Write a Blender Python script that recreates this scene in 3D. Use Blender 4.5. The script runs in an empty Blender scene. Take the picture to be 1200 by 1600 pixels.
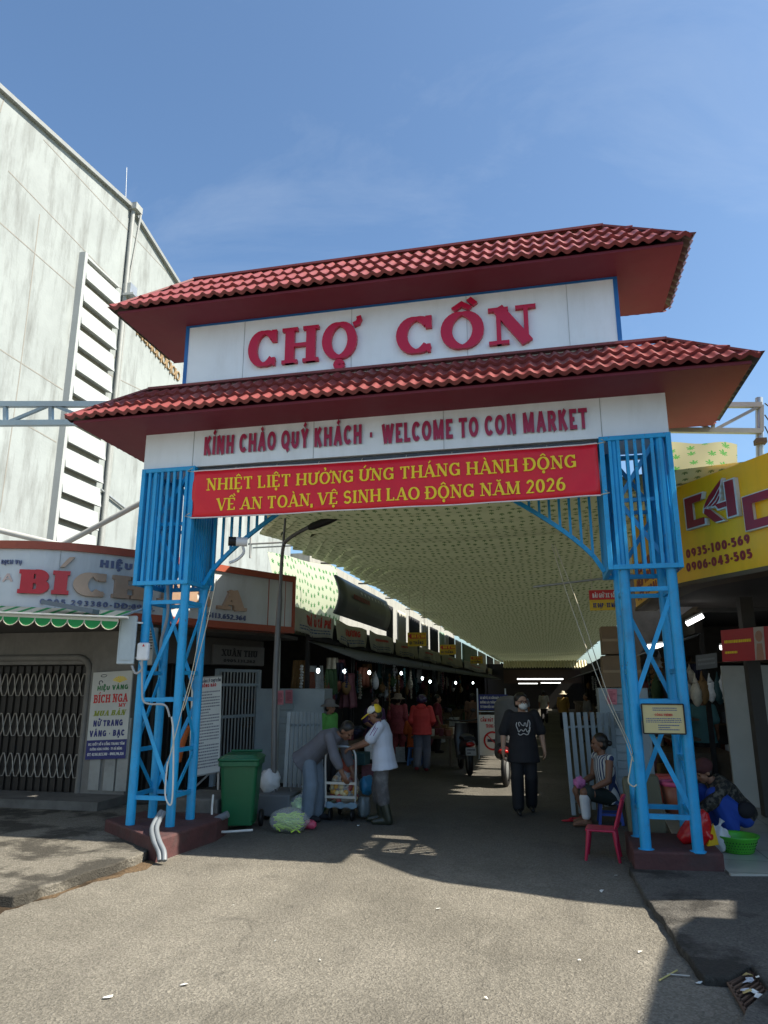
import bpy, bmesh, math, random, unicodedata
from mathutils import Vector, Matrix
R = math.radians
random.seed(7)
scene = bpy.context.scene
COL = scene.collection

# ------------------------------------------------------------------ camera, sky, sun, exposure
EYE = Vector((0, 0, 1.7)); PITCH = math.atan(272/1110); YAW = math.atan(255*math.cos(PITCH)/1110)
cam = bpy.data.cameras.new('camera'); cam.sensor_fit = 'VERTICAL'; cam.sensor_height = 36
cam.lens = 1110/1600*36; cam.clip_start = .05; cam.clip_end = 2000
camo = bpy.data.objects.new('camera', cam); COL.objects.link(camo)
camo.location = EYE; camo.rotation_euler = (math.pi/2+PITCH, 0, YAW); scene.camera = camo
SUN = Vector((.887, -.08, 1)).normalized()
world = bpy.data.worlds.new("World"); scene.world = world; world.use_nodes = True
wn = world.node_tree; bg = wn.nodes['Background']
sky = wn.nodes.new('ShaderNodeTexSky'); sky.sky_type = 'NISHITA'; sky.sun_disc = False
sky.sun_elevation = math.asin(SUN.z); sky.sun_rotation = math.atan2(SUN.x, SUN.y)
sky.air_density = 1.0; sky.dust_density = 1.7; sky.ozone_density = 1.3; sky.altitude = 10
wtc = wn.nodes.new('ShaderNodeTexCoord'); wmp = wn.nodes.new('ShaderNodeMapping'); wmp.inputs['Scale'].default_value = (1.2, 3.2, 2.0); wmp.inputs['Rotation'].default_value = (.3, .5, .4); wn.links.new(wtc.outputs['Generated'], wmp.inputs[0])
wno = wn.nodes.new('ShaderNodeTexNoise'); wno.inputs['Scale'].default_value = 2.2; wno.inputs['Detail'].default_value = 9; wno.inputs['Roughness'].default_value = .62; wno.inputs['Distortion'].default_value = .6; wn.links.new(wmp.outputs[0], wno.inputs['Vector'])
wmr = wn.nodes.new('ShaderNodeMapRange'); wmr.inputs[1].default_value = .52; wmr.inputs[2].default_value = .85; wmr.inputs[4].default_value = .14; wn.links.new(wno.outputs[0], wmr.inputs[0])
wmx = wn.nodes.new('ShaderNodeMix'); wmx.data_type = 'RGBA'; wn.links.new(wmr.outputs[0], wmx.inputs[0]); wti = wn.nodes.new('ShaderNodeMix'); wti.data_type = 'RGBA'; wti.blend_type = 'MULTIPLY'; wti.inputs[0].default_value = 1; wn.links.new(sky.outputs[0], wti.inputs[6]); wti.inputs[7].default_value = (.88, 1.06, 1.16, 1); wn.links.new(wti.outputs[2], wmx.inputs[6]); wmx.inputs[7].default_value = (5.2, 5.6, 6.0, 1); wn.links.new(wmx.outputs[2], bg.inputs[0]); bg.inputs[1].default_value = .088
sl = bpy.data.lights.new('sun', 'SUN'); sl.energy = 5.0; sl.angle = R(.5); sl.color = (1, .92, .78)
so = bpy.data.objects.new('sun', sl); COL.objects.link(so); so.rotation_euler = SUN.to_track_quat('Z', 'Y').to_euler(); so.location = (20, 0, 30)
scene.view_settings.view_transform = 'Standard'; scene.view_settings.look = 'None'
scene.view_settings.exposure = 1.08; scene.view_settings.gamma = 1
scene.cycles.max_bounces = 8; scene.cycles.diffuse_bounces = 4; scene.cycles.transparent_max_bounces = 12

# ------------------------------------------------------------------ helpers
_f = Vector((-math.sin(YAW)*math.cos(PITCH), math.cos(YAW)*math.cos(PITCH), math.sin(PITCH)))
_r = Vector((math.cos(YAW), math.sin(YAW), 0)); _u = _r.cross(_f)
def pt(x, y, X=None, Y=None, Z=None):          # where the sight line through a photo pixel meets a world plane
    d = _f+_r*((x-600)/1110)-_u*((y-800)/1110)
    t = (X-EYE.x)/d.x if X is not None else (Y-EYE.y)/d.y if Y is not None else (Z-EYE.z)/d.z
    return EYE+d*t
def wloc(o):
    v = Vector((0, 0, 0))
    while o: v = v+o.location; o = o.parent
    return v
class MB:
    def __init__(s): s.v = []; s.f = []; s.sm = []
    def add(s, vs, fs, smooth=False):
        b = len(s.v); s.v += [Vector(v) for v in vs]; s.f += [tuple(i+b for i in f) for f in fs]; s.sm += [smooth]*len(fs); return s
    def box(s, c, d, m=None):
        c = Vector(c); vs = [Vector((x*d[0]/2, y*d[1]/2, z*d[2]/2)) for x in (-1, 1) for y in (-1, 1) for z in (-1, 1)]
        if m is not None:
            if not isinstance(m, Matrix): m = Matrix.Rotation(m, 3, 'Z')
            vs = [m @ v for v in vs]
        return s.add([c+v for v in vs], [(0, 1, 3, 2), (4, 6, 7, 5), (0, 4, 5, 1), (2, 3, 7, 6), (0, 2, 6, 4), (1, 5, 7, 3)])
    def b2(s, lo, hi): return s.box([(a+b)/2 for a, b in zip(lo, hi)], [abs(b-a) for a, b in zip(lo, hi)])
    def bar(s, a, b, w, h=None, up=(0, 0, 1)):
        a = Vector(a); b = Vector(b); h = h or w; d = (b-a).normalized(); up = Vector(up)
        if abs(d.dot(up)) > .98: up = Vector((0, 1, 0))
        x = d.cross(up).normalized(); y = x.cross(d)
        vs = [p+x*i*w/2+y*j*h/2 for p in (a, b) for i, j in ((-1, -1), (1, -1), (1, 1), (-1, 1))]
        return s.add(vs, [(0, 1, 2, 3), (7, 6, 5, 4), (0, 4, 5, 1), (1, 5, 6, 2), (2, 6, 7, 3), (3, 7, 4, 0)])
    def tube(s, pts, r, n=8, closed=False):
        pts = [Vector(p) for p in pts]; N = len(pts); rs = r if isinstance(r, (list, tuple)) else [r]*N
        vs = []; fs = []; prev = None
        for i, p in enumerate(pts):
            if closed: t = (pts[(i+1) % N]-pts[i-1])
            else: t = pts[min(i+1, N-1)]-pts[max(i-1, 0)]
            t = t.normalized() if t.length > 1e-9 else Vector((0, 0, 1))
            if prev is None: x = t.orthogonal().normalized()
            else:
                x = prev-t*prev.dot(t); x = x.normalized() if x.length > 1e-6 else t.orthogonal().normalized()
            prev = x; y = t.cross(x)
            vs += [p+(x*math.cos(2*math.pi*k/n)+y*math.sin(2*math.pi*k/n))*rs[i] for k in range(n)]
        for i in range(N if closed else N-1):
            j = (i+1) % N
            fs += [(i*n+k, i*n+(k+1) % n, j*n+(k+1) % n, j*n+k) for k in range(n)]
        s.add(vs, fs, True)
        if not closed: s.add(vs[:n][::-1], [tuple(range(n))]); s.add(vs[-n:], [tuple(range(n))])
        return s
    def lathe(s, prof, c=(0, 0, 0), n=20, axis=None, sx=1, sy=1):
        m = Vector((0, 0, 1)).rotation_difference(Vector(axis)).to_matrix() if axis else Matrix.Identity(3)
        c = Vector(c); vs = []; fs = []
        for r, z in prof: vs += [c+m @ Vector((r*sx*math.cos(2*math.pi*k/n), r*sy*math.sin(2*math.pi*k/n), z)) for k in range(n)]
        for i in range(len(prof)-1): fs += [(i*n+k, i*n+(k+1) % n, (i+1)*n+(k+1) % n, (i+1)*n+k) for k in range(n)]
        return s.add(vs, fs, True)
    def ball(s, c, r, n=14, m=14, rot=None, f=None):
        r = (r, r, r) if not isinstance(r, (tuple, list)) else r; c = Vector(c); vs = []; fs = []
        for i in range(m+1):
            a = math.pi*i/m
            for k in range(n):
                b = 2*math.pi*k/n; v = Vector((math.sin(a)*math.cos(b), math.sin(a)*math.sin(b), math.cos(a)))
                if f: v = v*f(v)
                v = Vector((v.x*r[0], v.y*r[1], v.z*r[2]))
                vs.append(c+(rot @ v if rot is not None else v))
        for i in range(m): fs += [(i*n+k, (i+1)*n+k, (i+1)*n+(k+1) % n, i*n+(k+1) % n) for k in range(n)]
        return s.add(vs, fs, True)
    def caps(s, a, b, r0, r1=None, n=10):
        a = Vector(a); b = Vector(b); r1 = r0 if r1 is None else r1; d = b-a; L = d.length
        if L < 1e-6: return s.ball(a, r0)
        d = d/L; pr = [(r0*math.cos(t)+1e-4, -r0*math.sin(t)) for t in (1.55, 1.1, .7, .35)]+[(r0, 0), ((r0+r1)/2, L/2), (r1, L)]+[(r1*math.cos(t)+1e-4, L+r1*math.sin(t)) for t in (.35, .7, 1.1, 1.55)]
        return s.lathe(pr, a, n, d)
    def loft(s, pts, rad, right, n=16):
        pts = [Vector(p) for p in pts]; right = Vector(right); vs = []; fs = []; N = len(pts)
        for i, p in enumerate(pts):
            t = (pts[min(i+1, N-1)]-pts[max(i-1, 0)]).normalized(); x = (right-t*right.dot(t)).normalized(); y = t.cross(x)
            vs += [p+x*rad[i][0]*math.cos(2*math.pi*k/n)+y*rad[i][1]*math.sin(2*math.pi*k/n) for k in range(n)]
        for i in range(N-1): fs += [(i*n+k, i*n+(k+1) % n, (i+1)*n+(k+1) % n, (i+1)*n+k) for k in range(n)]
        s.add(vs, fs, True); s.add(vs[:n][::-1], [tuple(range(n))]); s.add(vs[-n:], [tuple(range(n))]); return s
    def grid(s, fn, nu, nv, smooth=True):
        vs = [fn(i/nu, j/nv) for j in range(nv+1) for i in range(nu+1)]
        return s.add(vs, [(j*(nu+1)+i, j*(nu+1)+i+1, (j+1)*(nu+1)+i+1, (j+1)*(nu+1)+i) for j in range(nv) for i in range(nu)], smooth)
    def prism(s, poly, mp, d0, d1):        # outline (u,v) mapped through mp(u,v,depth)
        n = len(poly); vs = [mp(u, v, d0) for u, v in poly]+[mp(u, v, d1) for u, v in poly]
        return s.add(vs, [tuple(range(n))[::-1], tuple(range(n, 2*n))]+[(i, (i+1) % n, n+(i+1) % n, n+i) for i in range(n)])
    def build(s, name, mt, parent=None, bevel=0, solid=0, remesh=0, smooth=0):
        o0 = wloc(parent) if parent else Vector((0, 0, 0))
        me = bpy.data.meshes.new(name); me.from_pydata([v-o0 for v in s.v], [], s.f)
        me.polygons.foreach_set('use_smooth', s.sm); me.materials.append(mt); me.update()
        o = bpy.data.objects.new(name, me); COL.objects.link(o)
        if parent: o.parent = parent
        if bevel:
            b = o.modifiers.new('bevel', 'BEVEL'); b.width = bevel; b.segments = 2; b.limit_method = 'ANGLE'; b.angle_limit = R(40)
        if solid:
            b = o.modifiers.new('solid', 'SOLIDIFY'); b.thickness = solid
        if remesh:
            b = o.modifiers.new('remesh', 'REMESH'); b.mode = 'VOXEL'; b.voxel_size = remesh; b.use_smooth_shade = True
            if smooth:
                b = o.modifiers.new('smooth', 'SMOOTH'); b.factor = .5; b.iterations = smooth
            dg = bpy.context.evaluated_depsgraph_get(); ev = o.evaluated_get(dg)
            m2 = bpy.data.meshes.new_from_object(ev); m2.name = name
            o.modifiers.clear(); o.data = m2
            if not m2.materials: m2.materials.append(mt)
        return o
def tag(o, label=None, cat=None, group=None, kind=None):
    if label: o['label'] = label
    if cat: o['category'] = cat
    if group: o['group'] = group
    if kind: o['kind'] = kind
    return o
def thing(name, label, cat, loc=(0, 0, 0), group=None, rz=0):
    o = bpy.data.objects.new(name, None); COL.objects.link(o); o.location = Vector(loc); o.rotation_euler = (0, 0, rz); o.empty_display_size = .2
    return tag(o, label, cat, group)
def struct(o): o['kind'] = 'structure'; return o
def dup(o, parent=None, **kw):
    c = o.copy(); COL.objects.link(c)
    if parent: c.parent = parent
    for k, v in kw.items(): c[k] = v
    for ch in list(o.children): dup(ch, c)
    return c
def recolor(o, m):
    o.material_slots[0].link = 'OBJECT'; o.material_slots[0].material = m

# ------------------------------------------------------------------ materials
MATS = {}
def mat(name, col, rough=.6, metal=0, var=.12, scale=6, bump=0, bscale=40, dirt=0, dcol=(.05, .045, .04), streak=0, emit=None, alpha=1, trans=0, spec=.5):
    if name in MATS: return MATS[name]
    m = bpy.data.materials.new(name); m.use_nodes = True; N = m.node_tree.nodes; L = m.node_tree.links; b = N['Principled BSDF']
    b.inputs['Roughness'].default_value = rough; b.inputs['Metallic'].default_value = metal; b.inputs['Base Color'].default_value = (*col, 1); b.inputs['Specular IOR Level'].default_value = spec
    tc = N.new('ShaderNodeTexCoord'); out = None
    if var:
        n = N.new('ShaderNodeTexNoise'); n.inputs['Scale'].default_value = scale; n.inputs['Detail'].default_value = 6; n.inputs['Roughness'].default_value = .65; L.new(tc.outputs['Object'], n.inputs['Vector'])
        mr = N.new('ShaderNodeMapRange'); mr.inputs[1].default_value = .25; mr.inputs[2].default_value = .75; mr.inputs[3].default_value = 1-var; mr.inputs[4].default_value = 1+var; L.new(n.outputs[0], mr.inputs[0])
        mx = N.new('ShaderNodeVectorMath'); mx.operation = 'SCALE'; mx.inputs[0].default_value = col; L.new(mr.outputs[0], mx.inputs['Scale']); out = mx.outputs[0]
    if dirt:
        mp = N.new('ShaderNodeMapping'); mp.inputs['Scale'].default_value = (1, 1, .18 if streak else 1); L.new(tc.outputs['Object'], mp.inputs[0])
        n = N.new('ShaderNodeTexNoise'); n.inputs['Scale'].default_value = 3 if not streak else streak; n.inputs['Detail'].default_value = 9; n.inputs['Roughness'].default_value = .7; L.new(mp.outputs[0], n.inputs['Vector'])
        cr = N.new('ShaderNodeMapRange'); cr.inputs[1].default_value = .48; cr.inputs[2].default_value = .72; cr.inputs[3].default_value = 0; cr.inputs[4].default_value = dirt; L.new(n.outputs[0], cr.inputs[0])
        mi = N.new('ShaderNodeMix'); mi.data_type = 'RGBA'; L.new(cr.outputs[0], mi.inputs[0]); mi.inputs[7].default_value = (*dcol, 1)
        if out: L.new(out, mi.inputs[6])
        else: mi.inputs[6].default_value = (*col, 1)
        out = mi.outputs[2]
    if out: L.new(out, b.inputs['Base Color'])
    if bump:
        n = N.new('ShaderNodeTexNoise'); n.inputs['Scale'].default_value = bscale; n.inputs['Detail'].default_value = 5; L.new(tc.outputs['Object'], n.inputs['Vector'])
        bp = N.new('ShaderNodeBump'); bp.inputs['Strength'].default_value = bump; bp.inputs['Distance'].default_value = .01; L.new(n.outputs[0], bp.inputs['Height']); L.new(bp.outputs[0], b.inputs['Normal'])
    if emit: b.inputs['Emission Color'].default_value = (*col, 1); b.inputs['Emission Strength'].default_value = emit
    if trans: b.inputs['Transmission Weight'].default_value = trans
    if alpha < 1: b.inputs['Alpha'].default_value = alpha
    MATS[name] = m; return m
M_BLUE = mat('blue_paint', (.012, .34, .68), .42, var=.16, dirt=.75, dcol=(.03, .15, .27))
_n = M_BLUE.node_tree; _b = _n.nodes['Principled BSDF']; _s = _b.inputs['Base Color'].links[0].from_socket      # chipped paint showing rust
_t = _n.nodes['Texture Coordinate']; _k = _n.nodes.new('ShaderNodeTexNoise'); _k.inputs['Scale'].default_value = 26; _k.inputs['Detail'].default_value = 8; _k.inputs['Roughness'].default_value = .7; _n.links.new(_t.outputs['Object'], _k.inputs['Vector'])
_r0 = _n.nodes.new('ShaderNodeMapRange'); _r0.inputs[1].default_value = .645; _r0.inputs[2].default_value = .68; _r0.inputs[4].default_value = .85; _n.links.new(_k.outputs[0], _r0.inputs[0]); _m = _n.nodes.new('ShaderNodeMix'); _m.data_type = 'RGBA'; _n.links.new(_r0.outputs[0], _m.inputs[0]); _n.links.new(_s, _m.inputs[6]); _m.inputs[7].default_value = (.10, .055, .035, 1); _n.links.new(_m.outputs[2], _b.inputs['Base Color'])
M_BLUE2 = mat('blue_trim', (.015, .14, .42), .4)
M_WHITE = mat('white_panel', (.80, .86, .91), .4, var=.05, scale=1.5, dirt=.2, dcol=(.42, .44, .43), streak=4)
M_CRIM = mat('crimson_acrylic', (.52, .007, .042), .25, var=.04)
M_MAROON = mat('maroon_acrylic', (.36, .014, .06), .3, var=.05)
M_EDGE = mat('letter_edge', (.45, .42, .44), .35)
M_TILE = mat('roof_tile', (.20, .043, .042), .48, var=.22, scale=4, dirt=.4, dcol=(.10, .035, .03), spec=.45)
M_TILEB = mat('tile_back', (.16, .16, .14), .6, dirt=.4)
M_SOFF = mat('soffit', (.165, .026, .042), .65, spec=.25, var=.08, dirt=.3, dcol=(.12, .05, .05))
M_BANNER = mat('banner_red', (.70, .006, .022), .45, var=.06)
M_YEL = mat('banner_yellow', (.90, .66, .015), .5, var=0)
M_PED = mat('pedestal_maroon', (.075, .028, .028), .8, var=.3, scale=9, bump=.5, dirt=.7, dcol=(.05, .045, .045))
M_CONC = mat('concrete', (.13, .125, .115), .9, var=.25, scale=5, bump=.4, dirt=.6, dcol=(.06, .055, .05))
M_DARK = mat('dark', (.018, .017, .018), .8, var=.3)
M_BLACK = mat('black', (.006, .006, .007), .6, var=0)
M_GREYST = mat('grey_steel', (.30, .36, .40), .45, metal=.1, dirt=.4, dcol=(.10, .11, .12))
M_STEEL = mat('steel', (.45, .47, .48), .35, metal=.6, dirt=.3)
M_CABLE = mat('cable_white', (.6, .6, .57), .5)
M_ROPE = mat('rope', (.55, .5, .38), .8)
M_PAPER = mat('paper', (.72, .72, .68), .7, var=.05)
M_INK = mat('ink_dark', (.03, .03, .06), .6, var=0)
M_RED = mat('red_ink', (.55, .02, .02), .5, var=0)
M_GREEN = mat('green_ink', (.01, .16, .04), .5, var=0)
M_NAVY = mat('navy', (.012, .02, .16), .5, var=.05)

# ------------------------------------------------------------------ lettering
def arc(cx, cy, rx, ry, a0, a1, n=12): return [(cx+rx*math.cos(R(a0+(a1-a0)*i/n)), cy+ry*math.sin(R(a0+(a1-a0)*i/n))) for i in range(n+1)]
def stem(x): return ('T', [(x, 0), (x, 1)])
GL = {
 'A': (.80, [('t', [(0, 0), (.5, 1)]), ('T', [(.5, 1), (1, 0)]), ('h', [(.2, .3), (.8, .3)])], [(0, 0), (1, 0)]),
 'B': (.68, [stem(.06), ('m', [(.06, 1), (.5, 1)]+arc(.5, .76, .42, .24, 90, -90)+[(.06, .52)]), ('m', [(.06, .52), (.55, .52)]+arc(.55, .26, .45, .26, 90, -90)+[(.06, 0)])], [(.06, 0), (.06, 1)]),
 'C': (.74, [('m', arc(.54, .5, .54, .5, 40, 318, 22)), ('s', [(.99, .66), (.99, 1)]), ('s2', [(.99, .0), (.99, .22)])], []),
 'D': (.76, [stem(.06), ('m', [(.06, 1), (.42, 1)]+arc(.42, .5, .58, .5, 90, -90, 16)+[(.06, 0)])], [(.06, 0), (.06, 1)]),
 'E': (.62, [stem(.08), ('h', [(.08, 1), (1, 1)]), ('h', [(.08, .5), (.82, .5)]), ('h', [(.08, 0), (1, 0)]), ('s', [(1, .78), (1, 1)]), ('s', [(1, 0), (1, .24)])], [(.08, 0), (.08, 1)]),
 'F': (.58, [stem(.08), ('h', [(.08, 1), (1, 1)]), ('h', [(.08, .5), (.82, .5)])], [(.08, 0), (.08, 1)]),
 'G': (.78, [('m', arc(.52, .5, .52, .5, 42, 318, 22)), ('T', [(.94, .04), (.94, .42)]), ('h', [(.6, .44), (1, .44)]), ('s', [(.95, .68), (.95, 1)])], []),
 'H': (.82, [stem(.08), stem(.92), ('h', [(.08, .5), (.92, .5)])], [(.08, 0), (.08, 1), (.92, 0), (.92, 1)]),
 'I': (.26, [stem(.5)], [(.5, 0), (.5, 1)]),
 'J': (.5, [('m', [(.9, 1), (.9, .25)]+arc(.5, .25, .4, .25, 0, -170))], [(.9, 1)]),
 'K': (.76, [stem(.08), ('t', [(.92, 1), (.1, .40)]), ('T', [(.36, .60), (1, 0)])], [(.08, 0), (.08, 1), (.92, 1), (.97, 0)]),
 'L': (.58, [stem(.08), ('h', [(.08, 0), (1, 0)]), ('s', [(1, 0), (1, .24)])], [(.08, 0), (.08, 1)]),
 'M': (.98, [('t', [(.06, 0), (.06, 1)]), ('T', [(.06, 1), (.5, .05)]), ('t', [(.5, .05), (.94, 1)]), stem(.94)], [(.06, 0), (.06, 1), (.94, 0), (.94, 1)]),
 'N': (.82, [('t', [(.08, 0), (.08, 1)]), ('T', [(.06, 1), (.94, 0)]), ('t', [(.92, 0), (.92, 1)])], [(.08, 0), (.08, 1), (.92, 1)]),
 'O': (.82, [('o', arc(.5, .5, .5, .5, 0, 360, 28))], []),
 'P': (.64, [stem(.06), ('m', [(.06, 1), (.5, 1)]+arc(.5, .73, .5, .27, 90, -90)+[(.06, .46)])], [(.06, 0), (.06, 1)]),
 'Q': (.82, [('o', arc(.5, .5, .5, .5, 0, 360, 28)), ('T', [(.55, .3), (.98, -.1)])], []),
 'R': (.72, [stem(.06), ('m', [(.06, 1), (.5, 1)]+arc(.5, .74, .42, .26, 90, -90)+[(.06, .48)]), ('T', [(.5, .48), (1, 0)])], [(.06, 0), (.06, 1), (.97, 0)]),
 'S': (.60, [('r', arc(.5, .745, .48, .255, 25, 270, 12)+arc(.5, .255, .5, .255, 90, -155, 12)[1:])], []),
 'T': (.72, [stem(.5), ('h', [(0, 1), (1, 1)]), ('s', [(0, .76), (0, 1)]), ('s', [(1, .76), (1, 1)])], [(.5, 0)]),
 'U': (.78, [('m', [(.08, 1.0), (.08, .32)]+arc(.5, .32, .42, .32, 180, 360, 14)+[(.92, 1.0)])], [(.08, 1), (.92, 1)]),
 'V': (.80, [('T', [(0, 1), (.5, 0)]), ('t', [(.5, 0), (1, 1)])], [(0, 1), (1, 1)]),
 'W': (1.1, [('T', [(0, 1), (.26, 0)]), ('t', [(.26, 0), (.5, .95)]), ('T', [(.5, .95), (.74, 0)]), ('t', [(.74, 0), (1, 1)])], [(0, 1), (1, 1)]),
 'X': (.76, [('T', [(0, 1), (1, 0)]), ('t', [(0, 0), (1, 1)])], [(0, 0), (1, 0), (0, 1), (1, 1)]),
 'Y': (.76, [('T', [(0, 1), (.5, .45)]), ('t', [(.5, .45), (1, 1)]), ('T', [(.5, 0), (.5, .5)])], [(0, 1), (1, 1), (.5, 0)]),
 'Z': (.66, [('h', [(0, 1), (1, 1)]), ('T', [(1, 1), (0, 0)]), ('h', [(0, 0), (1, 0)])], []),
 '0': (.58, [('o', arc(.5, .5, .5, .5, 0, 360, 24))], []), '1': (.4, [stem(.6), ('t', [(.6, 1), (.1, .75)])], [(.6, 0)]),
 '2': (.56, [('r', arc(.5, .72, .46, .28, 165, -20, 12)+[(.05, .0)]), ('h', [(.0, 0), (1, 0)])], []),
 '3': (.56, [('r', arc(.45, .76, .45, .24, 150, -80, 10)+arc(.45, .27, .5, .27, 80, -150, 12))], []),
 '4': (.6, [('T', [(.75, 0), (.75, 1)]), ('h', [(.0, .28), (1, .28)]), ('t', [(.75, 1), (.02, .28)])], []),
 '5': (.56, [('h', [(.12, 1), (.95, 1)]), ('t', [(.12, 1), (.08, .52)]), ('r', [(.08, .52)]+arc(.45, .31, .53, .31, 120, -150, 14))], []),
 '6': (.58, [('o', arc(.5, .31, .5, .31, 0, 360, 20)), ('m', arc(.75, .31, .75, .69, 180, 80, 10))], []),
 '7': (.54, [('h', [(0, 1), (1, 1)]), ('T', [(1, 1), (.3, 0)])], []),
 '8': (.58, [('o', arc(.5, .74, .42, .26, 0, 360, 18)), ('o', arc(.5, .25, .5, .25, 0, 360, 18))], []),
 '9': (.58, [('o', arc(.5, .69, .5, .31, 0, 360, 20)), ('m', arc(.25, .69, .75, .69, 0, -80, 10))], []),
 '-': (.4, [('T', [(0, .42), (1, .42)])], []), '.': (.14, [('d', [(.5, .06)])], []), ',': (.16, [('T', [(.6, .12), (.2, -.18)])], []),
 ':': (.14, [('d', [(.5, .1)]), ('d', [(.5, .6)])], []), '·': (.2, [('d', [(.5, .42)])], []), '/': (.4, [('t', [(0, 0), (1, 1)])], []),
}
GL['Đ'] = (.80, GL['D'][1]+[('h', [(-.14, .52), (.38, .52)])], GL['D'][2])
def strokes(text, thick, thin, serif, gap):
    """list of (polyline, widths) in units of cap height, and the length of the line"""
    out = []; x = 0
    for ch in text:
        if ch == ' ': x += .38; continue
        if ch == 'Đ': base, marks = 'Đ', ''
        else:
            d = unicodedata.normalize('NFD', ch.upper()); base, marks = d[0], d[1:]
        if base not in GL: x += .3; continue
        w, st, sf = GL[base]; w = w+(.12 if serif and base not in '.,:·-' else 0)
        tk, tn = thick, thin
        X = lambda a: x+tk/2+a*(w-tk)
        for k, ps in st:
            if k in ('s', 's2') and not serif: continue
            if k == 'd':
                out.append((arc(X(ps[0][0]), ps[0][1], tk*.28, tk*.28, 0, 360, 10), [tk*.57]*11)); continue
            if k in 'hmor': q = [(X(a), tn/2+b*(1-tn)) for a, b in ps]
            else: q = [(X(a), b) for a, b in ps]
            if k == 'h': q = [(p[0]-(tk*.45 if s_[0] <= 0 else 0)+(tk*.45 if s_[0] >= 1 and not serif else tk*.25 if s_[0] >= 1 else 0), p[1]) for p, s_ in zip(q, ps)]
            n = len(q); wd = []
            for i in range(n):
                a = q[max(i-1, 0)]; b = q[min(i+1, n-1)]
                if k == 'o': a = q[(i-1) % (n-1)]; b = q[(i+1) % (n-1)]
                dx, dy = b[0]-a[0], b[1]-a[1]; c = abs(dy)/(math.hypot(dx, dy)+1e-9)
                wd.append({'T': tk, 't': tn if serif else tk, 'h': tn, 's': tk*.55, 's2': tk*.3, 'm': tn+(tk-tn)*c, 'o': tn+(tk-tn)*c, 'r': tk-(tk-tn)*c*.0-(tk-tn)*.35}[k])
            out.append((q, wd, k == 'o'))
        if serif:
            for a, b in sf:
                yy = tn*.5 if b == 0 else 1-tn*.5; out.append(([(X(a)-min(tk*.86, .23), yy), (X(a)+min(tk*.86, .23), yy)], [tn, tn]))
        cx = x+w/2; up = 1.11
        mk = {'\u0302': [[(cx-.19, up-.03), (cx, up+.11), (cx+.19, up-.03)]], '\u0306': [arc(cx, up+.14, .15, .13, 190, 350, 8)],
              '\u0303': [[(cx-.18, up+.03), (cx-.08, up+.1), (cx+.08, up+.03), (cx+.18, up+.1)]]}
        hat = '\u0302' in marks or '\u0306' in marks
        ox, oy = (.24, .09) if hat else (0, 0)
        mk['\u0301'] = [[(cx-.06+ox, up+oy), (cx+.1+ox, up+.2+oy)]]; mk['\u0300'] = [[(cx+.06+ox, up+oy-.02), (cx-.08+ox, up+.15+oy)]]
        mk['\u0309'] = [[(cx+ox, up+oy), (cx+.02+ox, up+.06+oy)]+arc(cx+ox, up+.14+oy, .07, .07, -40, 160, 6)]
        mk['\u031b'] = [[(x+w-.10, .90), (x+w+.02, .94), (x+w+.06, 1.04), (x+w+.04, 1.12)]]
        for c in marks:
            if c == '\u0323': out.append((arc(cx, -.17, tk*.30, tk*.30, 0, 360, 12), [tk*.6]*13))
            for q in mk.get(c, []): out.append((q, [max(tn, tk*.50)]*len(q)))
        x += w+gap
    return out, x-gap
def lettering(mb, text, mp, H, W=None, x0=0, y0=0, thick=.2, thin=None, serif=False, gap=.12, d0=0, d1=.004):
    st, L = strokes(text, thick, thin or thick, serif, gap); k = (W/L) if W else H
    for i, s in enumerate(st):
        q, wd = s[0], s[1]; n = len(q); closed = len(s) > 2 and s[2]; dd = d1+i*(.00022 if d1 > .015 else .00006)
        pos = []
        for j in range(n):
            a = q[max(j-1, 0)]; b = q[min(j+1, n-1)]
            if closed: a = q[(j-1) % (n-1)]; b = q[(j+1) % (n-1)]
            p = q[j]; e = lambda u, v: (lambda l: (((v[0]-u[0])/l), ((v[1]-u[1])/l)))(math.hypot(v[0]-u[0], v[1]-u[1])+1e-9)
            t1 = e(a, p) if a != p else e(p, b); t2 = e(p, b) if b != p else t1
            nx, ny = -(t1[1]+t2[1]), t1[0]+t2[0]; l = math.hypot(nx, ny)+1e-9; nx, ny = nx/l, ny/l
            mit = min(1.6, 1/max(.3, nx*-t1[1]+ny*t1[0])); h = wd[j]/2*mit
            pos.append(((p[0]+nx*h, p[1]+ny*h), (p[0]-nx*h, p[1]-ny*h)))
        m = lambda uv, d: mp(x0+uv[0]*k, y0+uv[1]*H, d)
        vs = []
        for l, r in pos: vs += [m(l, dd), m(r, dd), m(l, d0), m(r, d0)]
        fs = []
        for j in range(n-1):
            a = 4*j; b = a+4; fs += [(a, a+1, b+1, b), (a, b, b+2, a+2), (a+1, a+3, b+3, b+1)]
        fs += [(0, 2, 3, 1), (4*n-4, 4*n-3, 4*n-1, 4*n-2)]
        mb.add(vs, fs)
    return L*k
def plane(o, ux, uy=(0, 0, 1)):
    o = Vector(o); ux = Vector(ux).normalized(); uy = Vector(uy).normalized(); n = ux.cross(uy)
    return lambda u, v, d: o+ux*u+uy*v+n*d
def text_part(parent, name, mt, items, mp):
    mb = MB()
    for it in items:
        kw = dict(it[3]) if len(it) > 3 else {}; lettering(mb, it[0], mp, it[1], x0=it[2][0], y0=it[2][1], **kw)
    return mb.build(name, mt, parent)
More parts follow.
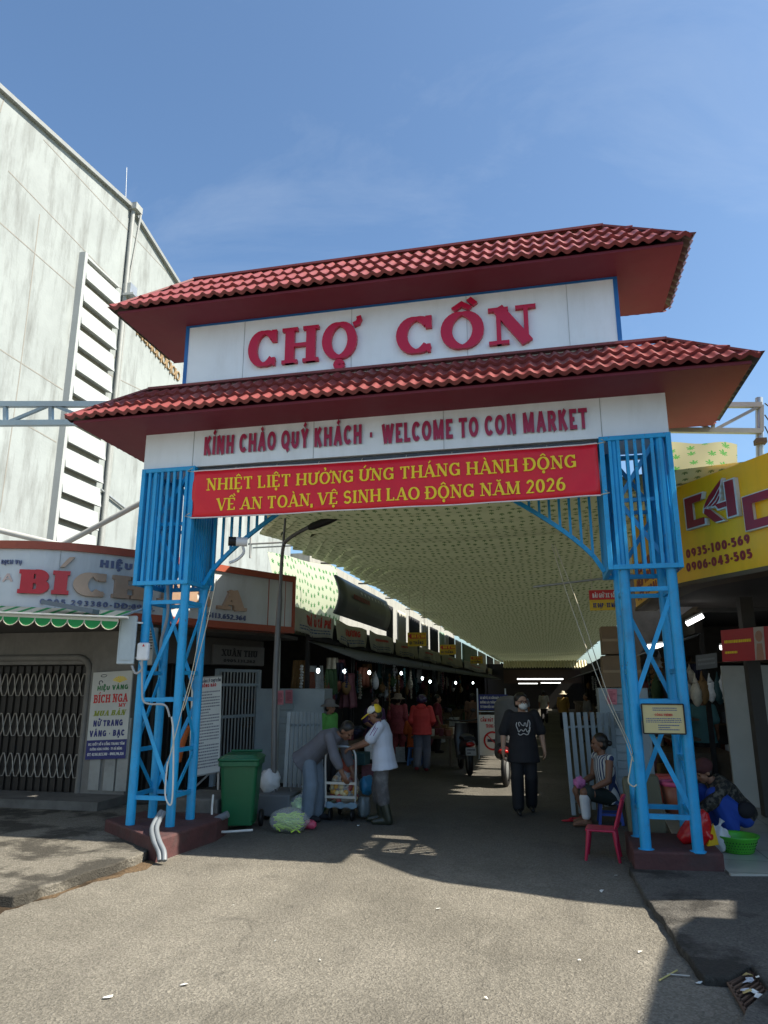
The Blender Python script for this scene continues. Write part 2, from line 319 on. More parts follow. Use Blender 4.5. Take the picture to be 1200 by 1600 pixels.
def scribble(mb, mp, x0, y0, w, h, n, fill=.8, rnd=None):      # lines of writing too small to read
    r = rnd or random.Random(3); lh = h/n
    for i in range(n):
        x = x0; yy = y0+h-(i+.5)*lh; xe = x0+w*(1 if r.random() < .7 else r.uniform(.4, .8))
        while x < xe:
            l = r.uniform(.02, .06)*w*1.2; mb.prism([(x, yy-lh*.22), (min(x+l, xe), yy-lh*.22), (min(x+l, xe), yy+lh*.22), (x, yy+lh*.22)], mp, .0005, .0015); x += l+.015*w

# ------------------------------------------------------------------ ground
def ground_mat(name, c1, c2, pit, wet=None, wear_shade=False):
    m = bpy.data.materials.new(name); m.use_nodes = True; N = m.node_tree.nodes; L = m.node_tree.links; b = N['Principled BSDF']; b.inputs['Roughness'].default_value = .9; b.inputs['Specular IOR Level'].default_value = .25
    tc = N.new('ShaderNodeTexCoord')
    def noise(s, d=6, r=.6):
        n = N.new('ShaderNodeTexNoise'); n.inputs['Scale'].default_value = s; n.inputs['Detail'].default_value = d; n.inputs['Roughness'].default_value = r; L.new(tc.outputs['Object'], n.inputs['Vector']); return n.outputs[0]
    def rng(i, a, bb, c, d):
        q = N.new('ShaderNodeMapRange'); q.inputs[1].default_value = a; q.inputs[2].default_value = bb; q.inputs[3].default_value = c; q.inputs[4].default_value = d; L.new(i, q.inputs[0]); return q.outputs[0]
    def mix(f, a, bb, mode='MIX'):
        q = N.new('ShaderNodeMix'); q.data_type = 'RGBA'; q.blend_type = mode
        if isinstance(f, float): q.inputs[0].default_value = f
        else: L.new(f, q.inputs[0])
        for i, v in ((6, a), (7, bb)):
            if isinstance(v, tuple): q.inputs[i].default_value = (*v, 1)
            else: L.new(v, q.inputs[i])
        return q.outputs[2]
    big = rng(noise(.55, 5), .35, .65, 0, 1); base = mix(big, c1, c2)
    vo = N.new('ShaderNodeTexVoronoi'); vo.inputs['Scale'].default_value = 75; L.new(tc.outputs['Object'], vo.inputs['Vector'])
    sp = rng(vo.outputs['Color'], .2, 1, .72, 1.26)
    c = mix(1.0, base, N.new('ShaderNodeCombineColor').outputs[0], 'MULTIPLY')
    cc = N['Combine Color'] if 'Combine Color' in N else None
    for i in range(3): L.new(sp, cc.inputs[i])
    p = rng(noise(42, 4, .75), .55, .70, 0, .62); c = mix(p, c, pit)
    w = rng(noise(.9, 9, .72), .50, .70, 0, .6); c = mix(w, c, tuple(x*.6 for x in c1))
    pl = rng(noise(4.5, 5, .6), .60, .72, 0, .3); c = mix(pl, c, tuple(x*1.35 for x in c2))
    if wet:
        ww = rng(noise(wet, 7, .62), .47, .56, 0, .85); c = mix(ww, c, tuple(x*.22 for x in c1))
    if wear_shade:
        wv = N.new('ShaderNodeVectorMath'); wv.operation = 'MULTIPLY_ADD'; nn = N.new('ShaderNodeTexNoise'); nn.inputs['Scale'].default_value = 1.6; nn.inputs['Detail'].default_value = 6; L.new(tc.outputs['Object'], nn.inputs['Vector']); L.new(nn.outputs['Color'], wv.inputs[0]); wv.inputs[1].default_value = (.9, .9, 0); L.new(tc.outputs['Object'], wv.inputs[2])
        vc = N.new('ShaderNodeTexVoronoi'); vc.feature = 'DISTANCE_TO_EDGE'; vc.inputs['Scale'].default_value = .42; L.new(wv.outputs[0], vc.inputs['Vector'])
        ck = N.new('ShaderNodeMath'); ck.operation = 'MULTIPLY'; L.new(rng(vc.outputs[0], .0, .010, .32, 0), ck.inputs[0]); L.new(rng(noise(.7, 3, .5), .48, .60, 0, 1), ck.inputs[1]); c = mix(ck.outputs[0], c, (.03, .028, .025))
        tw = N.new('ShaderNodeTexNoise'); tm = N.new('ShaderNodeMapping'); tm.inputs['Scale'].default_value = (1.5, .22, 1); L.new(tc.outputs['Object'], tm.inputs[0]); L.new(tm.outputs[0], tw.inputs['Vector']); tw.inputs['Scale'].default_value = 1.0; tw.inputs['Detail'].default_value = 4; c = mix(rng(tw.outputs[0], .5, .68, 0, .38), c, (.09, .083, .072))       # next: covered alley's shade painted into the asphalt, fading out under the gate
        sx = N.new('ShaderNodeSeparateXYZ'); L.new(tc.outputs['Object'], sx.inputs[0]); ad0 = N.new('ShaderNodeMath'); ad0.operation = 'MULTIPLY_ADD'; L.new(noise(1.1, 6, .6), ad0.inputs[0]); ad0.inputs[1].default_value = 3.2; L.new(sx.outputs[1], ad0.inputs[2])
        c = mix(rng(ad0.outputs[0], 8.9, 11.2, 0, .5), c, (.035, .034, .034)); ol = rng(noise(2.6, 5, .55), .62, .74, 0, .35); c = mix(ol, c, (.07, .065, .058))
    L.new(c, b.inputs['Base Color'])
    bp = N.new('ShaderNodeBump'); bp.inputs['Strength'].default_value = .6; bp.inputs['Distance'].default_value = .012
    ad = N.new('ShaderNodeMath'); ad.operation = 'ADD'; L.new(vo.outputs['Distance'], ad.inputs[0]); L.new(rng(noise(40, 4, .7), .4, .6, 1, 0), ad.inputs[1]); L.new(ad.outputs[0], bp.inputs['Height']); L.new(bp.outputs[0], b.inputs['Normal'])
    return m
M_ASPH = ground_mat('asphalt', (.165, .152, .126), (.235, .217, .182), (.06, .055, .046), wear_shade=True)
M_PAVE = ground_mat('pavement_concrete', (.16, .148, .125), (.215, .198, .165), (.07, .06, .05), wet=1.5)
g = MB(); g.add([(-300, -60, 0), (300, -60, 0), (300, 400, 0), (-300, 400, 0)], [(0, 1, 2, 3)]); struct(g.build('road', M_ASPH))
XY = lambda x, y, z=0: (lambda p: (p.x, p.y))(pt(x, y, Z=z))
flat = lambda u, v, d: Vector((u, v, d))
# left pavement slab, ragged front edge
rr = random.Random(5)
def ragged(a, b, n, amp):
    return [(a[0]+(b[0]-a[0])*i/n+rr.uniform(-amp, amp), a[1]+(b[1]-a[1])*i/n+rr.uniform(-amp, amp)) for i in range(n)]
A, B, C0 = XY(22, 1400, .09), XY(150, 1362, .09), XY(212, 1338, .09)
poly = [(-14, A[1]+.02), A]+ragged(A, C0, 14, .02)[1:]+[C0, (C0[0]-.12, 8.0), (C0[0]-.05, 8.3), (-3.75, 9.3), (-3.75, 40), (-14, 40)]
mb = MB(); mb.prism(poly, flat, -.02, .09); struct(mb.build('pavement', M_PAVE, bevel=.012))
# mud along its edge
M_MUD = ground_mat('mud', (.12, .078, .043), (.17, .118, .07), (.045, .032, .024), wet=3)
q = ragged(XY(-40, 1440), XY(240, 1352), 16, .05)+ragged(XY(250, 1340), XY(-40, 1395), 12, .02)
mb = MB(); mb.prism(q, flat, .001, .005); tag(mb.build('mud_strip', M_MUD), kind='structure')
# right pavement with a notch for the drain
E_ = [XY(985, 1368), XY(1012, 1415), XY(1050, 1468), XY(1078, 1512), XY(1108, 1548)]
nd = [XY(1139, 1543), XY(1175, 1524), XY(1203, 1560), XY(1168, 1592)]
poly = []
for a, b in zip(E_, E_[1:]): poly += ragged(a, b, 5, .012)
poly += [nd[0], nd[1], nd[2], nd[3], XY(1150, 1640), (.75, 3.6), (.9, -3), (12, -3), (12, 40), (2.4, 40), (1.2, 12), (.9, 8.3), (.72, 8.0)]
mb = MB(); mb.prism(poly, flat, -.02, .055); struct(mb.build('pavement', ground_mat('pavement_wet', (.12, .113, .102), (.17, .16, .143), (.06, .055, .05), wet=1.1), bevel=.012))
mb = MB(); mb.prism(nd, flat, .002, .006); tag(mb.build('drain_floor', M_BLACK), kind='structure')
dr = thing('drain_grate', 'rusty square drain grate with litter caught between its bars beside the pavement edge', 'drain grate', (nd[0][0], nd[0][1], .05))
P0, P1, P2, P3 = [Vector((*p, .05)) for p in nd]
for q_ in (P0, P1, P2, P3): q_.z = .022
mb = MB()
for i in range(7): t = (i+.5)/7; mb.bar(P0.lerp(P3, t), P1.lerp(P2, t), .012, .012)
mb.build('grate_bars', mat('rust', (.10, .06, .04), .9, var=.4), dr)
mb = MB()
for a, b in ((P0, P1), (P1, P2), (P2, P3), (P3, P0)): mb.bar(a, b, .02, .012)
mb.build('frame', mat('rust', (.1, .06, .04)), dr)
for i in range(8):
    mb = MB(); t = P0.lerp(P2, rr.uniform(.25, .8))+(P3-P1)*rr.uniform(-.25, .25); q = [t+Vector((.03*cx*rr.uniform(.5, 1.2), .03*cy*rr.uniform(.5, 1.2), rr.uniform(.0, .03))) for cx, cy in ((-1, -.5), (0, -.7), (1, -.3), (.8, .6), (0, .7), (-.8, .5))]; mb.add(q+[t+Vector((0, 0, .03))], [(i, (i+1) % 6, 6) for i in range(6)])
    tag(mb.build('paper_scrap', [M_PAPER, mat('foil', (.45, .45, .48), .3), mat('straw_bit', (.45, .35, .15))][i % 3]), 'small crumpled scrap of litter lying on the drain grate', 'litter', 'litter scraps on the drain grate')
# tiles in front of the right shop
mb = MB(); ta, tb = XY(1142, 1367, .065), XY(1330, 1368, .065)
mb.prism([ta, tb, (6, 16), (1.75, 16), (1.3, 9.2)], flat, .05, .075)
mt = mat('floor_tile', (.40, .40, .36), .35, var=.1, dirt=.3)
bt = mt.node_tree; br = bt.nodes.new('ShaderNodeTexBrick'); br.offset = 0; br.inputs['Scale'].default_value = 1; br.inputs['Brick Width'].default_value = .5; br.inputs['Row Height'].default_value = .5; br.inputs['Mortar Size'].default_value = .006
tcn = [n for n in bt.nodes if n.type == 'TEX_COORD'][0]; bt.links.new(tcn.outputs['Object'], br.inputs['Vector']); prevc = bt.nodes['Principled BSDF'].inputs['Base Color'].links[0].from_socket
bt.links.new(prevc, br.inputs['Color1']); bt.links.new(prevc, br.inputs['Color2']); br.inputs['Mortar'].default_value = (.08, .08, .075, 1); bt.links.new(br.outputs['Color'], bt.nodes['Principled BSDF'].inputs['Base Color'])
struct(mb.build('tiled_floor', mt))
# small litter on the road
for i, (x, y, s, a) in enumerate([(685, 1420, .02, .3), (168, 1558, .035, .5), (288, 1538, .03, 0), (365, 1415, .012, 1), (500, 1500, .012, 2), (940, 1392, .035, 1.2), (963, 1368, .022, .2), (1000, 1487, .02, .7), (760, 1560, .012, 0), (560, 1290, .02, .4), (610, 1330, .012, 0), (430, 1470, .012, 1), (1092, 1535, .03, .5), (905, 1500, .012, .2)]):
    p = pt(x, y, Z=.008); mb = MB(); m_ = Matrix.Rotation(a, 3, 'Z'); q = [p+m_ @ Vector((s*cx*rr.uniform(.7, 1.1), s*cy*rr.uniform(.7, 1.2), rr.uniform(-.004, .010))) for cx, cy in ((-1, -.4), (0, -.5), (1, -.3), (.9, .4), (.1, .5), (-.8, .35))]; mb.add(q+[p+Vector((0, 0, .006))], [(i, (i+1) % 6, 6) for i in range(6)]); tag(mb.build('paper_scrap', M_PAPER), 'tiny pale scrap of paper lying on the open road', 'litter', 'paper scraps on the road')
for i, (a, b, c) in enumerate([((1030, 1532), (1058, 1516), (.45, .4, .15)), ((1042, 1522), (1078, 1525), (.45, .42, .38))]):
    mb = MB(); mb.tube([pt(*a, Z=.012), pt(*b, Z=.012)], .005, 5); tag(mb.build('straw', mat('straw_%s' % 'ab'[i], c)), ['yellow green stalk lying on the shaded road near the drain', 'thin pale stick crossing the yellow green stalk on the road'][i], 'litter')

# ------------------------------------------------------------------ the gate
gate = thing('entrance_gate', 'tall blue and white market gate with two red tiled roofs over the road', 'gate', (-1.65, 7.8, 0))
LEG = {}
def tower(x0, x1, y0, y1, zt, zb, cx0, cx1, cy0, cy1):
    cs = [(x0, y0), (x1, y0), (x1, y1), (x0, y1)]
    for x, y in cs:
        mb = MB(); mb.tube([(x, y, zb), (x, y, 4.3)], .052, 12); mb.lathe([(.052, 0), (.075, 0), (.075, .012), (.052, .014)], (x, y, zb), 12); l = mb.build('leg', M_BLUE, gate)
    hs = [zb+.32, .98, 1.62, 2.25, 2.86]
    for k in range(4):
        a, b = cs[k], cs[(k+1) % 4]; fm = MB()
        off = Vector((b[1]-a[1], -(b[0]-a[0]), 0)).normalized()*.012
        hs = [zb+.30, 1.55, 2.66] if k in (0, 2) else [zb+.32, 1.0, 1.85, 2.66]
        for i, h in enumerate(hs):
            fm.bar(Vector((*a, h)), Vector((*b, h)), .035, .045)
        for i in range(len(hs)-1):
            p, q_ = (a, b) if (i+k) % 2 else (b, a)
            fm.bar(Vector((*p, hs[i]))+off, Vector((*q_, hs[i+1]))+off, .012, .045)
        for i in range(2):
            z0, z1 = (2.9, 3.6) if i == 0 else (3.6, 4.3); p, q_ = (a, b) if i else (b, a)
            fm.bar(Vector((*p, z0))+off, Vector((*q_, z1))+off, .012, .045)
        fm.bar(Vector((*a, 3.6)), Vector((*b, 3.6)), .03, .04)
        fm.build('brace', M_BLUE, gate)
    # slatted cage round the head of the tower
    fr = MB(); w = .05
    for x in (cx0, cx1):
        for y in (cy0, cy1): fr.b2((x-w/2, y-w/2, 2.86), (x+w/2, y+w/2, 4.30))
    for z in (2.885, 4.275):
        for y in (cy0, cy1): fr.b2((cx0+w/2, y-w/2+.002, z-w/2), (cx1-w/2, y+w/2-.002, z+w/2))
        for x in (cx0, cx1): fr.b2((x-w/2+.002, cy0+w/2, z-w/2), (x+w/2-.002, cy1-w/2, z+w/2))
    cg = fr.build('cage', M_BLUE, gate, bevel=.004)
    n = 8
    for i in range(1, n):
        x = cx0+(cx1-cx0)*i/n
        for y in (cy0, cy1):
            mb = MB(); mb.b2((x-.016, y-.014, 2.91), (x+.016, y+.014, 4.25)); mb.build('slat', M_BLUE, cg)
    for i in range(1, n+2):
        y = cy0+(cy1-cy0)*i/(n+2)
        for x in (cx0, cx1):
            mb = MB(); mb.b2((x-.014, y-.016, 2.91), (x+.014, y+.016, 4.25)); mb.build('slat', M_BLUE, cg)
tower(-4.57, -4.09, 7.62, 8.08, 4.3, .2, -4.72, -4.06, 7.57, 8.22)
tower(.83, 1.29, 7.62, 8.22, 4.3, .2, .70, 1.38, 7.57, 8.30)
# arch brackets with bars
for s, xa, xb in ((1, -4.03, -2.6), (-1, .67, -.75)):
    y = 7.95; cv = []
    for i in range(15):
        t = i/14; cv.append(Vector((xa+(xb-xa)*t, y, 2.9+1.18*(t**.72)*.98)))
    mb = MB()
    for p, q_ in zip(cv, cv[1:]): mb.bar(p, q_+(q_-p)*.02, .04, .045)
    ab = mb.build('arch_bracket', M_BLUE, gate)
    for i in range(1, 13):
        t = i/13; x = xa+(xb-xa)*t; z = 2.9+1.18*(t**.72)*.98
        mb = MB(); mb.b2((x-.014, y-.012, z), (x+.014, y+.012, 4.14)); mb.build('bar', M_BLUE, ab)
mb = MB(); mb.b2((-4.03, 7.9, 4.14), (.67, 8.0, 4.28)); mb.b2((-4.03, 7.62, 4.18), (.67, 7.70, 4.28)); mb.build('beam', mat('beam_dark', (.05, .06, .07), .5), gate)
# lower fascia
mb = MB(); mb.b2((-4.76, 7.60, 4.302), (1.40, 8.25, 4.795)); fa = mb.build('fascia', M_WHITE, gate, bevel=.004)
mb = MB()
for x in (-4.1, -2.55, -1.0, .72): mb.b2((x-.003, 7.596, 4.304), (x+.003, 7.602, 4.79))
mb.build('seam', mat('seam', (.3, .32, .33)), fa)
mp = plane((0, 7.598, 0), (1, 0, 0))
def acrylic(parent, text, x0, y0, W, H, mt, **kw):
    mb = MB(); lettering(mb, text, mp, H, W=W, x0=x0, y0=y0, d0=.02, d1=.024, **kw); f = mb.build('lettering', mt, parent)
    mb = MB(); lettering(mb, text, mp, H, W=W, x0=x0, y0=y0, d0=0, d1=.0195, **dict(kw, thick=kw['thick']*1.1)); mb.build('letter_side', M_EDGE, f)
acrylic(fa, 'KÍNH CHÀO QUÝ KHÁCH', -3.95, 4.435, 2.00, .235, M_MAROON, thick=.25, thin=.20, gap=.12)
acrylic(fa, '-', -1.88, 4.435, .07, .235, M_MAROON, thick=.25)
acrylic(fa, 'WELCOME TO CON MARKET', -1.72, 4.415, 2.30, .235, M_MAROON, thick=.25, thin=.20, gap=.12)
# upper sign board
mb = MB(); mb.b2((-4.31, 7.60, 5.2), (1.01, 8.12, 6.235)); sb = mb.build('sign_board', M_WHITE, gate, bevel=.004)
mb = MB()
for x in (-3.5, -2.1, -.7, .45): mb.b2((x-.002, 7.596, 5.3), (x+.002, 7.602, 6.19))
mb.build('seam', mat('seam', (.3, .32, .33)), sb)
mb = MB(); mb.b2((-4.312, 7.592, 5.2), (-4.265, 7.612, 6.187)); mb.b2((.965, 7.592, 5.2), (1.012, 7.612, 6.187)); mb.b2((-4.312, 7.592, 6.19), (1.012, 7.612, 6.236)); mb.build('border', M_BLUE2, sb)
def crim(text, x0, y0, W, H):
    mb = MB(); lettering(mb, text, mp, H, W=W, x0=x0, y0=y0, thick=.25, thin=.095, serif=True, gap=.13, d0=0, d1=.05); mb.build('lettering', M_CRIM, sb)
crim('CHỢ', pt(390, 550, Y=7.6).x, 5.53, 1.40, .475); crim('CỒN', pt(620, 530, Y=7.6).x, 5.50, pt(836, 510, Y=7.6).x-pt(620, 530, Y=7.6).x, .465)
# tiled roofs
def slope(a, b, d, c, rows, per=.14):          # eave a->b, top d->c
    a, b, c, d = map(Vector, (a, b, c, d)); e = (b-a); L = e.length; e = e/L; h = (d-a)-e*(d-a).dot(e); nrm = e.cross(h).normalized()
    sl_ = (d-a).dot(e); sr = L-(c-a).dot(e); nu = int(L/per*8); top = MB(); und = MB(); k = random.Random(int(L*100))
    def fn(i, t, o):
        s = min(max(L*i/nu, t*sl_), L-t*sr); ph = 2*math.pi*s/per; w = math.cos(ph); w = .024*(w if w > 0 else w*.5)
        return a+e*s+h*t+nrm*(o+w+.016)
    for r in range(rows):
        jit = [k.uniform(-.006, .006) for _ in range(nu//8+2)]
        ts = [(r/rows-.03*(r > 0), .046), ((r+.5)/rows, .022), ((r+1)/rows, .0)]
        for mbx, off in ((top, 0), (und, -.014)):
            vs = [fn(i, t, o+off+jit[(i+4)//8]*(1-q/2)) for q, (t, o) in enumerate(ts) for i in range(nu+1)]
            mbx.add(vs, [(j*(nu+1)+i, j*(nu+1)+i+1, (j+1)*(nu+1)+i+1, (j+1)*(nu+1)+i) for j in range(2) for i in range(nu)], True)
        vs = [fn(i, ts[0][0], .046+jit[(i+4)//8]-q*.014) for q in (3.4, 0) for i in range(nu+1)]
        top.add(vs, [(i, i+1, nu+2+i, nu+1+i) for i in range(nu)])
    return top, und
def hip(name, x0, x1, y0, y1, ze, tx0, tx1, ty0, ty1, zt, rows, inset=.07):
    mb = MB(); mb.b2((x0+inset, y0+.035, ze-.035), (x1-inset, y1-inset, ze)); rf = mb.build('roof', M_SOFF, gate, bevel=.004)
    E0 = [(x0, y0, ze), (x1, y0, ze), (x1, y1, ze), (x0, y1, ze)]; T0 = [(tx0, ty0, zt), (tx1, ty0, zt), (tx1, ty1, zt), (tx0, ty1, zt)]
    mb = MB(); e_ = [(x0+.10, y0+.10, ze+.001), (x1-.10, y0+.10, ze+.001), (x1-.10, y1-.10, ze+.001), (x0+.10, y1-.10, ze+.001)]; t_ = [(tx0+.03, ty0+.02, zt-.05), (tx1-.03, ty0+.02, zt-.05), (tx1-.03, ty1-.02, zt-.05), (tx0+.03, ty1-.02, zt-.05)]
    mb.add(e_+t_, [(0, 1, 5, 4), (1, 2, 6, 5), (2, 3, 7, 6), (3, 0, 4, 7), (4, 5, 6, 7), (3, 2, 1, 0)]); mb.build('roof_core', M_SOFF, rf)
    for k in range(4):
        t, u = slope(E0[k], E0[(k+1) % 4], T0[k], T0[(k+1) % 4], rows); f = t.build('tile_slope', M_TILE, rf); u.build('underside', M_TILEB, f)
    for k in range(4):
        mb = MB(); a, b = Vector(E0[k]), Vector(T0[k]); mb.bar(a+Vector((0, 0, .052)), b+Vector((0, 0, .055)), .085, .022); mb.build('hip_cap', M_TILE, rf)
    mb = MB()
    for k in range(4):
        a, b = Vector(T0[k]), Vector(T0[(k+1) % 4])
        if (a-b).length > .1: mb.bar(a+Vector((0, 0, .05)), b+Vector((0, 0, .05)), .09, .03)
    mb.build('ridge_cap', M_TILE, rf)
hip('lower_roof', -5.47, 2.19, 7.0, 8.85, 4.80, -4.75, 1.46, 7.57, 8.28, 5.32, 3)
hip('upper_roof', -5.07, 1.71, 7.08, 8.62, 6.25, -4.36, .93, 7.80, 7.90, 6.97, 3)
# pedestals
def pedestal(cs, z, label):
    mb = MB(); mb.prism(cs, flat, -.02, z); t = tag(mb.build('concrete_pedestal', M_PED, bevel=.02), label, 'pedestal')
pedestal([(-5.04, 7.86), (-3.88, 6.98), (-3.74, 8.05), (-3.8, 8.5), (-4.9, 8.48)], .215, 'chipped maroon concrete base under the gate tower by the green bin')
pedestal([(.70, 7.50), (1.50, 7.58), (1.52, 8.45), (.72, 8.48)], .21, 'maroon concrete base under the gate tower beside the red plastic chair')
# banner
def bfn(u, v):
    x = -4.045+4.70*u; z = 3.655+.565*v; return Vector((x, 7.545+.012*math.sin(3.1*u*3+2*v)*(1-abs(2*v-1)*.5)+.009*math.sin(31*u+5*v)*(1-.6*v)+.013*math.sin(11*(u-v*.25))+.008*math.sin(70*u+9*v)*max(0, 1-8*u)+.008*math.sin(70*u-9*v)*max(0, 1-8*(1-u)), z+.012*math.sin(u*math.pi)*(-1)))
bn = MB().grid(bfn, 90, 10).build('banner', M_BANNER, solid=.002); tag(bn, 'red cloth banner with two lines of yellow capitals stretched below the gate fascia', 'banner')
bmap = lambda u, v, d: (lambda p: Vector((p.x, p.y-.004-d, p.z)))(bfn((u+4.045)/4.70, (v-3.655)/.565))
mb = MB(); kw = dict(thick=.20, thin=.085, serif=True, gap=.10, d1=.0015)
for (txt, x0, x1, yb) in [('NHIỆT LIỆT HƯỞNG ỨNG THÁNG HÀNH ĐỘNG', -3.86, .43, 3.975), ('VỀ AN TOÀN, VỆ SINH LAO ĐỘNG NĂM 2026', -3.72, .30, 3.725)]:
    lettering(mb, txt, bmap, .145, W=x1-x0, x0=x0, y0=yb, **kw)
mb.build('lettering', M_YEL, bn)
mb = MB()
for v in (-.012, 1.012): mb.tube([bfn(i/30, v) for i in range(31)], .008, 6)
mb.build('hem', mat('hem_white', (.75, .7, .7)), bn)

mb = MB()
for u in (0, 1):
    for v in (0, 1): p = bfn(u, v); mb.tube([p, p+Vector((.09*(2*u-1), .01, .02)), (.70 if u else -4.06, 7.54, p.z+.05)], .006, 5)
for k_ in range(1, 9): p = bfn(k_/9, 1); mb.tube([p, (p.x, 7.62, 4.27)], .004, 4)
mb.build('tie', M_ROPE, bn)

# ------------------------------------------------------------------ tall concrete building
M_WALL = mat('old_plaster', (.27, .295, .295), .9, var=.16, scale=.9, bump=.3, bscale=18, dirt=.85, dcol=(.12, .125, .118), streak=2.6)
M_LOUV = mat('louvre_white', (.33, .35, .35), .8, var=.06, dirt=.25, dcol=(.4, .4, .37), streak=2)
XW = -10.
hall = thing('concrete_building', 'tall stained white concrete building with a column of sunlit louvres', 'building', (XW-5, 12, 0))
sil = [(-4, 0), (27.2, 0), (27.2, 10.2), (16.9, 13.2), (14.22, 13.87), (9.77, 13.21), (-4, 11.15)]
wmap = lambda u, v, d: Vector((XW+d, u, v))
mb = MB(); mb.prism(sil, wmap, -14, 0); mb.build('wall', M_WALL, hall)
M_JNT = mat('joint', (.22, .21, .19), .9)
mb = MB()
def wl(a, b, w=.025): mb.bar(pt(*a, X=XW+.001), pt(*b, X=XW+.001), .006, w, up=(0, 0, 1))
for a, b in [((13, 267), (190, 452)), ((0, 348), (116, 450)), ((0, 546), (98, 609)), ((43, 665), (88, 691)), ((68, 218), (265, 430)), ((160, 580), (283, 640)), ((62, 335), (30, 590)), ((6, 155), (0, 175)), ((112, 845), (120, 853))]: wl(a, b)
wl((183, 552), (178, 560)); wl((30, 590), (0, 800)); mb.build('joint', M_JNT, hall)
mb = MB(); e = [(-4, 11.15), (9.77, 13.21), (14.22, 13.87), (16.9, 13.2), (27.2, 10.2)]
for a, b in zip(e, e[1:]): mb.bar((XW-.05, *a), (XW-.05, *b), .3, .10)
mb.build('roof_edge', mat('roof_edge', (.27, .28, .27), .5, metal=.2), hall)
# louvre column
ya, yb, z0, z1 = 12.70, 14.06, 4.6, 11.35
mb = MB(); mb.b2((XW, ya, z0), (XW+.012, yb, z1)); lb = mb.build('louvre_bay', mat('louvre_dark', (.22, .215, .20), .9), hall)
mb = MB(); mb.b2((XW, ya-.10, z0-.1), (XW+.16, ya-.002, z1+.06)); mb.b2((XW, ya, z1), (XW+.10, yb, z1+.05)); mb.build('jamb', M_LOUV, lb)
N = 12
for i in range(N):
    z = z0+(z1-z0)*i/N; h = (z1-z0)/N
    mb = MB(); mb.prism([(XW+.014, z+.02), (XW+.16, z-.02), (XW+.19, z-.02), (XW+.12, z+h*.74), (XW+.014, z+h*.74)], lambda u, v, d: Vector((u, d, v)), ya, yb); mb.build('louvre', M_LOUV, lb)
mb = MB(); mb.tube([(XW+.08, 14.35, 13.9), (XW+.08, 14.35, 4)], .055, 8); mb.tube([(XW+.2, 14.52, 13.75), (XW+.06, 14.5, 12.0), (XW+.06, 14.45, 4)], .03, 6); mb.box((XW+.1, 14.4, 13.86), (.25, .3, .18)); mb.build('drain_pipe', mat('pipe_grey', (.28, .29, .28), .6), hall)
mb = MB(); mb.tube([pt(196, 318, X=XW-.1), pt(198, 262, X=XW-.1)], .012, 5); mb.build('antenna_rod', M_STEEL, hall)
mb = MB(); mb.box(pt(202, 455, X=XW+.1), (.25, .3, .3)); mb.box(pt(210, 468, X=XW+.2), (.3, .6, .06)); mb.build('lamp_box', M_STEEL, hall)
mb = MB()
for k in range(9):   # breeze-block strip
    p = pt(214+7.4*k, 523+8.6*k, X=XW+.02); mb.bar(p, p+Vector((0, 0, .32)), .05, .05); mb.tube([p+Vector((0, .16+.09*math.cos(t*.7), .16+.13*math.sin(t*.7))) for t in range(10)], .025, 5)
mb.build('lattice_blocks', mat('breeze', (.25, .17, .09), .9), hall)
mb = MB(); p = pt(158, 770, X=XW); mb.tube([pt(158, 765, X=XW+.05), pt(196, 795, X=XW+.05)], .03, 6); mb.tube([pt(168, 770, X=XW+.05), pt(160, 815, X=XW+.05)], .03, 6); mb.build('bracket', M_STEEL, hall)
# far white block behind the left stalls
mb = MB(); mb.b2((-13, 27.3, 0), (-9.2, 75, 7.0)); o = mb.build('plaster_building', mat('far_plaster', (.30, .29, .26), .9, dirt=.4, streak=2)); tag(o, 'low cream building glimpsed above the printed stall banners', 'building')
# ------------------------------------------------------------------ steel trusses
M_TRUSS = mat('truss_paint', (.22, .30, .36), .5, dirt=.3, dcol=(.14, .1, .08)); M_PIPEW = mat('white_pipe', (.42, .42, .40), .5, dirt=.3)
def truss(label, pts_, mt, n, w=.09):
    t = thing('roof_truss', label, 'truss', pts_[0]); a, b, c, d = pts_; mb = MB(); mb.bar(a, b, w); mb.build('top_chord', mt, t)
    mb = MB(); mb.bar(c, d, w); mb.build('bottom_chord', mt, t); wb = MB()
    for i in range(n+1):
        wb.bar(a.lerp(b, i/n), c.lerp(d, i/n), w*.7)
        if i < n: wb.bar(c.lerp(d, i/n) if i % 2 else a.lerp(b, i/n), a.lerp(b, (i+1)/n) if i % 2 else c.lerp(d, (i+1)/n), w*.55)
    wb.build('web', mt, t)
YT = 9.6
truss('blue grey steel truss running past the louvred wall into the gate roof', [pt(-60, 632, Y=YT), pt(230, 632, Y=YT), pt(-60, 662, Y=YT), pt(230, 660, Y=YT)], M_TRUSS, 4)
truss('rusty grey truss end sticking out beside the lower tiled roof', [pt(1040, 633, Y=8.9), pt(1190, 633, Y=8.9), pt(1040, 672, Y=8.9), pt(1190, 674, Y=8.9)], mat('truss_grey', (.30, .30, .29), .55, dirt=.5, dcol=(.14, .07, .04)), 2, .06)
t = thing('truss_post', 'grey steel post at the end of the truss above the yellow sign', 'post', pt(1190, 720, Y=8.95))
mb = MB(); mb.tube([pt(1188, 760, Y=8.95), pt(1186, 622, Y=8.95)], .045, 8); mb.build('post', M_STEEL, t)
mb = MB(); mb.box(pt(1188, 690, Y=8.9), (.12, .12, .06)); mb.build('clamp', mat('rust', (.1, .06, .04)), t)
mb = MB()
for k in range(3): mb.tube([pt(1195, 630+18*k, Y=8.9)+Vector((.25*i/8, 0, -.15*math.sin(i/8*3.14)*(k+1)*.6)) for i in range(9)], .008, 5)
tag(mb.build('power_cable', M_BLACK), 'black cables looping off the grey truss post', 'cable')
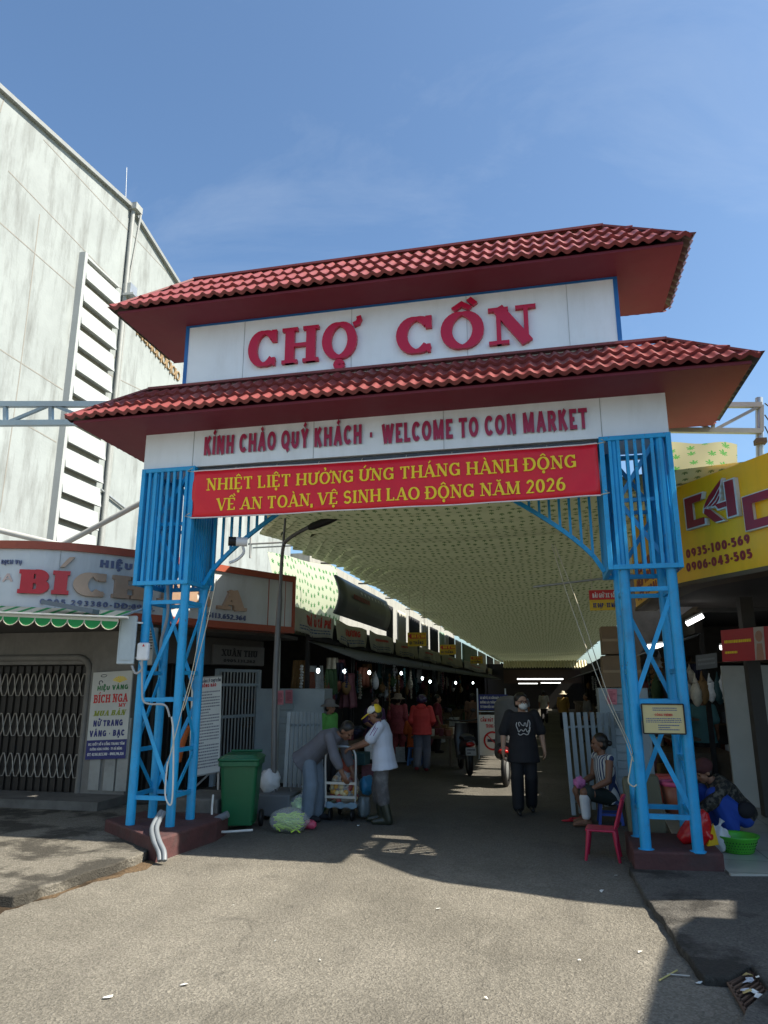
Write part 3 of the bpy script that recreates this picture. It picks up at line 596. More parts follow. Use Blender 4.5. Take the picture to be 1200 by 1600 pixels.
mb = MB(); a = pt(-30, 822, Y=9.5); b = pt(96, 852, Y=9.5); c = pt(225, 783, Y=9.5); mb.tube([a, b], .045, 8); mb.tube([b, c], .045, 8); tag(mb.build('awning_pipe', M_PIPEW), 'bent white pipe over the shop sign in front of the louvred wall', 'pipe')
mb = MB(); mb.tube([pt(388, 850, Y=14), pt(470, 846, Y=14)], .022, 8); mb.tube([pt(392, 838, Y=14), pt(391, 872, Y=14)], .025, 8); mb.tube([pt(395, 856, Y=14), pt(470, 852, Y=14)], .016, 8); tag(mb.build('steel_bracket', mat('truss_grey', (.3, .3, .29))), 'rusty pipe bracket standing behind the jewellery shop roof', 'bracket')

# ------------------------------------------------------------------ jewellery shop
M_FASC = mat('fascia_grey', (.50, .53, .55), .5, var=.08, scale=2, dirt=.45, dcol=(.28, .29, .29), streak=3)
M_REDT = mat('red_trim', (.30, .062, .03), .55, dirt=.3, dcol=(.18, .06, .04))
shop = thing('jewellery_shop', 'corner jewellery shop with curved grey signboard between red bands', 'shop', (-6, 10, 0))
rib = [(-9.2, 7.5), (-7.2, 7.55), (-6.1, 7.85), (-5.35, 8.65), (-4.95, 9.6), (-4.55, 10.45), (-4.1, 11.3)]
def smooth_line(p, n=8):
    out = []
    for i in range(len(p)-1):
        a = Vector(p[max(i-1, 0)]); b = Vector(p[i]); c = Vector(p[i+1]); d = Vector(p[min(i+2, len(p)-1)])
        for k in range(n):
            t = k/n; out.append(.5*((2*b)+(c-a)*t+(2*a-5*b+4*c-d)*t*t+(3*b-a-3*c+d)*t**3))
    return out+[Vector(p[-1])]
class Ribbon:
    def __init__(s, p): s.p = smooth_line(p); s.l = [0]; [s.l.append(s.l[-1]+(b-a).length) for a, b in zip(s.p, s.p[1:])]
    def at(s, u, off=0, ext=True):
        i = 0
        while i < len(s.l)-2 and s.l[i+1] < u: i += 1
        a, b = s.p[i], s.p[i+1]; t = (u-s.l[i])/(s.l[i+1]-s.l[i]); d = (b-a).normalized(); q = a.lerp(b, t); n = Vector((d.y, -d.x)); return q+n*off
    def map(s, z=0, off=0): return lambda u, v, d: (lambda q: Vector((q.x, q.y, z+v)))(s.at(u, off+d))
    def band(s, mb, u0, u1, z0, z1, o0, o1, n=40):
        for i in range(n):
            a = u0+(u1-u0)*i/n; b = u0+(u1-u0)*(i+1)/n; A0, A1, B0, B1 = s.at(a, o0), s.at(a, o1), s.at(b, o0), s.at(b, o1)
            vs = [(*q, z) for z in (z0, z1) for q in (A0, A1, B0, B1)]; fs = [(1, 3, 7, 5), (0, 4, 6, 2), (4, 5, 7, 6), (0, 2, 3, 1)]
            if i == 0: fs.append((0, 1, 5, 4))
            if i == n-1: fs.append((2, 6, 7, 3))
            mb.add(vs, fs)
        return mb
    def u_of(s, x, y, Z): # arclength under a pixel at height Z
        best = min(range(int(600*getattr(s, 'lo', 0)), 601), key=lambda k: abs(s.proj(s.l[-1]*k/600, Z)-x)); return s.l[-1]*best/600
    def proj(s, u, Z):
        q = s.at(u); d = Vector((q.x, q.y, Z))-EYE; return 600+1110*d.dot(_r)/d.dot(_f)
RB = Ribbon(rib); UL = RB.l[-1]; ZB, ZT = 2.55, 3.50
mb = MB(); RB.band(mb, 0, UL, ZB+.10, ZT-.10, -.3, 0); sgn = mb.build('signboard', M_FASC, shop)
mb = MB(); RB.band(mb, 0, UL, ZT-.10, ZT, -.32, .04); mb.build('red_band', M_REDT, shop); mb = MB(); RB.band(mb, 0, UL, ZB, ZB+.10, -.32, .04); mb.build('red_band', M_REDT, shop)
mb = MB(); RB.band(mb, UL, UL+.04, ZB, ZT, -.32, .04, 2); RB.band(mb, UL-.16, UL-.15, ZB+.10, ZT-.10, 0, .004, 1); RB.band(mb, UL-.52, UL-.505, ZB+.10, ZT-.10, 0, .004, 1); mb.build('end_post', M_REDT, shop)
def rtext(name, mt, text, x0, x1, z, h, Zr, d1=.02, **kw):
    u0, u1 = RB.u_of(x0, 0, Zr), RB.u_of(x1, 0, Zr); mb = MB(); lettering(mb, text, RB.map(0, .001), h, W=u1-u0, x0=u0, y0=z, d1=d1, **kw); return mb.build(name, mt, sgn)
M_GOLD = mat('gold_letter', (.40, .27, .19), .35, metal=.2); M_SLATE = mat('slate_letter', (.10, .12, .22), .5)
M_SRED = mat('sign_red', (.45, .012, .02), .35)
sl_kw = dict(thick=.34, thin=.17, serif=True, gap=.10, d1=.05)
rtext('red_lettering', M_SRED, 'BI', 32, 106, 2.83, .30, 2.95, **sl_kw)
mb = MB(); u = RB.u_of(104, 0, 3.2); mb.prism([(u-.07, 3.18), (u-.02, 3.18), (u+.09, 3.32), (u+.02, 3.31)], RB.map(0, .001), 0, .05); mb.build('accent', M_GOLD, sgn)
rtext('gold_lettering', M_GOLD, 'CH', 114, 228, 2.83, .30, 2.95, **sl_kw); rtext('gold_lettering', M_GOLD, 'NG', 246, 328, 2.83, .30, 2.95, **sl_kw); rtext('gold_lettering', M_GOLD, 'A', 340, 380, 2.83, .30, 2.95, **sl_kw)
rtext('gold_lettering', mat('faded_letter', (.5, .38, .35), .5), 'NGA', -34, 20, 2.98, .10, 3.0, thick=.16, gap=.14, d1=.008)
rtext('small_lettering', M_SLATE, 'HIỆU VÀNG', 155, 268, 3.22, .10, 3.25, thick=.26, gap=.16, d1=.012)
rtext('small_lettering', M_SLATE, 'DỊCH VỤ', 2, 35, 3.20, .055, 3.2, thick=.2, gap=.2)
rtext('small_lettering', M_SLATE, '0905.293380-DĐ:0906.', 62, 240, 2.70, .07, 2.72, thick=.18, gap=.2); rtext('small_lettering', M_SLATE, '05113.652.364', 318, 383, 2.69, .075, 2.72, thick=.18, gap=.2)
mb = MB(); u = RB.u_of(93, 0, 3.2); mb.prism([(u-.005, ZB+.1), (u+.005, ZB+.1), (u+.005, ZT-.1), (u-.005, ZT-.1)], RB.map(), .0, .003); mb.build('seam', mat('seam', (.3, .3, .3)), sgn)
M_SHW = mat('shop_wall', (.20, .19, .175), .85, var=.15, dirt=.6, dcol=(.12, .11, .10), streak=3)
mb = MB(); mb.prism([(-9.2, 7.7), (-7.2, 7.75), (-6.3, 8.0), (-5.6, 8.8), (-5.2, 9.7), (-4.8, 10.5), (-4.4, 11.4), (-4.4, 12.5), (-9.2, 12.5)], flat, ZB-.04, ZB+.02); mb.build('ceiling', mat('shop_ceiling', (.08, .075, .07), .9), shop)
mb = MB(); mb.prism([(-9.2, 7.9), (-7.2, 7.9), (-6.3, 8.2), (-5.7, 8.9), (-5.3, 9.8), (-4.9, 10.6), (-4.5, 11.4), (-4.5, 12.5), (-9.2, 12.5)], flat, ZT-.14, ZT-.08); mb.build('roof_slab', M_CONC, shop)
xg, yg = -6.55, 9.74
mb = MB(); mb.b2((-9.4, yg-.02, 2.02), (xg-.1, yg+.2, ZB-.045)); mb.b2((xg-.1, yg-.05, .09), (-5.95, yg+.3, ZB-.045)); mb.build('wall', M_SHW, shop)
mb = MB()
for x in (-6.52, -6.28, -6.08): mb.b2((x, yg-.075, .25), (x+.17, yg-.051, 1.25))
mb.build('wainscot', mat('board_white', (.34, .34, .32), .7, dirt=.5), shop)
mb = MB(); mb.tube([(-9.3, yg-.03, 2.12), (xg-.35, yg-.03, 2.12)]+[(xg-.35+.2*math.sin(t), yg-.03, 1.92+.2*math.cos(t)) for t in (.4, .8, 1.2, 1.57)]+[(xg-.15, yg-.03, .2)], .05, 8); mb.build('frame_mould', M_SHW, shop)
# folding lattice gate
fg = MB(); fg.b2((-9.4, yg+.16, .09), (xg-.1, yg+.2, 2.02)); fgate = thing('folding_gate', 'closed black folding lattice gate across the jewellery shop front', 'gate', (-8, yg, .09)); fg.build('backing', M_DARK, fgate)
sl2 = MB(); n = 22
for i in range(n): x = -9.35+(xg-.15+9.35)*i/(n-1); sl2.b2((x-.014, yg+.10, .12), (x+.014, yg+.13, 2.0)); sl2.b2((x+.03, yg+.13, .12), (x+.09, yg+.15, 2.0))
sl2.build('slats', mat('gate_slat', (.035, .032, .03), .5, metal=.3), fgate)
for zc in (.55, 1.13, 1.72):
    lt = MB()
    for i in range(n-1):
        x = -9.35+(xg-.15+9.35)*i/(n-1); w = (xg-.15+9.35)/(n-1)
        for s in (1, -1): lt.tube([(x+w*t-w*.2, yg+.085+.008*s, zc+s*(.17*math.sin((t*1.4-.2-.5)*math.pi*.86))) for t in [k/6*1.0 for k in range(7)]], .010, 4)
    lt.build('lattice', mat('gate_lattice', (.40, .37, .33), .45, metal=.4), fgate)
mb = MB(); mb.b2((-9.5, 9.0, .06), (-5.9, 9.73, .20)); tag(mb.build('shop_step', M_CONC), 'low grimy concrete step under the black folding gate', 'step')
# green scalloped awning over the step
aw = thing('striped_awning', 'green and white striped awning with scalloped edge beside the gate tower', 'awning', (-6, 7.1, 2.4))
a0, a1 = pt(-90, 955, Y=7.15), pt(186, 967, Y=7.15)
stripes = [MB(), MB()]; ns = 11
for i in range(ns*3):
    t0, t1 = i/(ns*3), (i+1)/(ns*3); P, Q = a0.lerp(a1, t0), a0.lerp(a1, t1); up = Vector((0, .36, .12))
    stripes[(i % 3 == 1)*1].add([P, Q, Q+up, P+up], [(0, 1, 2, 3)])
sc = [MB(), MB()]
for i in range(ns):
    P, Q = a0.lerp(a1, i/ns), a0.lerp(a1, (i+1)/ns); L = (Q-P)
    ptsx = [P, Q]+[P+L*(.5+.5*math.cos(R(180*k/8)))-Vector((0, .01*math.sin(R(180*k/8)), .03+.095*math.sin(R(180*k/8)))) for k in range(9)]
    sc[0].add([p+Vector((0, -.004, 0)) for p in ptsx], [tuple(range(11))])
    for (u0, u1, k) in ((0, 1, 1),): sc[1].add([P+Vector((0, -.008, .0)), Q+Vector((0, -.008, .0)), Q+Vector((0, -.008, -.03)), P+Vector((0, -.008, -.03))], [(0, 1, 2, 3)]); sc[1].tube([p+Vector((0, -.008, 0)) for p in ptsx[2:]], .006, 4)
def cloth(name, c, tr=.35):
    m = mat(name, c, .8, var=.1); N_ = m.node_tree.nodes; L_ = m.node_tree.links; tb = N_.new('ShaderNodeBsdfTranslucent'); tb.inputs[0].default_value = (*c, 1); mx = N_.new('ShaderNodeMixShader'); mx.inputs[0].default_value = tr; L_.new(N_['Principled BSDF'].outputs[0], mx.inputs[1]); L_.new(tb.outputs[0], mx.inputs[2]); L_.new(mx.outputs[0], N_['Material Output'].inputs[0]); return m
M_GRN = cloth('awning_green', (.02, .30, .08)); M_CRM = cloth('awning_cream', (.66, .62, .50))
stripes[0].build('top_cloth', M_CRM, aw, solid=.004); stripes[1].build('green_stripe', M_GRN, aw, solid=.004); sc[0].build('valance', M_GRN, aw, solid=.003); sc[1].build('valance_trim', M_CRM, aw)
mb = MB(); mb.tube([a0+Vector((0, -.01, .01)), a1+Vector((.12, -.01, .01))], .014, 6); mb.tube([a1+Vector((0, 0, .02)), a1+Vector((0, .5, .17))], .014, 6); mb.build('rail', M_STEEL, aw)
mb = MB(); b0, b1 = pt(70, 941, Y=7.3), pt(150, 956, Y=7.25); mb.bar(b0, b1, .12, .05); tag(mb.build('rolled_tarp', mat('tarp_slate', (.12, .15, .18), .7, dirt=.3)), 'rolled slate grey tarp lying over the striped awning', 'tarp')
# set-back side of the shop with a grille door
a, b = Vector((-5.95, 9.8, 0)), Vector((-5.05, 12.5, 0)); sd = (b-a).normalized(); smap = plane((a.x, a.y, 0), sd)
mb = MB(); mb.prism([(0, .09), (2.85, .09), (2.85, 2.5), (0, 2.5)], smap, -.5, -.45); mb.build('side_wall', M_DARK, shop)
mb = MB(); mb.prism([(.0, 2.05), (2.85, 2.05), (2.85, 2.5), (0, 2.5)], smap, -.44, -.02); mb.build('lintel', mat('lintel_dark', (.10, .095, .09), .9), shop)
gd = thing('grille_door', 'grey barred steel door standing open behind the notice board', 'door', smap(2.2, .1, 0))
mb = MB(); u0, u1, zt_ = 1.62, 2.66, 1.98
for u in (u0, u1): mb.bar(smap(u, .12, .06), smap(u, zt_, .06), .07)
for z in (.55, 1.2, 1.72, 1.96): mb.bar(smap(u0, z, .06), smap(u1, z, .06), .05)
mb.build('frame', M_GREYST, gd); mb = MB()
for i in range(1, 13): u = u0+(u1-u0)*i/13; mb.bar(smap(u, .12, .06), smap(u, zt_, .06), .018)
mb.build('bars', M_STEEL, gd)
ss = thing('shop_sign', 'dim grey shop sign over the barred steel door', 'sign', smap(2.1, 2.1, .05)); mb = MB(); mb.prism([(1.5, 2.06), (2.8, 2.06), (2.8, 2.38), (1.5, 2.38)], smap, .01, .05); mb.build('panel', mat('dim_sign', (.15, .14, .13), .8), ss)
mb = MB(); lettering(mb, 'XUÂN THU', smap, .11, W=.9, x0=1.7, y0=2.2, thick=.25, thin=.12, serif=True, d0=.05, d1=.053); lettering(mb, '0905.131.262', smap, .05, W=.8, x0=1.75, y0=2.1, thick=.2, d0=.05, d1=.053); mb.build('lettering', M_BLACK, ss)
mb = MB(); mb.bar(smap(.35, .12, 0), smap(.35, 2.05, 0), .05); 
for i in range(12): mb.bar(smap(.1+i*.11, .12, -.1), smap(.1+i*.11, 2.05, -.1), .02)
tag(mb.build('window_grille', mat('grille_dark', (.05, .045, .04), .5, metal=.3)), 'dark window grille of the jewellery shop seen through the gate tower', 'grille')

# ------------------------------------------------------------------ shade canopy over the alley
def print_cloth(name, c, p, scale, tr):
    m = bpy.data.materials.new(name); m.use_nodes = True; N = m.node_tree.nodes; L = m.node_tree.links; b = N['Principled BSDF']; b.inputs['Roughness'].default_value = .8; b.inputs['Specular IOR Level'].default_value = .2
    tc = N.new('ShaderNodeTexCoord'); mp_ = N.new('ShaderNodeMapping'); mp_.inputs['Scale'].default_value = (scale, scale*.85, scale); L.new(tc.outputs['UV'], mp_.inputs[0])
    vo = N.new('ShaderNodeTexVoronoi'); vo.voronoi_dimensions = '2D'; vo.inputs['Scale'].default_value = 1; vo.inputs['Randomness'].default_value = .45; L.new(mp_.outputs[0], vo.inputs['Vector'])
    sb_ = N.new('ShaderNodeVectorMath'); sb_.operation = 'SUBTRACT'; L.new(mp_.outputs[0], sb_.inputs[0]); L.new(vo.outputs['Position'], sb_.inputs[1]); sx = N.new('ShaderNodeSeparateXYZ'); L.new(sb_.outputs[0], sx.inputs[0])
    def mth(op, a, bb=None):
        q = N.new('ShaderNodeMath'); q.operation = op
        for i, v in enumerate((a, bb)):
            if v is None: continue
            if isinstance(v, (int, float)): q.inputs[i].default_value = v
            else: L.new(v, q.inputs[i])
        return q.outputs[0]
    ang = mth('ARCTAN2', sx.outputs[0], sx.outputs[1]); lobes = mth('ABSOLUTE', mth('COSINE', mth('MULTIPLY', ang, 3.5))); rad = mth('ADD', .07, mth('MULTIPLY', lobes, .27)); rad = mth('MULTIPLY', rad, mth('ADD', .8, mth('MULTIPLY', mth('COSINE', ang), .25)))
    f = mth('LESS_THAN', vo.outputs['Distance'], rad)
    mi = N.new('ShaderNodeMix'); mi.data_type = 'RGBA'; L.new(f, mi.inputs[0]); mi.inputs[6].default_value = (*c, 1); mi.inputs[7].default_value = (*p, 1); L.new(mi.outputs[2], b.inputs['Base Color'])
    tb = N.new('ShaderNodeBsdfTranslucent'); L.new(mi.outputs[2], tb.inputs[0]); mx = N.new('ShaderNodeMixShader'); mx.inputs[0].default_value = tr; L.new(b.outputs[0], mx.inputs[1]); L.new(tb.outputs[0], mx.inputs[2]); L.new(mx.outputs[0], N['Material Output'].inputs[0]); return m
M_CAN = print_cloth('canopy_print', (.44, .48, .29), (.08, .15, .05), 7.2, .05); M_CAN2 = print_cloth('hung_print', (.60, .66, .50), (.05, .24, .07), 5.5, .55)
def uv_of(o, fn):
    me = o.data; uv = me.uv_layers.new(name='uv')
    for l in me.loops: uv.data[l.index].uv = fn(me.vertices[l.vertex_index].co)
can = thing('fabric_canopy', 'leaf printed pale green fabric canopy stretched over the market alley', 'canopy', (-.8, 20, 4.2))
yl0, yr0, Y1 = 10.85, 7.75, 78.
def zz(s): return abs((s*1.0) % 1-.5)*2
def cfn(u, v):
    y0 = 8.45+(yl0-8.45)*max(0, 1-u/.17); y = y0+(Y1-y0)*(v**1.6)
    xl = -4.62+.08*min(max(y-11, 0), 4.3)-.008*max(0, y-15)+.10*zz(y/.45); xr = 3.0+.0*y
    if 10.6 < y < 18.6: xr = 2.02+.30*zz(y/.55)
    x = xl+(xr-xl)*u
    k = (y-8.45) % 3.2/3.2
    return Vector((x, y, 4.22-.16*math.sin(math.pi*u)-.13*math.sin(math.pi*k)*(.4+.6*math.sin(math.pi*u))+.012*math.sin(y*11+x*1.2)))
co = MB().grid(cfn, 26, 800).build('fabric', M_CAN, can); uv_of(co, lambda c: (c.x, c.y))
mb = MB()
for k in range(1, 22): y = 8+3.2*k; mb.tube([(-4.6, y, 4.26), (-1, y, 4.12), (3.2, y, 4.26)], .02, 6)
mb.build('cross_wire', mat('wire_dark', (.05, .05, .04), .5), can)
# piece of the same cloth outside the right tower and one hung on the left
q = MB().grid(lambda u, v: (lambda a, b: a.lerp(b, u))(pt(1040, 690, Y=10.6).lerp(pt(1040, 800, Y=10.6), v), pt(1153, 694, Y=10.6).lerp(pt(1142, 800, Y=10.6), v))+Vector((0, .06*math.sin(7*u+3*v)-.5*v, .02*math.sin(9*u))), 12, 8).build('hanging_cloth', print_cloth('canopy_print_b', (.36, .33, .19), (.07, .26, .05), 4.6, .3)); uv_of(q, lambda c: (c.x, c.z+c.y)); tag(q, 'tan leaf printed cloth flap above the yellow sign', 'cloth')
a, b, c, d = pt(418, 862, Y=13.2), pt(521, 886, Y=16.6), pt(521, 1000, Y=16.6), pt(415, 985, Y=13.2)
q = MB().grid(lambda u, v: d.lerp(c, u).lerp(a.lerp(b, u), v)+Vector((.05*math.sin(8*u)+.14*math.sin(math.pi*v), 0, 0)), 16, 8).build('hanging_cloth', M_CAN2); uv_of(q, lambda c: (c.y, c.z)); tag(q, 'mint leaf printed cloth hung upright above the stall signs', 'cloth')

# ------------------------------------------------------------------ yellow corner building
M_YSIGN = mat('yellow_sign', (.95, .49, .006), .4, var=.06, scale=2, dirt=.25, dcol=(.35, .2, .02), streak=3)
ys = thing('corner_shop', 'corner shop under a curved yellow signboard with crimson letters', 'shop', (3.5, 10, 0))
RY = Ribbon([(1.44, 11.9), (1.46, 10.9), (1.50, 9.95), (1.60, 9.15), (1.83, 8.66), (2.08, 8.24), (2.32, 7.82), (2.6, 7.35), (3.1, 6.9)]); UY = RY.l[-1]; RY.lo = .50; zb, zt = 2.9, 4.06
mb = MB(); RY.band(mb, 0, UY, zb, zt, -.25, 0, 60); ysg = mb.build('signboard', M_YSIGN, ys)
mb = MB(); RY.band(mb, 0, UY, zb-.05, zb-.002, -.3, .02, 60); mb.build('lip', mat('lip_brown', (.10, .07, .04), .7), ys)
def ytext(text, x0, x1, z, h, mt=None, nm='lettering', **kw):
    u0, u1 = RY.u_of(x0, 0, z+h/2), RY.u_of(x1, 0, z+h/2); mb = MB(); lettering(mb, text, RY.map(0, .001), h, W=u1-u0, x0=u0, y0=z, **kw); return mb.build(nm, mt or M_CRIM2, ysg)
M_CRIM2 = mat('sign_crimson', (.28, .006, .02), .4); M_LW = mat('letter_white', (.62, .60, .58), .4)
ytext('0935·100·569', 1072, 1172, 3.17, .105, thick=.23, gap=.14); ytext('0906·043·505', 1073, 1175, 3.01, .105, thick=.23, gap=.14)
ux0, ux1 = RY.u_of(1077, 0, 3.7), RY.u_of(1156, 0, 3.7); W = ux1-ux0
def yl(polys, d0, d1, mt, nm):
    mb = MB()
    for i, p in enumerate(polys): mb.prism([(ux0+a*W, 3.50+b*.36) for a, b in p], RY.map(0, .001), d0, d1+i*.0006)
    mb.build(nm, mt, ysg)
lg = [[(0, 0), (.37, 0), (.37, .22), (.15, .22), (.15, .78), (.33, .78), (.37, 1), (0, 1)], [(.40, .47), (.50, .40), (.72, -.04), (.56, -.04), (.38, .32)], [(.82, 1.10), (.98, 1.10), (.98, .0), (.82, 0)], [(.60, .50), (.81, .50), (.81, .34), (.66, .34)]]
lg += [[(.39, .50), (.42, .62), (.50, .82), (.66, 1.08), (.76, 1.22), (.73, 1.04), (.60, .76), (.47, .56)], [(.46, .50), (.60, .69), (.71, .94), (.705, .82), (.62, .63), (.52, .50)], [(.54, .48), (.63, .58), (.70, .74), (.70, .66), (.65, .54), (.58, .46)]]
big = []
for p in lg:
    cx = sum(a for a, b in p)/len(p); cy = sum(b for a, b in p)/len(p); big.append([(a+.03*(1 if a > cx else -1), b+.045*(1 if b > cy else -1)) for a, b in p])
yl(big, 0, .05, M_LW, 'logo_edge'); yl(lg, .05, .056, M_CRIM2, 'logo')
ub = RY.u_of(1172, 0, 3.3); bc = [(ub, 0), (ub+.42, 0), (ub+.42, .09), (ub+.12, .09), (ub+.12, .27), (ub+.42, .27), (ub+.42, .36), (ub, .36)]
for gro, d0, d1, mt in ((.012, 0, .05, M_LW), (0, .05, .056, M_CRIM2)):
    mb = MB(); cx = ub+.2; mb.prism([(a+gro*(1 if a > cx else -1), 3.30+b+gro*(1 if b > .18 else -1)) for a, b in bc], RY.map(0, .001), d0, d1); mb.build('big_letter', mt, ysg)
u1 = RY.u_of(1044, 0, 3.1); mb = MB(); 
for zz_, hh in ((3.35, .14), (3.15, .14), (2.98, .1)): lettering(mb, 'ĐIỆN THOẠI', RY.map(0, .001), hh, W=1.6, x0=.3, y0=zz_, thick=.25)
mb.build('side_lettering', M_CRIM2, ysg)
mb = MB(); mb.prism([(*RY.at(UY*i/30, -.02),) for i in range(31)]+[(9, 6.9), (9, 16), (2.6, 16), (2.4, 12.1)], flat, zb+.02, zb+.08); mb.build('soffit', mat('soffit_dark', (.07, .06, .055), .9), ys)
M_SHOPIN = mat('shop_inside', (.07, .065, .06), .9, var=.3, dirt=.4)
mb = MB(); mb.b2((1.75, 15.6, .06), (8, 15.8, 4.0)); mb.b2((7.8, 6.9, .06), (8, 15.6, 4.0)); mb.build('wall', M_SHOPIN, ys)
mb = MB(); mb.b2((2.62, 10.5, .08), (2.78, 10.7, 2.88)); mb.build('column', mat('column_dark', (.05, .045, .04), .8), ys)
mb = MB(); mb.b2((4.95, 16, 0), (5.2, 60, 5.3)); tag(mb.build('sun_block_wall', M_SHOPIN), 'unseen dark wall added behind the right stalls to block the sun', 'wall')  # added out of view to keep sun off the alley
# unseen tin roof added beyond the frame, outlined to throw the curved road shade
zr = 5.3; sh = lambda x, y: (lambda p: (p.x+.887*zr, p.y-.08*zr))(pt(x, y, Z=0))
poly = [sh(*p) for p in [(566, 1337), (600, 1350), (650, 1369), (700, 1380), (800, 1393), (900, 1408), (1000, 1419), (1060, 1418), (1142, 1418), (1140, 1448), (1080, 1444), (1050, 1464), (1034, 1510), (1010, 1600)]]+[(4.95, 2), (4.8, -2), (14, -2), (14, 7.0), (3.0, 7.5)]
tr = thing('shade_roof', 'unseen tin roof on posts added to cast the curved shade on the road', 'roof', (8, 3, 0)); mb = MB(); mb.prism(poly, flat, zr, zr+.03); mb.build('sheet', mat('tin_dark', (.10, .09, .085), .7, dirt=.5), tr)
for x, y in ((6.4, 0), (6.4, 5.2), (11, 0), (11, 5.2)): mb = MB(); mb.tube([(x, y, 0), (x, y, zr)], .06, 8); mb.build('post', M_STEEL, tr)

# ------------------------------------------------------------------ market stalls along the alley
rnd = random.Random(11)
M_AWN = mat('awning_grey', (.12, .13, .14), .8, var=.2, dirt=.5); M_TIMB = mat('timber', (.10, .07, .045), .8, var=.3); M_ROOF = mat('stall_roof', (.08, .08, .08), .8, var=.2, dirt=.4)
def corr(mb, a, b, up, n, amp):   # corrugated sheet between a-b, running along up
    a, b, up = Vector(a), Vector(b), Vector(up); nr = (b-a).cross(up).normalized()
    return mb.grid(lambda u, v: a.lerp(b, u)+up*v+nr*amp*math.sin(u*n*6.283), n*6, 1)
def stall(side, y0, L, label):
    fx = -4.3 if side < 0 else 2.45; s = side
    t = thing('market_stall', label, 'stall', (fx+s*1.2, y0+L/2, 0), 'stalls along the market alley')
    B = lambda mb, x0, x1, a, b, c, d: mb.b2((fx+s*x0, a, c), (fx+s*x1, b, d))
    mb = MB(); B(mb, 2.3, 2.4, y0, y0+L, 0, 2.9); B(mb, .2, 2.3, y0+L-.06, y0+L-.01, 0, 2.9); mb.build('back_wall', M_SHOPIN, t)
    mb = MB(); B(mb, -.05, 2.4, y0, y0+L, 2.86, 2.93); mb.build('roof', M_ROOF, t)
    mb = MB(); B(mb, -.7, .35, y0+.1, y0+L-.3, .55, .68); B(mb, -.62, .3, y0+.15, y0+L-.35, .05, .549); mb.build('counter', M_TIMB, t)
    for k in (0, 1):
        mb = MB(); y = y0+.05+k*(L-.2); B(mb, -.02, .05, y, y+.07, 0, 2.86); mb.build('post', M_DARK, t)
    mb = MB(); a = (fx, y0+.02, 2.52); b = (fx, y0+L-.05, 2.52); corr(mb, a, b, (-s*1.0, 0, -.36), int(L*5), .018); mb.build('awning', M_AWN, t, solid=.006)
    mb = MB(); B(mb, -.09, .02, y0, y0+L-.02, 2.53, 2.855); mb.build('lintel', M_DARK, t)
    for k in range(2):
        mb = MB(); B(mb, 1.6, 2.29, y0+.1, y0+L-.15, .9+.5*k, .94+.5*k); mb.build('shelf', M_TIMB, t)
    return t
YS = [12.75+3.2*k for k in range(13)]
for k, y in enumerate(YS): stall(-1, y, 3.2, 'dark open stall with grey awning in the row with printed banners')
for k, y in enumerate(YS): stall(1, y-.4, 3.2, 'dark open stall with grey awning beside the sun streaked right edge of the canopy')
# goods: one of each kind, then copies in other colours
PAL = [mat('goods_%s' % n, c, r, var=.25, scale=14) for n, c, r in [('rust', (.14, .04, .02), .7), ('ochre', (.18, .10, .035), .7), ('cream', (.50, .46, .38), .6), ('slate', (.06, .07, .09), .6), ('teal', (.02, .07, .08), .6), ('wine', (.10, .012, .02), .6), ('leaf', (.035, .08, .03), .7), ('silver', (.60, .62, .64), .22), ('navyblue', (.015, .02, .06), .6), ('pinky', (.20, .07, .09), .6)]]
def proto_garment():
    f = lambda u, v: Vector(((u-.5)*(.34+.10*(1-v)), .05*math.sin(u*15+v*2)*(.4+.6*(1-v))+.02*math.sin(7*v), -.72*(1-v)-.02*math.sin(u*12)*(1-v)))
    return MB().grid(f, 18, 10).build('hanging_garment', PAL[0], solid=.01)
def proto_bag():
    mb = MB(); mb.ball((0, 0, -.30), (.12, .09, .17), 12, 10, f=lambda v: 1+.10*math.sin(7*v.x+5*v.z)); mb.tube([(0, 0, -.14), (.01, 0, -.05), (0, 0, 0)], [.05, .015, .01], 7); return mb.build('hanging_bag', PAL[1])
def proto_packet():
    mb = MB(); mb.box((0, 0, .08), (.13, .09, .16)); return mb.build('packet', PAL[2], bevel=.012)
def proto_basket():
    mb = MB(); mb.lathe([(.001, .005), (.13, .005), (.19, .14), (.205, .15), (.19, .15), (.125, .02), (.001, .02)], n=18)
    for i in range(14): a = i*2.4; r = .05+.09*(i % 3)/2; mb.ball((r*math.cos(a), r*math.sin(a), .12+.03*(i % 2)), (.055, .045, .045), 8, 6)
    return mb.build('goods_basket', PAL[1])
def proto_tin():
    mb = MB(); mb.lathe([(.001, 0), (.06, 0), (.062, .01), (.06, .02), (.06, .17), (.063, .18), (.06, .19), (.001, .19)], n=14); return mb.build('tin', PAL[7])
def proto_strip():
    mb = MB()
    for i in range(9): mb.ball((.012*math.sin(i*2.1), 0, -.06-.085*i), (.055, .022, .042), 8, 6, Matrix.Rotation(.3*math.sin(i*1.7), 3, 'Y'))
    mb.tube([(0, 0, 0), (0, 0, -.75)], .004, 4); return mb.build('packet_strip', PAL[7])
def proto_carton():
    mb = MB(); mb.box((0, 0, .16), (.42, .32, .32)); return mb.build('stall_carton', PAL[1], bevel=.008)
PR = {'packet_strip': (proto_strip(), 'packets'), 'stall_carton': (proto_carton(), 'carton'), 'hanging_garment': (proto_garment(), 'garment'), 'hanging_bag': (proto_bag(), 'bag'), 'packet': (proto_packet(), 'packet'), 'goods_basket': (proto_basket(), 'basket'), 'tin': (proto_tin(), 'tin')}
used = set()
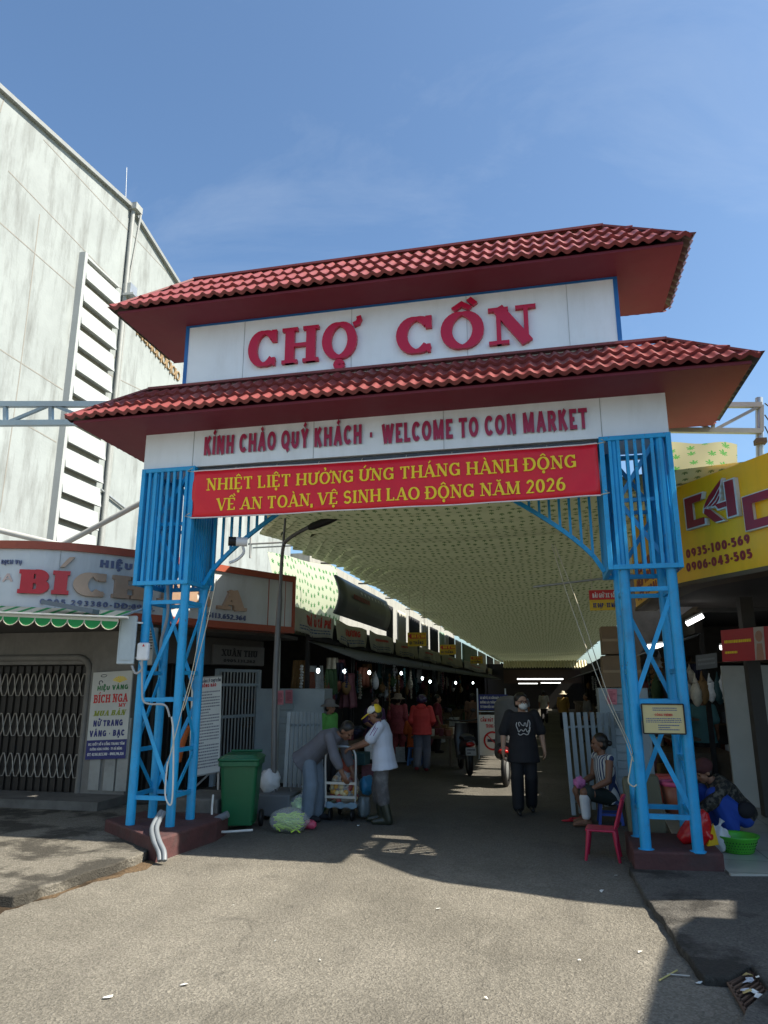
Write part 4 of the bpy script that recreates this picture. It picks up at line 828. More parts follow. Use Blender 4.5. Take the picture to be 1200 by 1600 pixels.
LB = {'packet_strip': 'hanging strip of small shiny packets in the %s row of stalls', 'stall_carton': 'carton stacked on the floor before the %s row of stalls', 'hanging_garment': 'dark garment hanging from a stall awning in the %s row', 'hanging_bag': 'bulging bag of goods hanging in a stall of the %s row', 'packet': 'packaged goods standing on a stall counter of the %s row', 'goods_basket': 'basket heaped with goods on a stall counter of the %s row', 'tin': 'metal tin standing on a stall shelf of the %s row'}
GR = {'packet_strip': 'packet strips hung in the %s stalls', 'stall_carton': 'cartons before the %s stalls', 'hanging_garment': 'garments hung in the %s stalls', 'hanging_bag': 'bags hung in the %s stalls', 'packet': 'packets on the %s stall counters', 'goods_basket': 'baskets on the %s stall counters', 'tin': 'tins on the %s stall shelves'}
def put(kind, p, side, rz=None, sc=1.0, ci=None, label=None, group=None):
    o0, cat = PR[kind]; o = o0 if kind not in used else o0.copy()
    if kind in used: COL.objects.link(o)
    used.add(kind); o.location = p; o.rotation_euler = (0, 0, rnd.uniform(0, 6.28) if rz is None else rz); o.scale = (sc, sc, sc*rnd.uniform(.85, 1.15))
    w = 'left' if side < 0 else 'right'
    tag(o, label or LB[kind] % w, cat, group or GR[kind] % w); recolor(o, PAL[rnd.randrange(len(PAL)) if ci is None else ci]); return o
for side in (-1, 1):
    fx = -4.3 if side < 0 else 2.45
    for k, y in enumerate(YS[:7]):
        n = max(2, 8-k)
        for i in range(n): put('hanging_garment', (fx-side*rnd.uniform(-.3, .35), y+rnd.uniform(.2, 2.8), rnd.uniform(1.95, 2.3)), side, sc=rnd.uniform(.5, .95))
        for i in range(n+2): put('packet_strip', (fx-side*rnd.uniform(-.3, .75), y+rnd.uniform(.1, 3.0), rnd.uniform(1.9, 2.25)), side, sc=rnd.uniform(.55, 1.0))
        for i in range(max(2, n//2)): put('stall_carton', (fx-side*rnd.uniform(.75, .98), y+rnd.uniform(.3, 2.8), .32*(i % 2)*.99), side, rz=rnd.uniform(-.3, .3)+1.57, sc=rnd.uniform(.7, 1.0))
        for i in range(n): put('hanging_bag', (fx-side*rnd.uniform(-.4, .7), y+rnd.uniform(.2, 2.9), rnd.uniform(1.75, 2.12)), side, sc=rnd.uniform(.6, 1.1))
        for i in range(n): put('packet', (fx-side*rnd.uniform(-.1, .6), y+rnd.uniform(.3, 2.7), .68), side, sc=rnd.uniform(.7, 1.3))
        for i in range(max(1, n//2)): put('goods_basket', (fx-side*rnd.uniform(.1, .5), y+.5+i*.55, .68), side, sc=rnd.uniform(.8, 1.15))
        for i in range(n): put('tin', (fx+side*rnd.uniform(1.7, 2.1), y+rnd.uniform(.2, 2.8), .94+.5*rnd.randrange(2)), side)
for i in range(40): put(['goods_basket', 'packet', 'goods_basket', 'tin'][i % 4], (rnd.uniform(1.65, 2.2), 12.6+.28*i*.8, rnd.choice([.0, .3, .62, .95, 1.25])+.02), 1, sc=rnd.uniform(.8, 1.35), ci=[0, 1, 1, 3, 2][i % 5], label='goods piled in front of the right stalls behind the slatted leaf', group='goods piled before the right stalls')
for i in range(16): put(['hanging_garment', 'hanging_bag', 'packet_strip'][i % 3], (rnd.uniform(1.5, 2.2), 12.2+.55*i, rnd.uniform(2.0, 2.5)), 1, sc=rnd.uniform(.7, 1.1), ci=[5, 0, 1, 3, 7, 2, 1][i % 7], label='goods hanging out over the lane from the right stalls', group='goods hung before the right stalls')
mb = MB(); mb.b2((1.6, 12.4, .0), (2.3, 21.5, .02)); 
for k_ in range(4): mb.b2((1.62+.12*k_, 12.4, .3*k_+.27), (2.3, 21.5, .3*k_+.30))
tag(mb.build('display_rack', M_TIMB), 'stepped wooden display rack before the right stalls', 'rack')
# bare bulbs
M_LED = mat('led_white', (.85, 1, 1), .4, var=0, emit=6)
for i, (x, y, Y_) in enumerate([(497, 1048, 13.3), (538, 1049, 14.2), (577, 1051, 16.5), (627, 1052, 20), (660, 1060, 20.5), (672, 1065, 22), (712, 1067, 26), (739, 1067, 30), (1108, 1047, 17)]):
    p = pt(x, y, Y=Y_); t = thing('light_bulb', 'lit white bulb hanging among the stall goods', 'bulb', p, 'bulbs lit in the stalls'); mb = MB(); mb.ball(p, (.034, .034, .045), 10, 8); mb.build('globe', M_LED, t); mb = MB(); mb.lathe([(.03, .05), (.032, .10), (.001, .11)], p, 8); mb.tube([p+Vector((0, 0, .1)), p+Vector((0, 0, .5))], .005, 4); mb.build('socket', M_BLACK, t)
# printed banners over the left stalls
M_BNR = [mat('stall_banner_a', (.42, .42, .36), .6, var=.15, scale=2, dirt=.4, dcol=(.2, .2, .16)), mat('stall_banner_b', (.40, .38, .28), .6, var=.2, scale=3, dirt=.5, dcol=(.18, .16, .1))]
xs = [455, 523, 576, 618, 655, 690, 724, 760, 800, 838]
for i in range(len(xs)-1):
    ya, yb = pt(xs[i], 1000, X=-4.18).y, pt(xs[i+1]-3, 1000, X=-4.18).y; yb = min(yb, 55)
    bf = lambda u, v, ya=ya, yb=yb, i=i: Vector((-4.17+.02*math.sin(u*9+i)+.03*math.sin(u*23+v*3+i)*(1-v), ya+(yb-ya)*u, 2.60+.42*v+(.02*math.sin(u*math.pi*3+i)-.05*math.sin(u*math.pi)*(i > 0))*(1-v*.6)))
    o = MB().grid(bf, 30, 6).build('stall_banner', M_BNR[i % 2], solid=.003); mpb = lambda u, v, d, bf=bf, ya=ya, yb=yb: bf(u/(yb-ya), v/.42)+Vector((.006+d, 0, 0)); w = yb-ya
    tag(o, ['pale stall banner reading tra u ca phe in red, first above the alley stalls', 'faded stall banner with red heading, second above the alley stalls'][i] if i < 2 else 'grimy wrinkled stall banner farther down the alley above dark awnings', 'banner', None if i < 2 else 'wrinkled banners over the far stalls')
    mb = MB()
    if i == 0: lettering(mb, 'TRÀ Ủ CÀ PHÊ', mpb, .16, W=w*.62, x0=w*.28, y0=.18, thick=.24, gap=.12, d1=.003)
    else: lettering(mb, 'HƯƠNG', mpb, .13, W=w*.42, x0=w*.3, y0=.2, thick=.24, gap=.12, d1=.003) if i == 1 else scribble(mb, mpb, w*.25, .22, w*.45, .12, 1, rnd=rnd)
    mb.build('lettering', M_RED, o); mb = MB(); scribble(mb, mpb, w*.15, .05, w*.7, .1, 2, rnd=rnd); mb.build('small_print', mat('ink_blue', (.05, .09, .2), .6), o)
# hoardings above
def panel(x0, x1, X_, z0, z1, mt, label, bow=0):
    ya, yb = pt(x0, 900, X=X_).y, pt(x1, 900, X=X_).y
    o = MB().grid(lambda u, v: Vector((X_+bow*math.sin(v*math.pi)*1.0, ya+(yb-ya)*u, z0+(z1-z0)*v)), 8, 10).build('hoarding', mt, solid=.05); tag(o, label, 'hoarding'); return o, ya, yb
M_HOARD = mat('hoarding_grey', (.10, .12, .13), .35, var=.2, scale=2)
o, ya, yb = panel(524, 604, -4.3, 3.18, 4.02, M_HOARD, 'dark bowed hoarding with dim lettering under the canopy edge', .12)
mh = lambda u, v, d: Vector((-4.3+.12*math.sin((v-3.18)/.84*math.pi)+.03+d, u, v)); mb = MB(); w = yb-ya; scribble(mb, mh, ya+w*.2, 3.55, w*.3, .25, 1, rnd=rnd); mb.build('lettering', mat('dim_red', (.2, .04, .05)), o); mb = MB(); scribble(mb, mh, ya+w*.3, 3.35, w*.5, .15, 1, rnd=rnd); mb.build('small_print', mat('dim_grey', (.25, .27, .28)), o)
mb = MB()
for i in range(9):
    y = ya+w*(.35+.07*i); mb.prism([(y, 3.86), (y+w*.03, 3.86), (y+w*.015, 3.78)], mh, .0, .004)
mb.build('pennants', mat('pennant_white', (.7, .72, .72)), o)
for i, (a, b, c) in enumerate([(606, 614, M_DARK), (640, 655, M_DARK), (622, 634, mat('panel_cream', (.42, .40, .34))), (659, 668, mat('panel_cream', (.42, .40, .34))), (672, 683, M_DARK), (694, 699, mat('panel_cream', (.42, .40, .34))), (710, 718, mat('panel_cream', (.42, .40, .34))), (744, 755, mat('panel_cream', (.42, .40, .34))), (768, 776, mat('panel_cream', (.42, .40, .34))), (686, 693, mat('panel_green', (.25, .38, .28))), (700, 708, M_DARK), (720, 742, mat('panel_teal', (.20, .30, .24))), (757, 766, M_DARK), (778, 788, M_DARK)]):
    panel(a, b, -4.5, 3.0, 4.05, c, 'upright panel standing over the stall roofs between gaps of daylight'); 
for o in [o for o in COL.objects if o.name.startswith('hoarding') and 'upright' in o['label']]: o['group'] = 'upright panels over the stall roofs'
mb = MB(); mb.grid(lambda u, v: pt(768+28*u, 1022+18*u-10*v*(1-u*.4), X=-4.2)+Vector((.05*math.sin(9*u), 0, 0)), 8, 4); tag(mb.build('blue_tarp', cloth('tarp_blue', (.03, .30, .62), .5), solid=.004), 'bright blue tarp at the far end of the stall roofs', 'tarp')
# hanging direction signs
M_SY = mat('sign_yellow', (.62, .42, .02), .5, var=.05)
def hang_sign(c, label, lines, Y_, arrow=True):
    (x0, y0), (x1, y1) = c; a, b = pt(x0, y1, Y=Y_), pt(x1, y0, Y=Y_); w, h = b.x-a.x, b.z-a.z; t = thing('hanging_sign', label, 'sign', a); m = plane(a, (1, 0, 0))
    mb = MB(); mb.prism([(0, 0), (w, 0), (w, h), (0, h)], m, -.02, 0); mb.build('panel', M_SY, t)
    mb = MB(); mb.prism([(.02*w, .75*h), (.2*w, .94*h), (.2*w, .86*h), (.97*w, .86*h), (.97*w, .56*h), (.2*w, .56*h), (.2*w, .5*h)] if arrow else [(0, .52*h), (w, .52*h), (w, h), (0, h)], m, .001, .003); mb.build('red_field', M_RED, t)
    for i, (tx, mt_) in enumerate(lines):
        mb = MB(); lettering(mb, tx, m, h*.22, W=w*.74, x0=w*(.22 if arrow and i == 0 else .1), y0=h*(.62 if i == 0 else .14), thick=.24, d0=.003, d1=.005); mb.build('lettering', mt_, t)
    mb = MB()
    for u in (.1, .9): mb.tube([a+Vector((w*u, 0, h)), (a.x+w*u, a.y, 4.1)], .006, 4)
    mb.build('hanger', M_ROPE, t)
hang_sign(((637, 988), (666, 1010)), 'yellow hanging sign with red arrow, nearest over the alley', [('NHÀ VỆ SINH', M_YEL), ('ĐI THẲNG', M_INK)], 18)
hang_sign(((687, 1007), (712, 1023)), 'dim yellow sign with red arrow, second along the alley', [('NHÀ VỆ SINH', M_YEL), ('ĐI THẲNG', M_INK)], 24)
hang_sign(((735, 1025), (754, 1037)), 'small far yellow sign with red arrow, third along the alley', [('NHÀ VỆ SINH', M_YEL), ('ĐI THẲNG', M_INK)], 31)
hang_sign(((922, 921), (972, 954)), 'red over yellow bike parking sign beside the blue tower', [('BÃI GIỮ XE SỐ 1', mat('sign_white', (.7, .7, .7))), ('XE ĐẠP - XE MÁY', M_NAVY)], 10.5, False)
# far end of the alley
ec = thing('end_canopy', 'sunlit corrugated sheet closing the far end of the market alley', 'roof', (0, 56, 3)); mb = MB(); corr(mb, (-3.2, 56, 3.05), (3.0, 56, 3.05), (0, .8, .55), 30, .06); mb.build('sheet', mat('end_sheet', (.60, .56, .40), .7), ec)
mb = MB(); mb.b2((-3.2, 56.1, 1.9), (3.2, 56.2, 2.9)); mb.build('signboard', mat('end_board', (.05, .03, .022), .8), ec); mb = MB(); mb.b2((-5, 58, 0), (6, 58.2, 3.4)); mb.build('wall', M_DARK, ec)
for i, (x0, x1, y) in enumerate([(808, 880, 1061), (810, 840, 1068), (845, 876, 1067)]):
    a, b = pt(x0, y, Y=54), pt(x1, y, Y=54); mb = MB(); mb.tube([a, b], .03 if i else .045, 6); tag(mb.build('strip_light', mat('tube_white', (1, 1, .95), emit=1.5, var=0)), 'thin lit strip light near the far end of the alley', 'light', 'strip lights at the alley end')

# ------------------------------------------------------------------ things by the left tower
def tri(c, Y_): return [pt(x, y, Y=Y_) for x, y in c]
def board(name, c4, Yv, mt, label, cat, th=.03):      # c4: TL TR BR BL; returns thing and a map in units of its own width and height
    P = [pt(x, y, Y=v) for (x, y), v in zip(c4, Yv if isinstance(Yv, (list, tuple)) else [Yv]*4)]; o_ = P[3]; ux, uy = P[2]-P[3], P[0]-P[3]; W, H_ = ux.length, uy.length; n = ux.cross(uy).normalized()
    m = lambda u, v, d: o_+ux*(u/W)+uy*(v/H_)+n*d
    t = thing(name, label, cat, o_); mb = MB(); mb.prism([(0, 0), (W, 0), (W, H_), (0, H_)], m, -th, 0); mb.build('panel', mt, t); return t, m, W, H_
def line(t, m, text, mt, x0, y0, W, H_, nm='lettering', d=.001, **kw):
    mb = MB(); kw.setdefault('thick', .22); lettering(mb, text, m, H_, W=W, x0=x0, y0=y0, d0=d, d1=d+.002, **kw); return mb.build(nm, mt, t)
t, m, W, H_ = board('jewellery_signboard', [(146, 1051), (207, 1053), (196, 1185), (133, 1187)], 9.64, mat('sign_white2', (.55, .56, .53), .5, dirt=.15), 'upright white and navy sign for gold jewellery fixed to the shop pillar', 'sign')
mb = MB(); mb.prism([(0, 0), (W, 0), (W, H_*.215), (0, H_*.215)], m, .001, .003); mb.build('blue_field', M_NAVY, t)
line(t, m, 'HIỆU VÀNG', M_GREEN, W*.14, H_*.785, W*.78, H_*.055, thick=.24); line(t, m, 'BÍCH NGA', M_RED, W*.08, H_*.64, W*.85, H_*.095, thick=.26, thin=.15, serif=True); line(t, m, 'MY', M_RED, W*.72, H_*.585, W*.18, H_*.04, thick=.26, serif=True, thin=.15)
sk = lambda u, v, d: m(u+.25*(v-H_*.49), v, d)
line(t, sk, 'MUA BÁN', mat('script_green', (.25, .30, .02)), W*.1, H_*.49, W*.8, H_*.06, thick=.3, thin=.12, serif=True); line(t, m, 'NỮ TRANG', M_NAVY, W*.12, H_*.37, W*.74, H_*.07, thick=.26); line(t, m, 'VÀNG - BẠC', M_NAVY, W*.05, H_*.255, W*.88, H_*.07, thick=.26)
line(t, m, 'ĐC: KIỐT SỐ 4 CỔNG TRUNG TÂM', M_PAPER, W*.05, H_*.155, W*.9, H_*.028, d=.003, thick=.2); line(t, m, 'ĐƯỜNG HÙNG VƯƠNG - TP. ĐÀ NẴNG', M_PAPER, W*.1, H_*.10, W*.8, H_*.028, d=.003, thick=.2); line(t, m, 'ĐT: 02363.823.380 - 0905.196.326', M_PAPER, W*.05, H_*.04, W*.9, H_*.032, d=.003, thick=.22)
mb = MB()
for k in range(9): a = R(30+15*k); mb.prism([(W*.7, H_*.865), (W*.7+.13*math.cos(a-.08), H_*.865+.095*math.sin(a-.08)), (W*.7+.13*math.cos(a+.08), H_*.865+.095*math.sin(a+.08))], m, .001, .003)
mb.build('sun_emblem', M_YEL, t); mb = MB(); mb.tube([m(W*.28+.05*math.cos(a*.7), H_*.955+.018*math.sin(a*.7), .002) for a in range(9)], .004, 4, True); mb.tube([m(W*.22+.03*math.cos(a*.7), H_*.875+.03*math.sin(a*.7), .002) for a in range(7)], .006, 4); mb.build('mark', M_INK, t)
# notice board on legs
t, m, W, H_ = board('notice_board', [(303, 1060), (348, 1062), (343, 1206), (298, 1214)], [9.7, 10.05, 10.05, 9.7], M_PAPER, 'white market notice board of close dark print leaning beside the green bin', 'notice board', .02)
line(t, m, 'BAN QUẢN LÝ CHỢ CỒN', M_INK, W*.04, H_*.945, W*.92, H_*.03, thick=.24); line(t, m, 'THÔNG BÁO', M_RED, W*.2, H_*.895, W*.6, H_*.035, thick=.26); mb = MB(); scribble(mb, m, W*.06, H_*.06, W*.88, H_*.8, 26, rnd=rnd); mb.build('small_print', mat('ink_grey', (.22, .22, .25)), t)
mb = MB()
for u in (0, W): mb.bar(m(u, -.25, -.03), m(u, H_, -.03), .025)
mb.bar(m(0, -.2, -.02), m(W, .1, -.02), .02); mb.bar(m(0, H_, .002), m(W, H_, .002), .02); mb.bar(m(0, 0, .002), m(W, 0, .002), .02); mb.build('frame', M_STEEL, t)
# boxes and cables on the tower
p = pt(199, 1000, Y=7.5); t = thing('electric_box', 'tall pale grey electric box strapped to the blue tower leg', 'electric box', p); mb = MB(); mb.box(p+Vector((-.0, 0, 0)), (.19, .14, .55), .5); mb.build('housing', mat('box_grey', (.42, .48, .50), .5, dirt=.15), t, bevel=.012)
mb = MB(); mb.box(p+Vector((.03, -.072, 0)), (.13, .004, .46), .5); mb.build('door', mat('box_grey2', (.40, .46, .48), .5), t); mb = MB(); mb.bar(p+Vector((.05, .0, .2)), p+Vector((.16, .1, .2)), .02); mb.bar(p+Vector((.05, .0, -.2)), p+Vector((.16, .1, -.2)), .02); mb.build('strap', M_STEEL, t)
p = pt(224, 1018, Y=7.50); t = thing('router_box', 'small white plastic box with red mark on the blue tower leg', 'box', p); mb = MB(); mb.box(p, (.145, .06, .20)); mb.build('housing', mat('plastic_white', (.68, .70, .72), .4), t, bevel=.02); mb = MB(); mb.prism([(-.0, .055), (.03, .055), (.015, .085)], plane(p+Vector((0, -.031, 0)), (1, 0, 0)), 0, .003); mb.build('mark', M_RED, t)
p = pt(235, 1010, Y=8.05); t = thing('vent_box', 'pale vented box mounted inside the blue tower', 'box', p); mb = MB(); mb.box(p, (.14, .1, .45)); mb.build('housing', mat('box_beige', (.36, .36, .33), .6), t, bevel=.01); mb = MB()
for k in range(7): mb.box(p+Vector((0, -.052, .18-.035*k)), (.11, .006, .012))
mb.build('slot', M_DARK, t)
def cable(pts_, r, mt, label, name='cable', Ys=7.5, n=6):
    P = smooth3([pt(x, y, Y=(Ys if not isinstance(Ys, list) else Ys[i])) for i, (x, y) in enumerate(pts_)]); mb = MB(); mb.tube(P, r, n); return tag(mb.build(name, mt), label, name.split('_')[-1])
def smooth3(p, n=6):
    out = []
    for i in range(len(p)-1):
        a = p[max(i-1, 0)]; b = p[i]; c = p[i+1]; d = p[min(i+2, len(p)-1)]
        for k in range(n): t_ = k/n; out.append(.5*((2*b)+(c-a)*t_+(2*a-5*b+4*c-d)*t_*t_+(3*b-a-3*c+d)*t_**3))
    return out+[p[-1]]
cable([(206, 1040), (212, 1052), (222, 1045), (219, 1034)], .014, mat('cable_grey', (.35, .36, .36)), 'grey cable looping from the tall electric box to the white box')
cable([(222, 1032), (222, 1075), (224, 1095), (235, 1100), (258, 1102), (265, 1120)], .012, mat('cable_grey', (.35, .36, .36)), 'grey cable running down the tower leg from the white box')
cable([(262, 915), (262, 960), (252, 1000), (250, 1020), (240, 1055)], .018, mat('cable_grey', (.35, .36, .36)), 'thick grey conduit curling behind the tower braces', Ys=7.9)
cable([(268, 1120), (271, 1150), (270, 1235), (266, 1258), (258, 1240), (262, 1190)], .010, M_CABLE, 'thin pale cable looped down the front leg of the tower', Ys=7.48)
cable([(252, 1268), (238, 1292), (240, 1312), (248, 1330), (250, 1345)], .026, mat('pvc', (.16, .18, .20), .5), 'white plastic conduit snaking over the pedestal onto the road, left of a pair', 'plastic_conduit', Ys=[7.45, 7.2, 7.02, 6.95, 6.9], n=8)
cable([(256, 1270), (245, 1292), (248, 1312), (256, 1330), (257, 1345)], .026, mat('pvc', (.16, .18, .20), .5), 'white plastic conduit snaking over the pedestal onto the road, right of a pair', 'plastic_conduit', Ys=[7.45, 7.2, 7.02, 6.95, 6.9], n=8)
cable([(330, 915), (318, 960), (300, 1050), (284, 1110), (262, 1195)], .005, M_ROPE, 'thin white rope hanging slack beside the tower, near strand', 'rope', Ys=7.45, n=5); cable([(338, 905), (322, 980), (296, 1080), (286, 1110)], .005, M_ROPE, 'thin white rope hanging slack beside the tower, far strand', 'rope', Ys=7.45, n=5)
P = [pt(293, 1134, Y=8.6), pt(283, 1165, Y=8.6), pt(277, 1190, Y=8.6)]; mb = MB(); L_ = smooth3(P, 14); mb.tube(L_, [.045+.006*(i % 2) for i in range(len(L_))], 10); tag(mb.build('corrugated_hose', mat('hose_orange', (.42, .10, .02), .6)), 'orange corrugated hose standing behind the blue tower', 'hose')
t = thing('security_camera', 'white and black security camera on the arch bracket beneath the banner', 'camera', pt(366, 847, Y=7.8)); p = pt(371, 846, Y=7.8); mb = MB(); mb.tube([p+Vector((-.02, 0, 0)), p+Vector((.1, .06, 0))], .055, 14); mb.build('body', mat('plastic_white', (.68, .7, .72)), t, bevel=.008); mb = MB(); mb.tube([p+Vector((-.10, -.04, 0)), p+Vector((-.02, 0, 0))], .056, 14); mb.build('lens_hood', M_BLACK, t, bevel=.008)
mb = MB(); mb.tube(smooth3([p+Vector((.05, .05, -.05)), p+Vector((.05, .08, -.13)), p+Vector((-.05, .12, -.2)), p+Vector((-.15, .14, -.23))]), .018, 8); mb.build('arm', mat('plastic_white', (.68, .7, .72)), t)
# street lamp
t = thing('street_lamp', 'dark curved arm street lamp rising behind the jewellery shop corner', 'street lamp', pt(427, 1250, Y=9.6)); mb = MB(); mb.tube(smooth3([pt(427, 1256, Y=9.6), pt(430, 1070, Y=9.6), pt(438, 920, Y=9.6), pt(442, 858, Y=9.6), pt(450, 843, Y=9.6), pt(470, 830, Y=9.6), pt(490, 820, Y=9.6)]), [.042]*12+[.028]*25, 8); mb.build('pole', mat('lamp_grey', (.14, .14, .14), .5, metal=.4), t)
mb = MB(); mb.tube([pt(440, 880, Y=9.6), pt(446, 808, Y=9.6)], .018, 6); mb.build('rod', mat('lamp_grey', (.1, .1, .1)), t); a, b = pt(482, 825, Y=9.6), pt(542, 802, Y=9.6); mb = MB(); mb.tube([a, a.lerp(b, .1), a.lerp(b, .5), b], [.035, .055, .06, .025], 10); mb.build('lamp_head', M_BLACK, t)
mb = MB(); mb.tube([pt(431, 1230, Y=11.9), pt(436, 990, Y=11.9)], .035, 8); tag(mb.build('steel_post', mat('post_pale', (.36, .37, .36), .5, dirt=.3)), 'pale steel post holding up the corner of the jewellery shop', 'post')
cable([(372, 770), (373, 700), (366, 950)], .004, M_ROPE, 'thin cord dropping past the arch bracket', 'cord', Ys=8.5, n=4) if False else None
# roller shutter cabinet with pink notices
def cabinet(c0, c1, Y_, label):
    a, b = pt(c0[0], c1[1], Y=Y_), pt(c1[0], c0[1], Y=Y_); a.z = max(a.z, .09); t = thing('shutter_cabinet', label, 'cabinet', a); w, h = b.x-a.x, b.z-a.z; mb = MB()
    mb.b2((a.x, Y_, a.z), (a.x+w, Y_+.5, b.z)); mb.build('body', M_GREYST, t, bevel=.01); mb = MB(); n = 13
    for i in range(n): mb.b2((a.x+w*.28, Y_-.02, a.z+h*(i+.06)/n), (a.x+w*.56, Y_-.001, a.z+h*(i+.92)/n))
    mb.build('slats', M_GREYST, t, bevel=.006); return t
cabinet((393, 1076), (507, 1255), 12.2, 'blue grey slatted steel cabinet behind the green bin'); cabinet((946, 1075), (1012, 1240), 11.4, 'blue grey slatted steel cabinet behind the seated woman')
M_PINK = mat('pink_paper', (.62, .22, .26), .8, var=.04)
def paper(c, Y_, label):
    t, m, W, H_ = board('pink_notice', c, Y_, M_PINK, label, 'notice', .004); mb = MB(); scribble(mb, m, W*.15, H_*.15, W*.7, H_*.7, 8, rnd=rnd); mb.build('small_print', mat('ink_red2', (.3, .05, .08)), t)
paper([(429, 1079), (443, 1079), (443, 1101), (429, 1101)], 11.85, 'pink paper notice on the cabinet, next to the steel post'); paper([(446, 1078), (457, 1078), (457, 1099), (446, 1099)], 12.15, 'pink paper notice on the cabinet, away from the steel post'); paper([(949, 1076), (964, 1077), (964, 1101), (949, 1100)], 11.35, 'pink paper notice on the cabinet behind the seated woman')
# folded gate leaves of grey slats
def leaf(bot, top, n, label, w=.06):
    t = thing('gate_leaf', label, 'gate leaf', bot[0]); 
    for i in range(n):
        a, b = bot[0].lerp(bot[1], i/(n-1)), top[0].lerp(top[1], i/(n-1)); mb = MB(); mb.bar(a, b, w, .03, up=(0, 1, 0)); mb.build('slat', M_GREYST, t, bevel=.006)
    mb = MB()
    for k in (.12, .85): mb.bar(bot[0].lerp(top[0], k)+Vector((0, .035, 0)), bot[1].lerp(top[1], k)+Vector((0, .035, 0)), .025, .03)
    mb.build('rail', M_GREYST, t)
leaf([pt(444, 1258, Z=.02), pt(503, 1243, Z=.02)], [pt(452, 1112, Y=10.5), pt(500, 1114, Y=11.5)], 9, 'folded leaf of upright grey slats behind the bending man')
leaf([pt(897, 1274, Z=.02), pt(975, 1252, Z=.02)], [pt(882, 1113, Y=10.6), pt(965, 1113, Y=11.3)], 9, 'folded leaf of upright grey slats leaning behind the seated woman')
# green wheelie bin
t = thing('wheelie_bin', 'green plastic wheelie bin with closed lid beside the gate pedestal', 'bin', (-3.72, 8.75, 0), rz=0); bx, by = -3.78, 8.78; rot = Matrix.Rotation(.25, 3, 'Z'); M_BIN = mat('bin_green', (.006, .105, .04), .4, var=.08, dirt=.25, dcol=(.02, .05, .03))
def rbox(mb, z0, z1, s0, s1, rb=.05, n=5):
    rings = []
    for z, (sx, sy) in ((z0, s0), (z1, s1)):
        r = []
        for q, (cx, cy) in enumerate([(1, 1), (-1, 1), (-1, -1), (1, -1)]):
            for k in range(n): a = math.pi/2*(q+k/(n-1)); r.append(Vector((bx, by, z))+rot @ Vector((cx*(sx/2-rb)+rb*math.cos(a), cy*(sy/2-rb)+rb*math.sin(a), 0)))
        rings.append(r)
    N = len(rings[0]); mb.add(rings[0]+rings[1], [(i, (i+1) % N, N+(i+1) % N, N+i) for i in range(N)]+[tuple(range(N))[::-1], tuple(range(N, 2*N))])
mb = MB(); rbox(mb, .07, .78, (.37, .42), (.46, .52)); rbox(mb, .75, .81, (.50, .57), (.50, .57)); bd = mb.build('body', M_BIN, t, bevel=.006)
mb = MB(); rbox(mb, .812, .84, (.52, .60), (.52, .60)); rbox(mb, .84, .88, (.51, .58), (.38, .45)); mb.build('lid', M_BIN, t, bevel=.01)
mb = MB(); mb.tube([Vector((bx, by, .88))+rot @ Vector((-.2, .36, 0)), Vector((bx, by, .88))+rot @ Vector((.2, .36, 0))], .016, 8); mb.build('handle', M_BIN, t)
for sx in (-1, 1):
    c = Vector((bx, by, .10))+rot @ Vector((sx*.24, .17, 0)); ax = rot @ Vector((1, 0, 0)); mb = MB(); mb.lathe([(.001, -.025), (.08, -.025), (.10, -.015), (.10, .015), (.08, .025), (.001, .025)], c, 18, ax); mb.build('wheel', M_BLACK, t)
# ledge, pipes, white bag by the bin
mb = MB(); mb.b2((-4.62, 8.55, 0), (-3.98, 9.35, .36)); tag(mb.build('concrete_ledge', M_CONC, bevel=.02), 'rough concrete ledge between the tower pedestal and the green bin', 'ledge')
cable([(318, 1292), (336, 1282), (356, 1272)], .04, mat('pvc', (.16, .18, .20)), 'short thick pale pipe lying beside the green bin', 'waste_pipe', Ys=8.25, n=10); cable([(333, 1242), (331, 1270), (333, 1296), (345, 1300), (395, 1297)], .014, M_CABLE, 'thin white pipe running down the ledge past the bin', 'water_pipe', Ys=[8.5, 8.42, 8.3, 8.25, 8.3], n=8)
M_FILM = mat('plastic_film', (.7, .72, .72), .25, var=0, alpha=.28, spec=.8); M_WBAG = mat('bag_white', (.58, .60, .62), .45, var=.08, bump=.6, bscale=12)
def bag(c, r, mt, label, amp=.12, sd=1, name='plastic_bag', neck=True, build=True):
    c = Vector(c); k = random.Random(sd); ph = [k.uniform(0, 6) for _ in range(6)]; mb = MB()
    f = lambda v: 1+amp*(math.sin(5*v.x+ph[0])*math.sin(4*v.y+ph[1])+.6*math.sin(9*v.z+ph[2])*math.sin(8*v.x+ph[3]))
    mb.ball((c.x, c.y, c.z+r[2]*.9), r, 22, 16, f=f)
    if neck: mb.tube([c+Vector((0, 0, r[2]*1.6)), c+Vector((.02, 0, r[2]*1.95)), c+Vector((.03, 0, r[2]*2.15)), c+Vector((.05, 0, r[2]*2.4))], [r[0]*.45, r[0]*.12, r[0]*.14, r[0]*.3], 9)
    return tag(mb.build(name, mt), label, 'bag')
def gp(x, y, z=0): return pt(x, y, Z=z)
q = pt(420, 1222, Y=9.6); bag((q.x, q.y, q.z-.12), (.15, .15, .15), M_WBAG, 'round white plastic bag stuffed full behind the green bin', sd=3, neck=False)
mb = MB(); mb.b2((-4.0, 9.35, .05), (-3.35, 10.1, .32)); tag(mb.build('low_crate', mat('crate_grey', (.12, .13, .14), .8, dirt=.4), bevel=.02), 'low dark crate under the round white bag', 'crate')
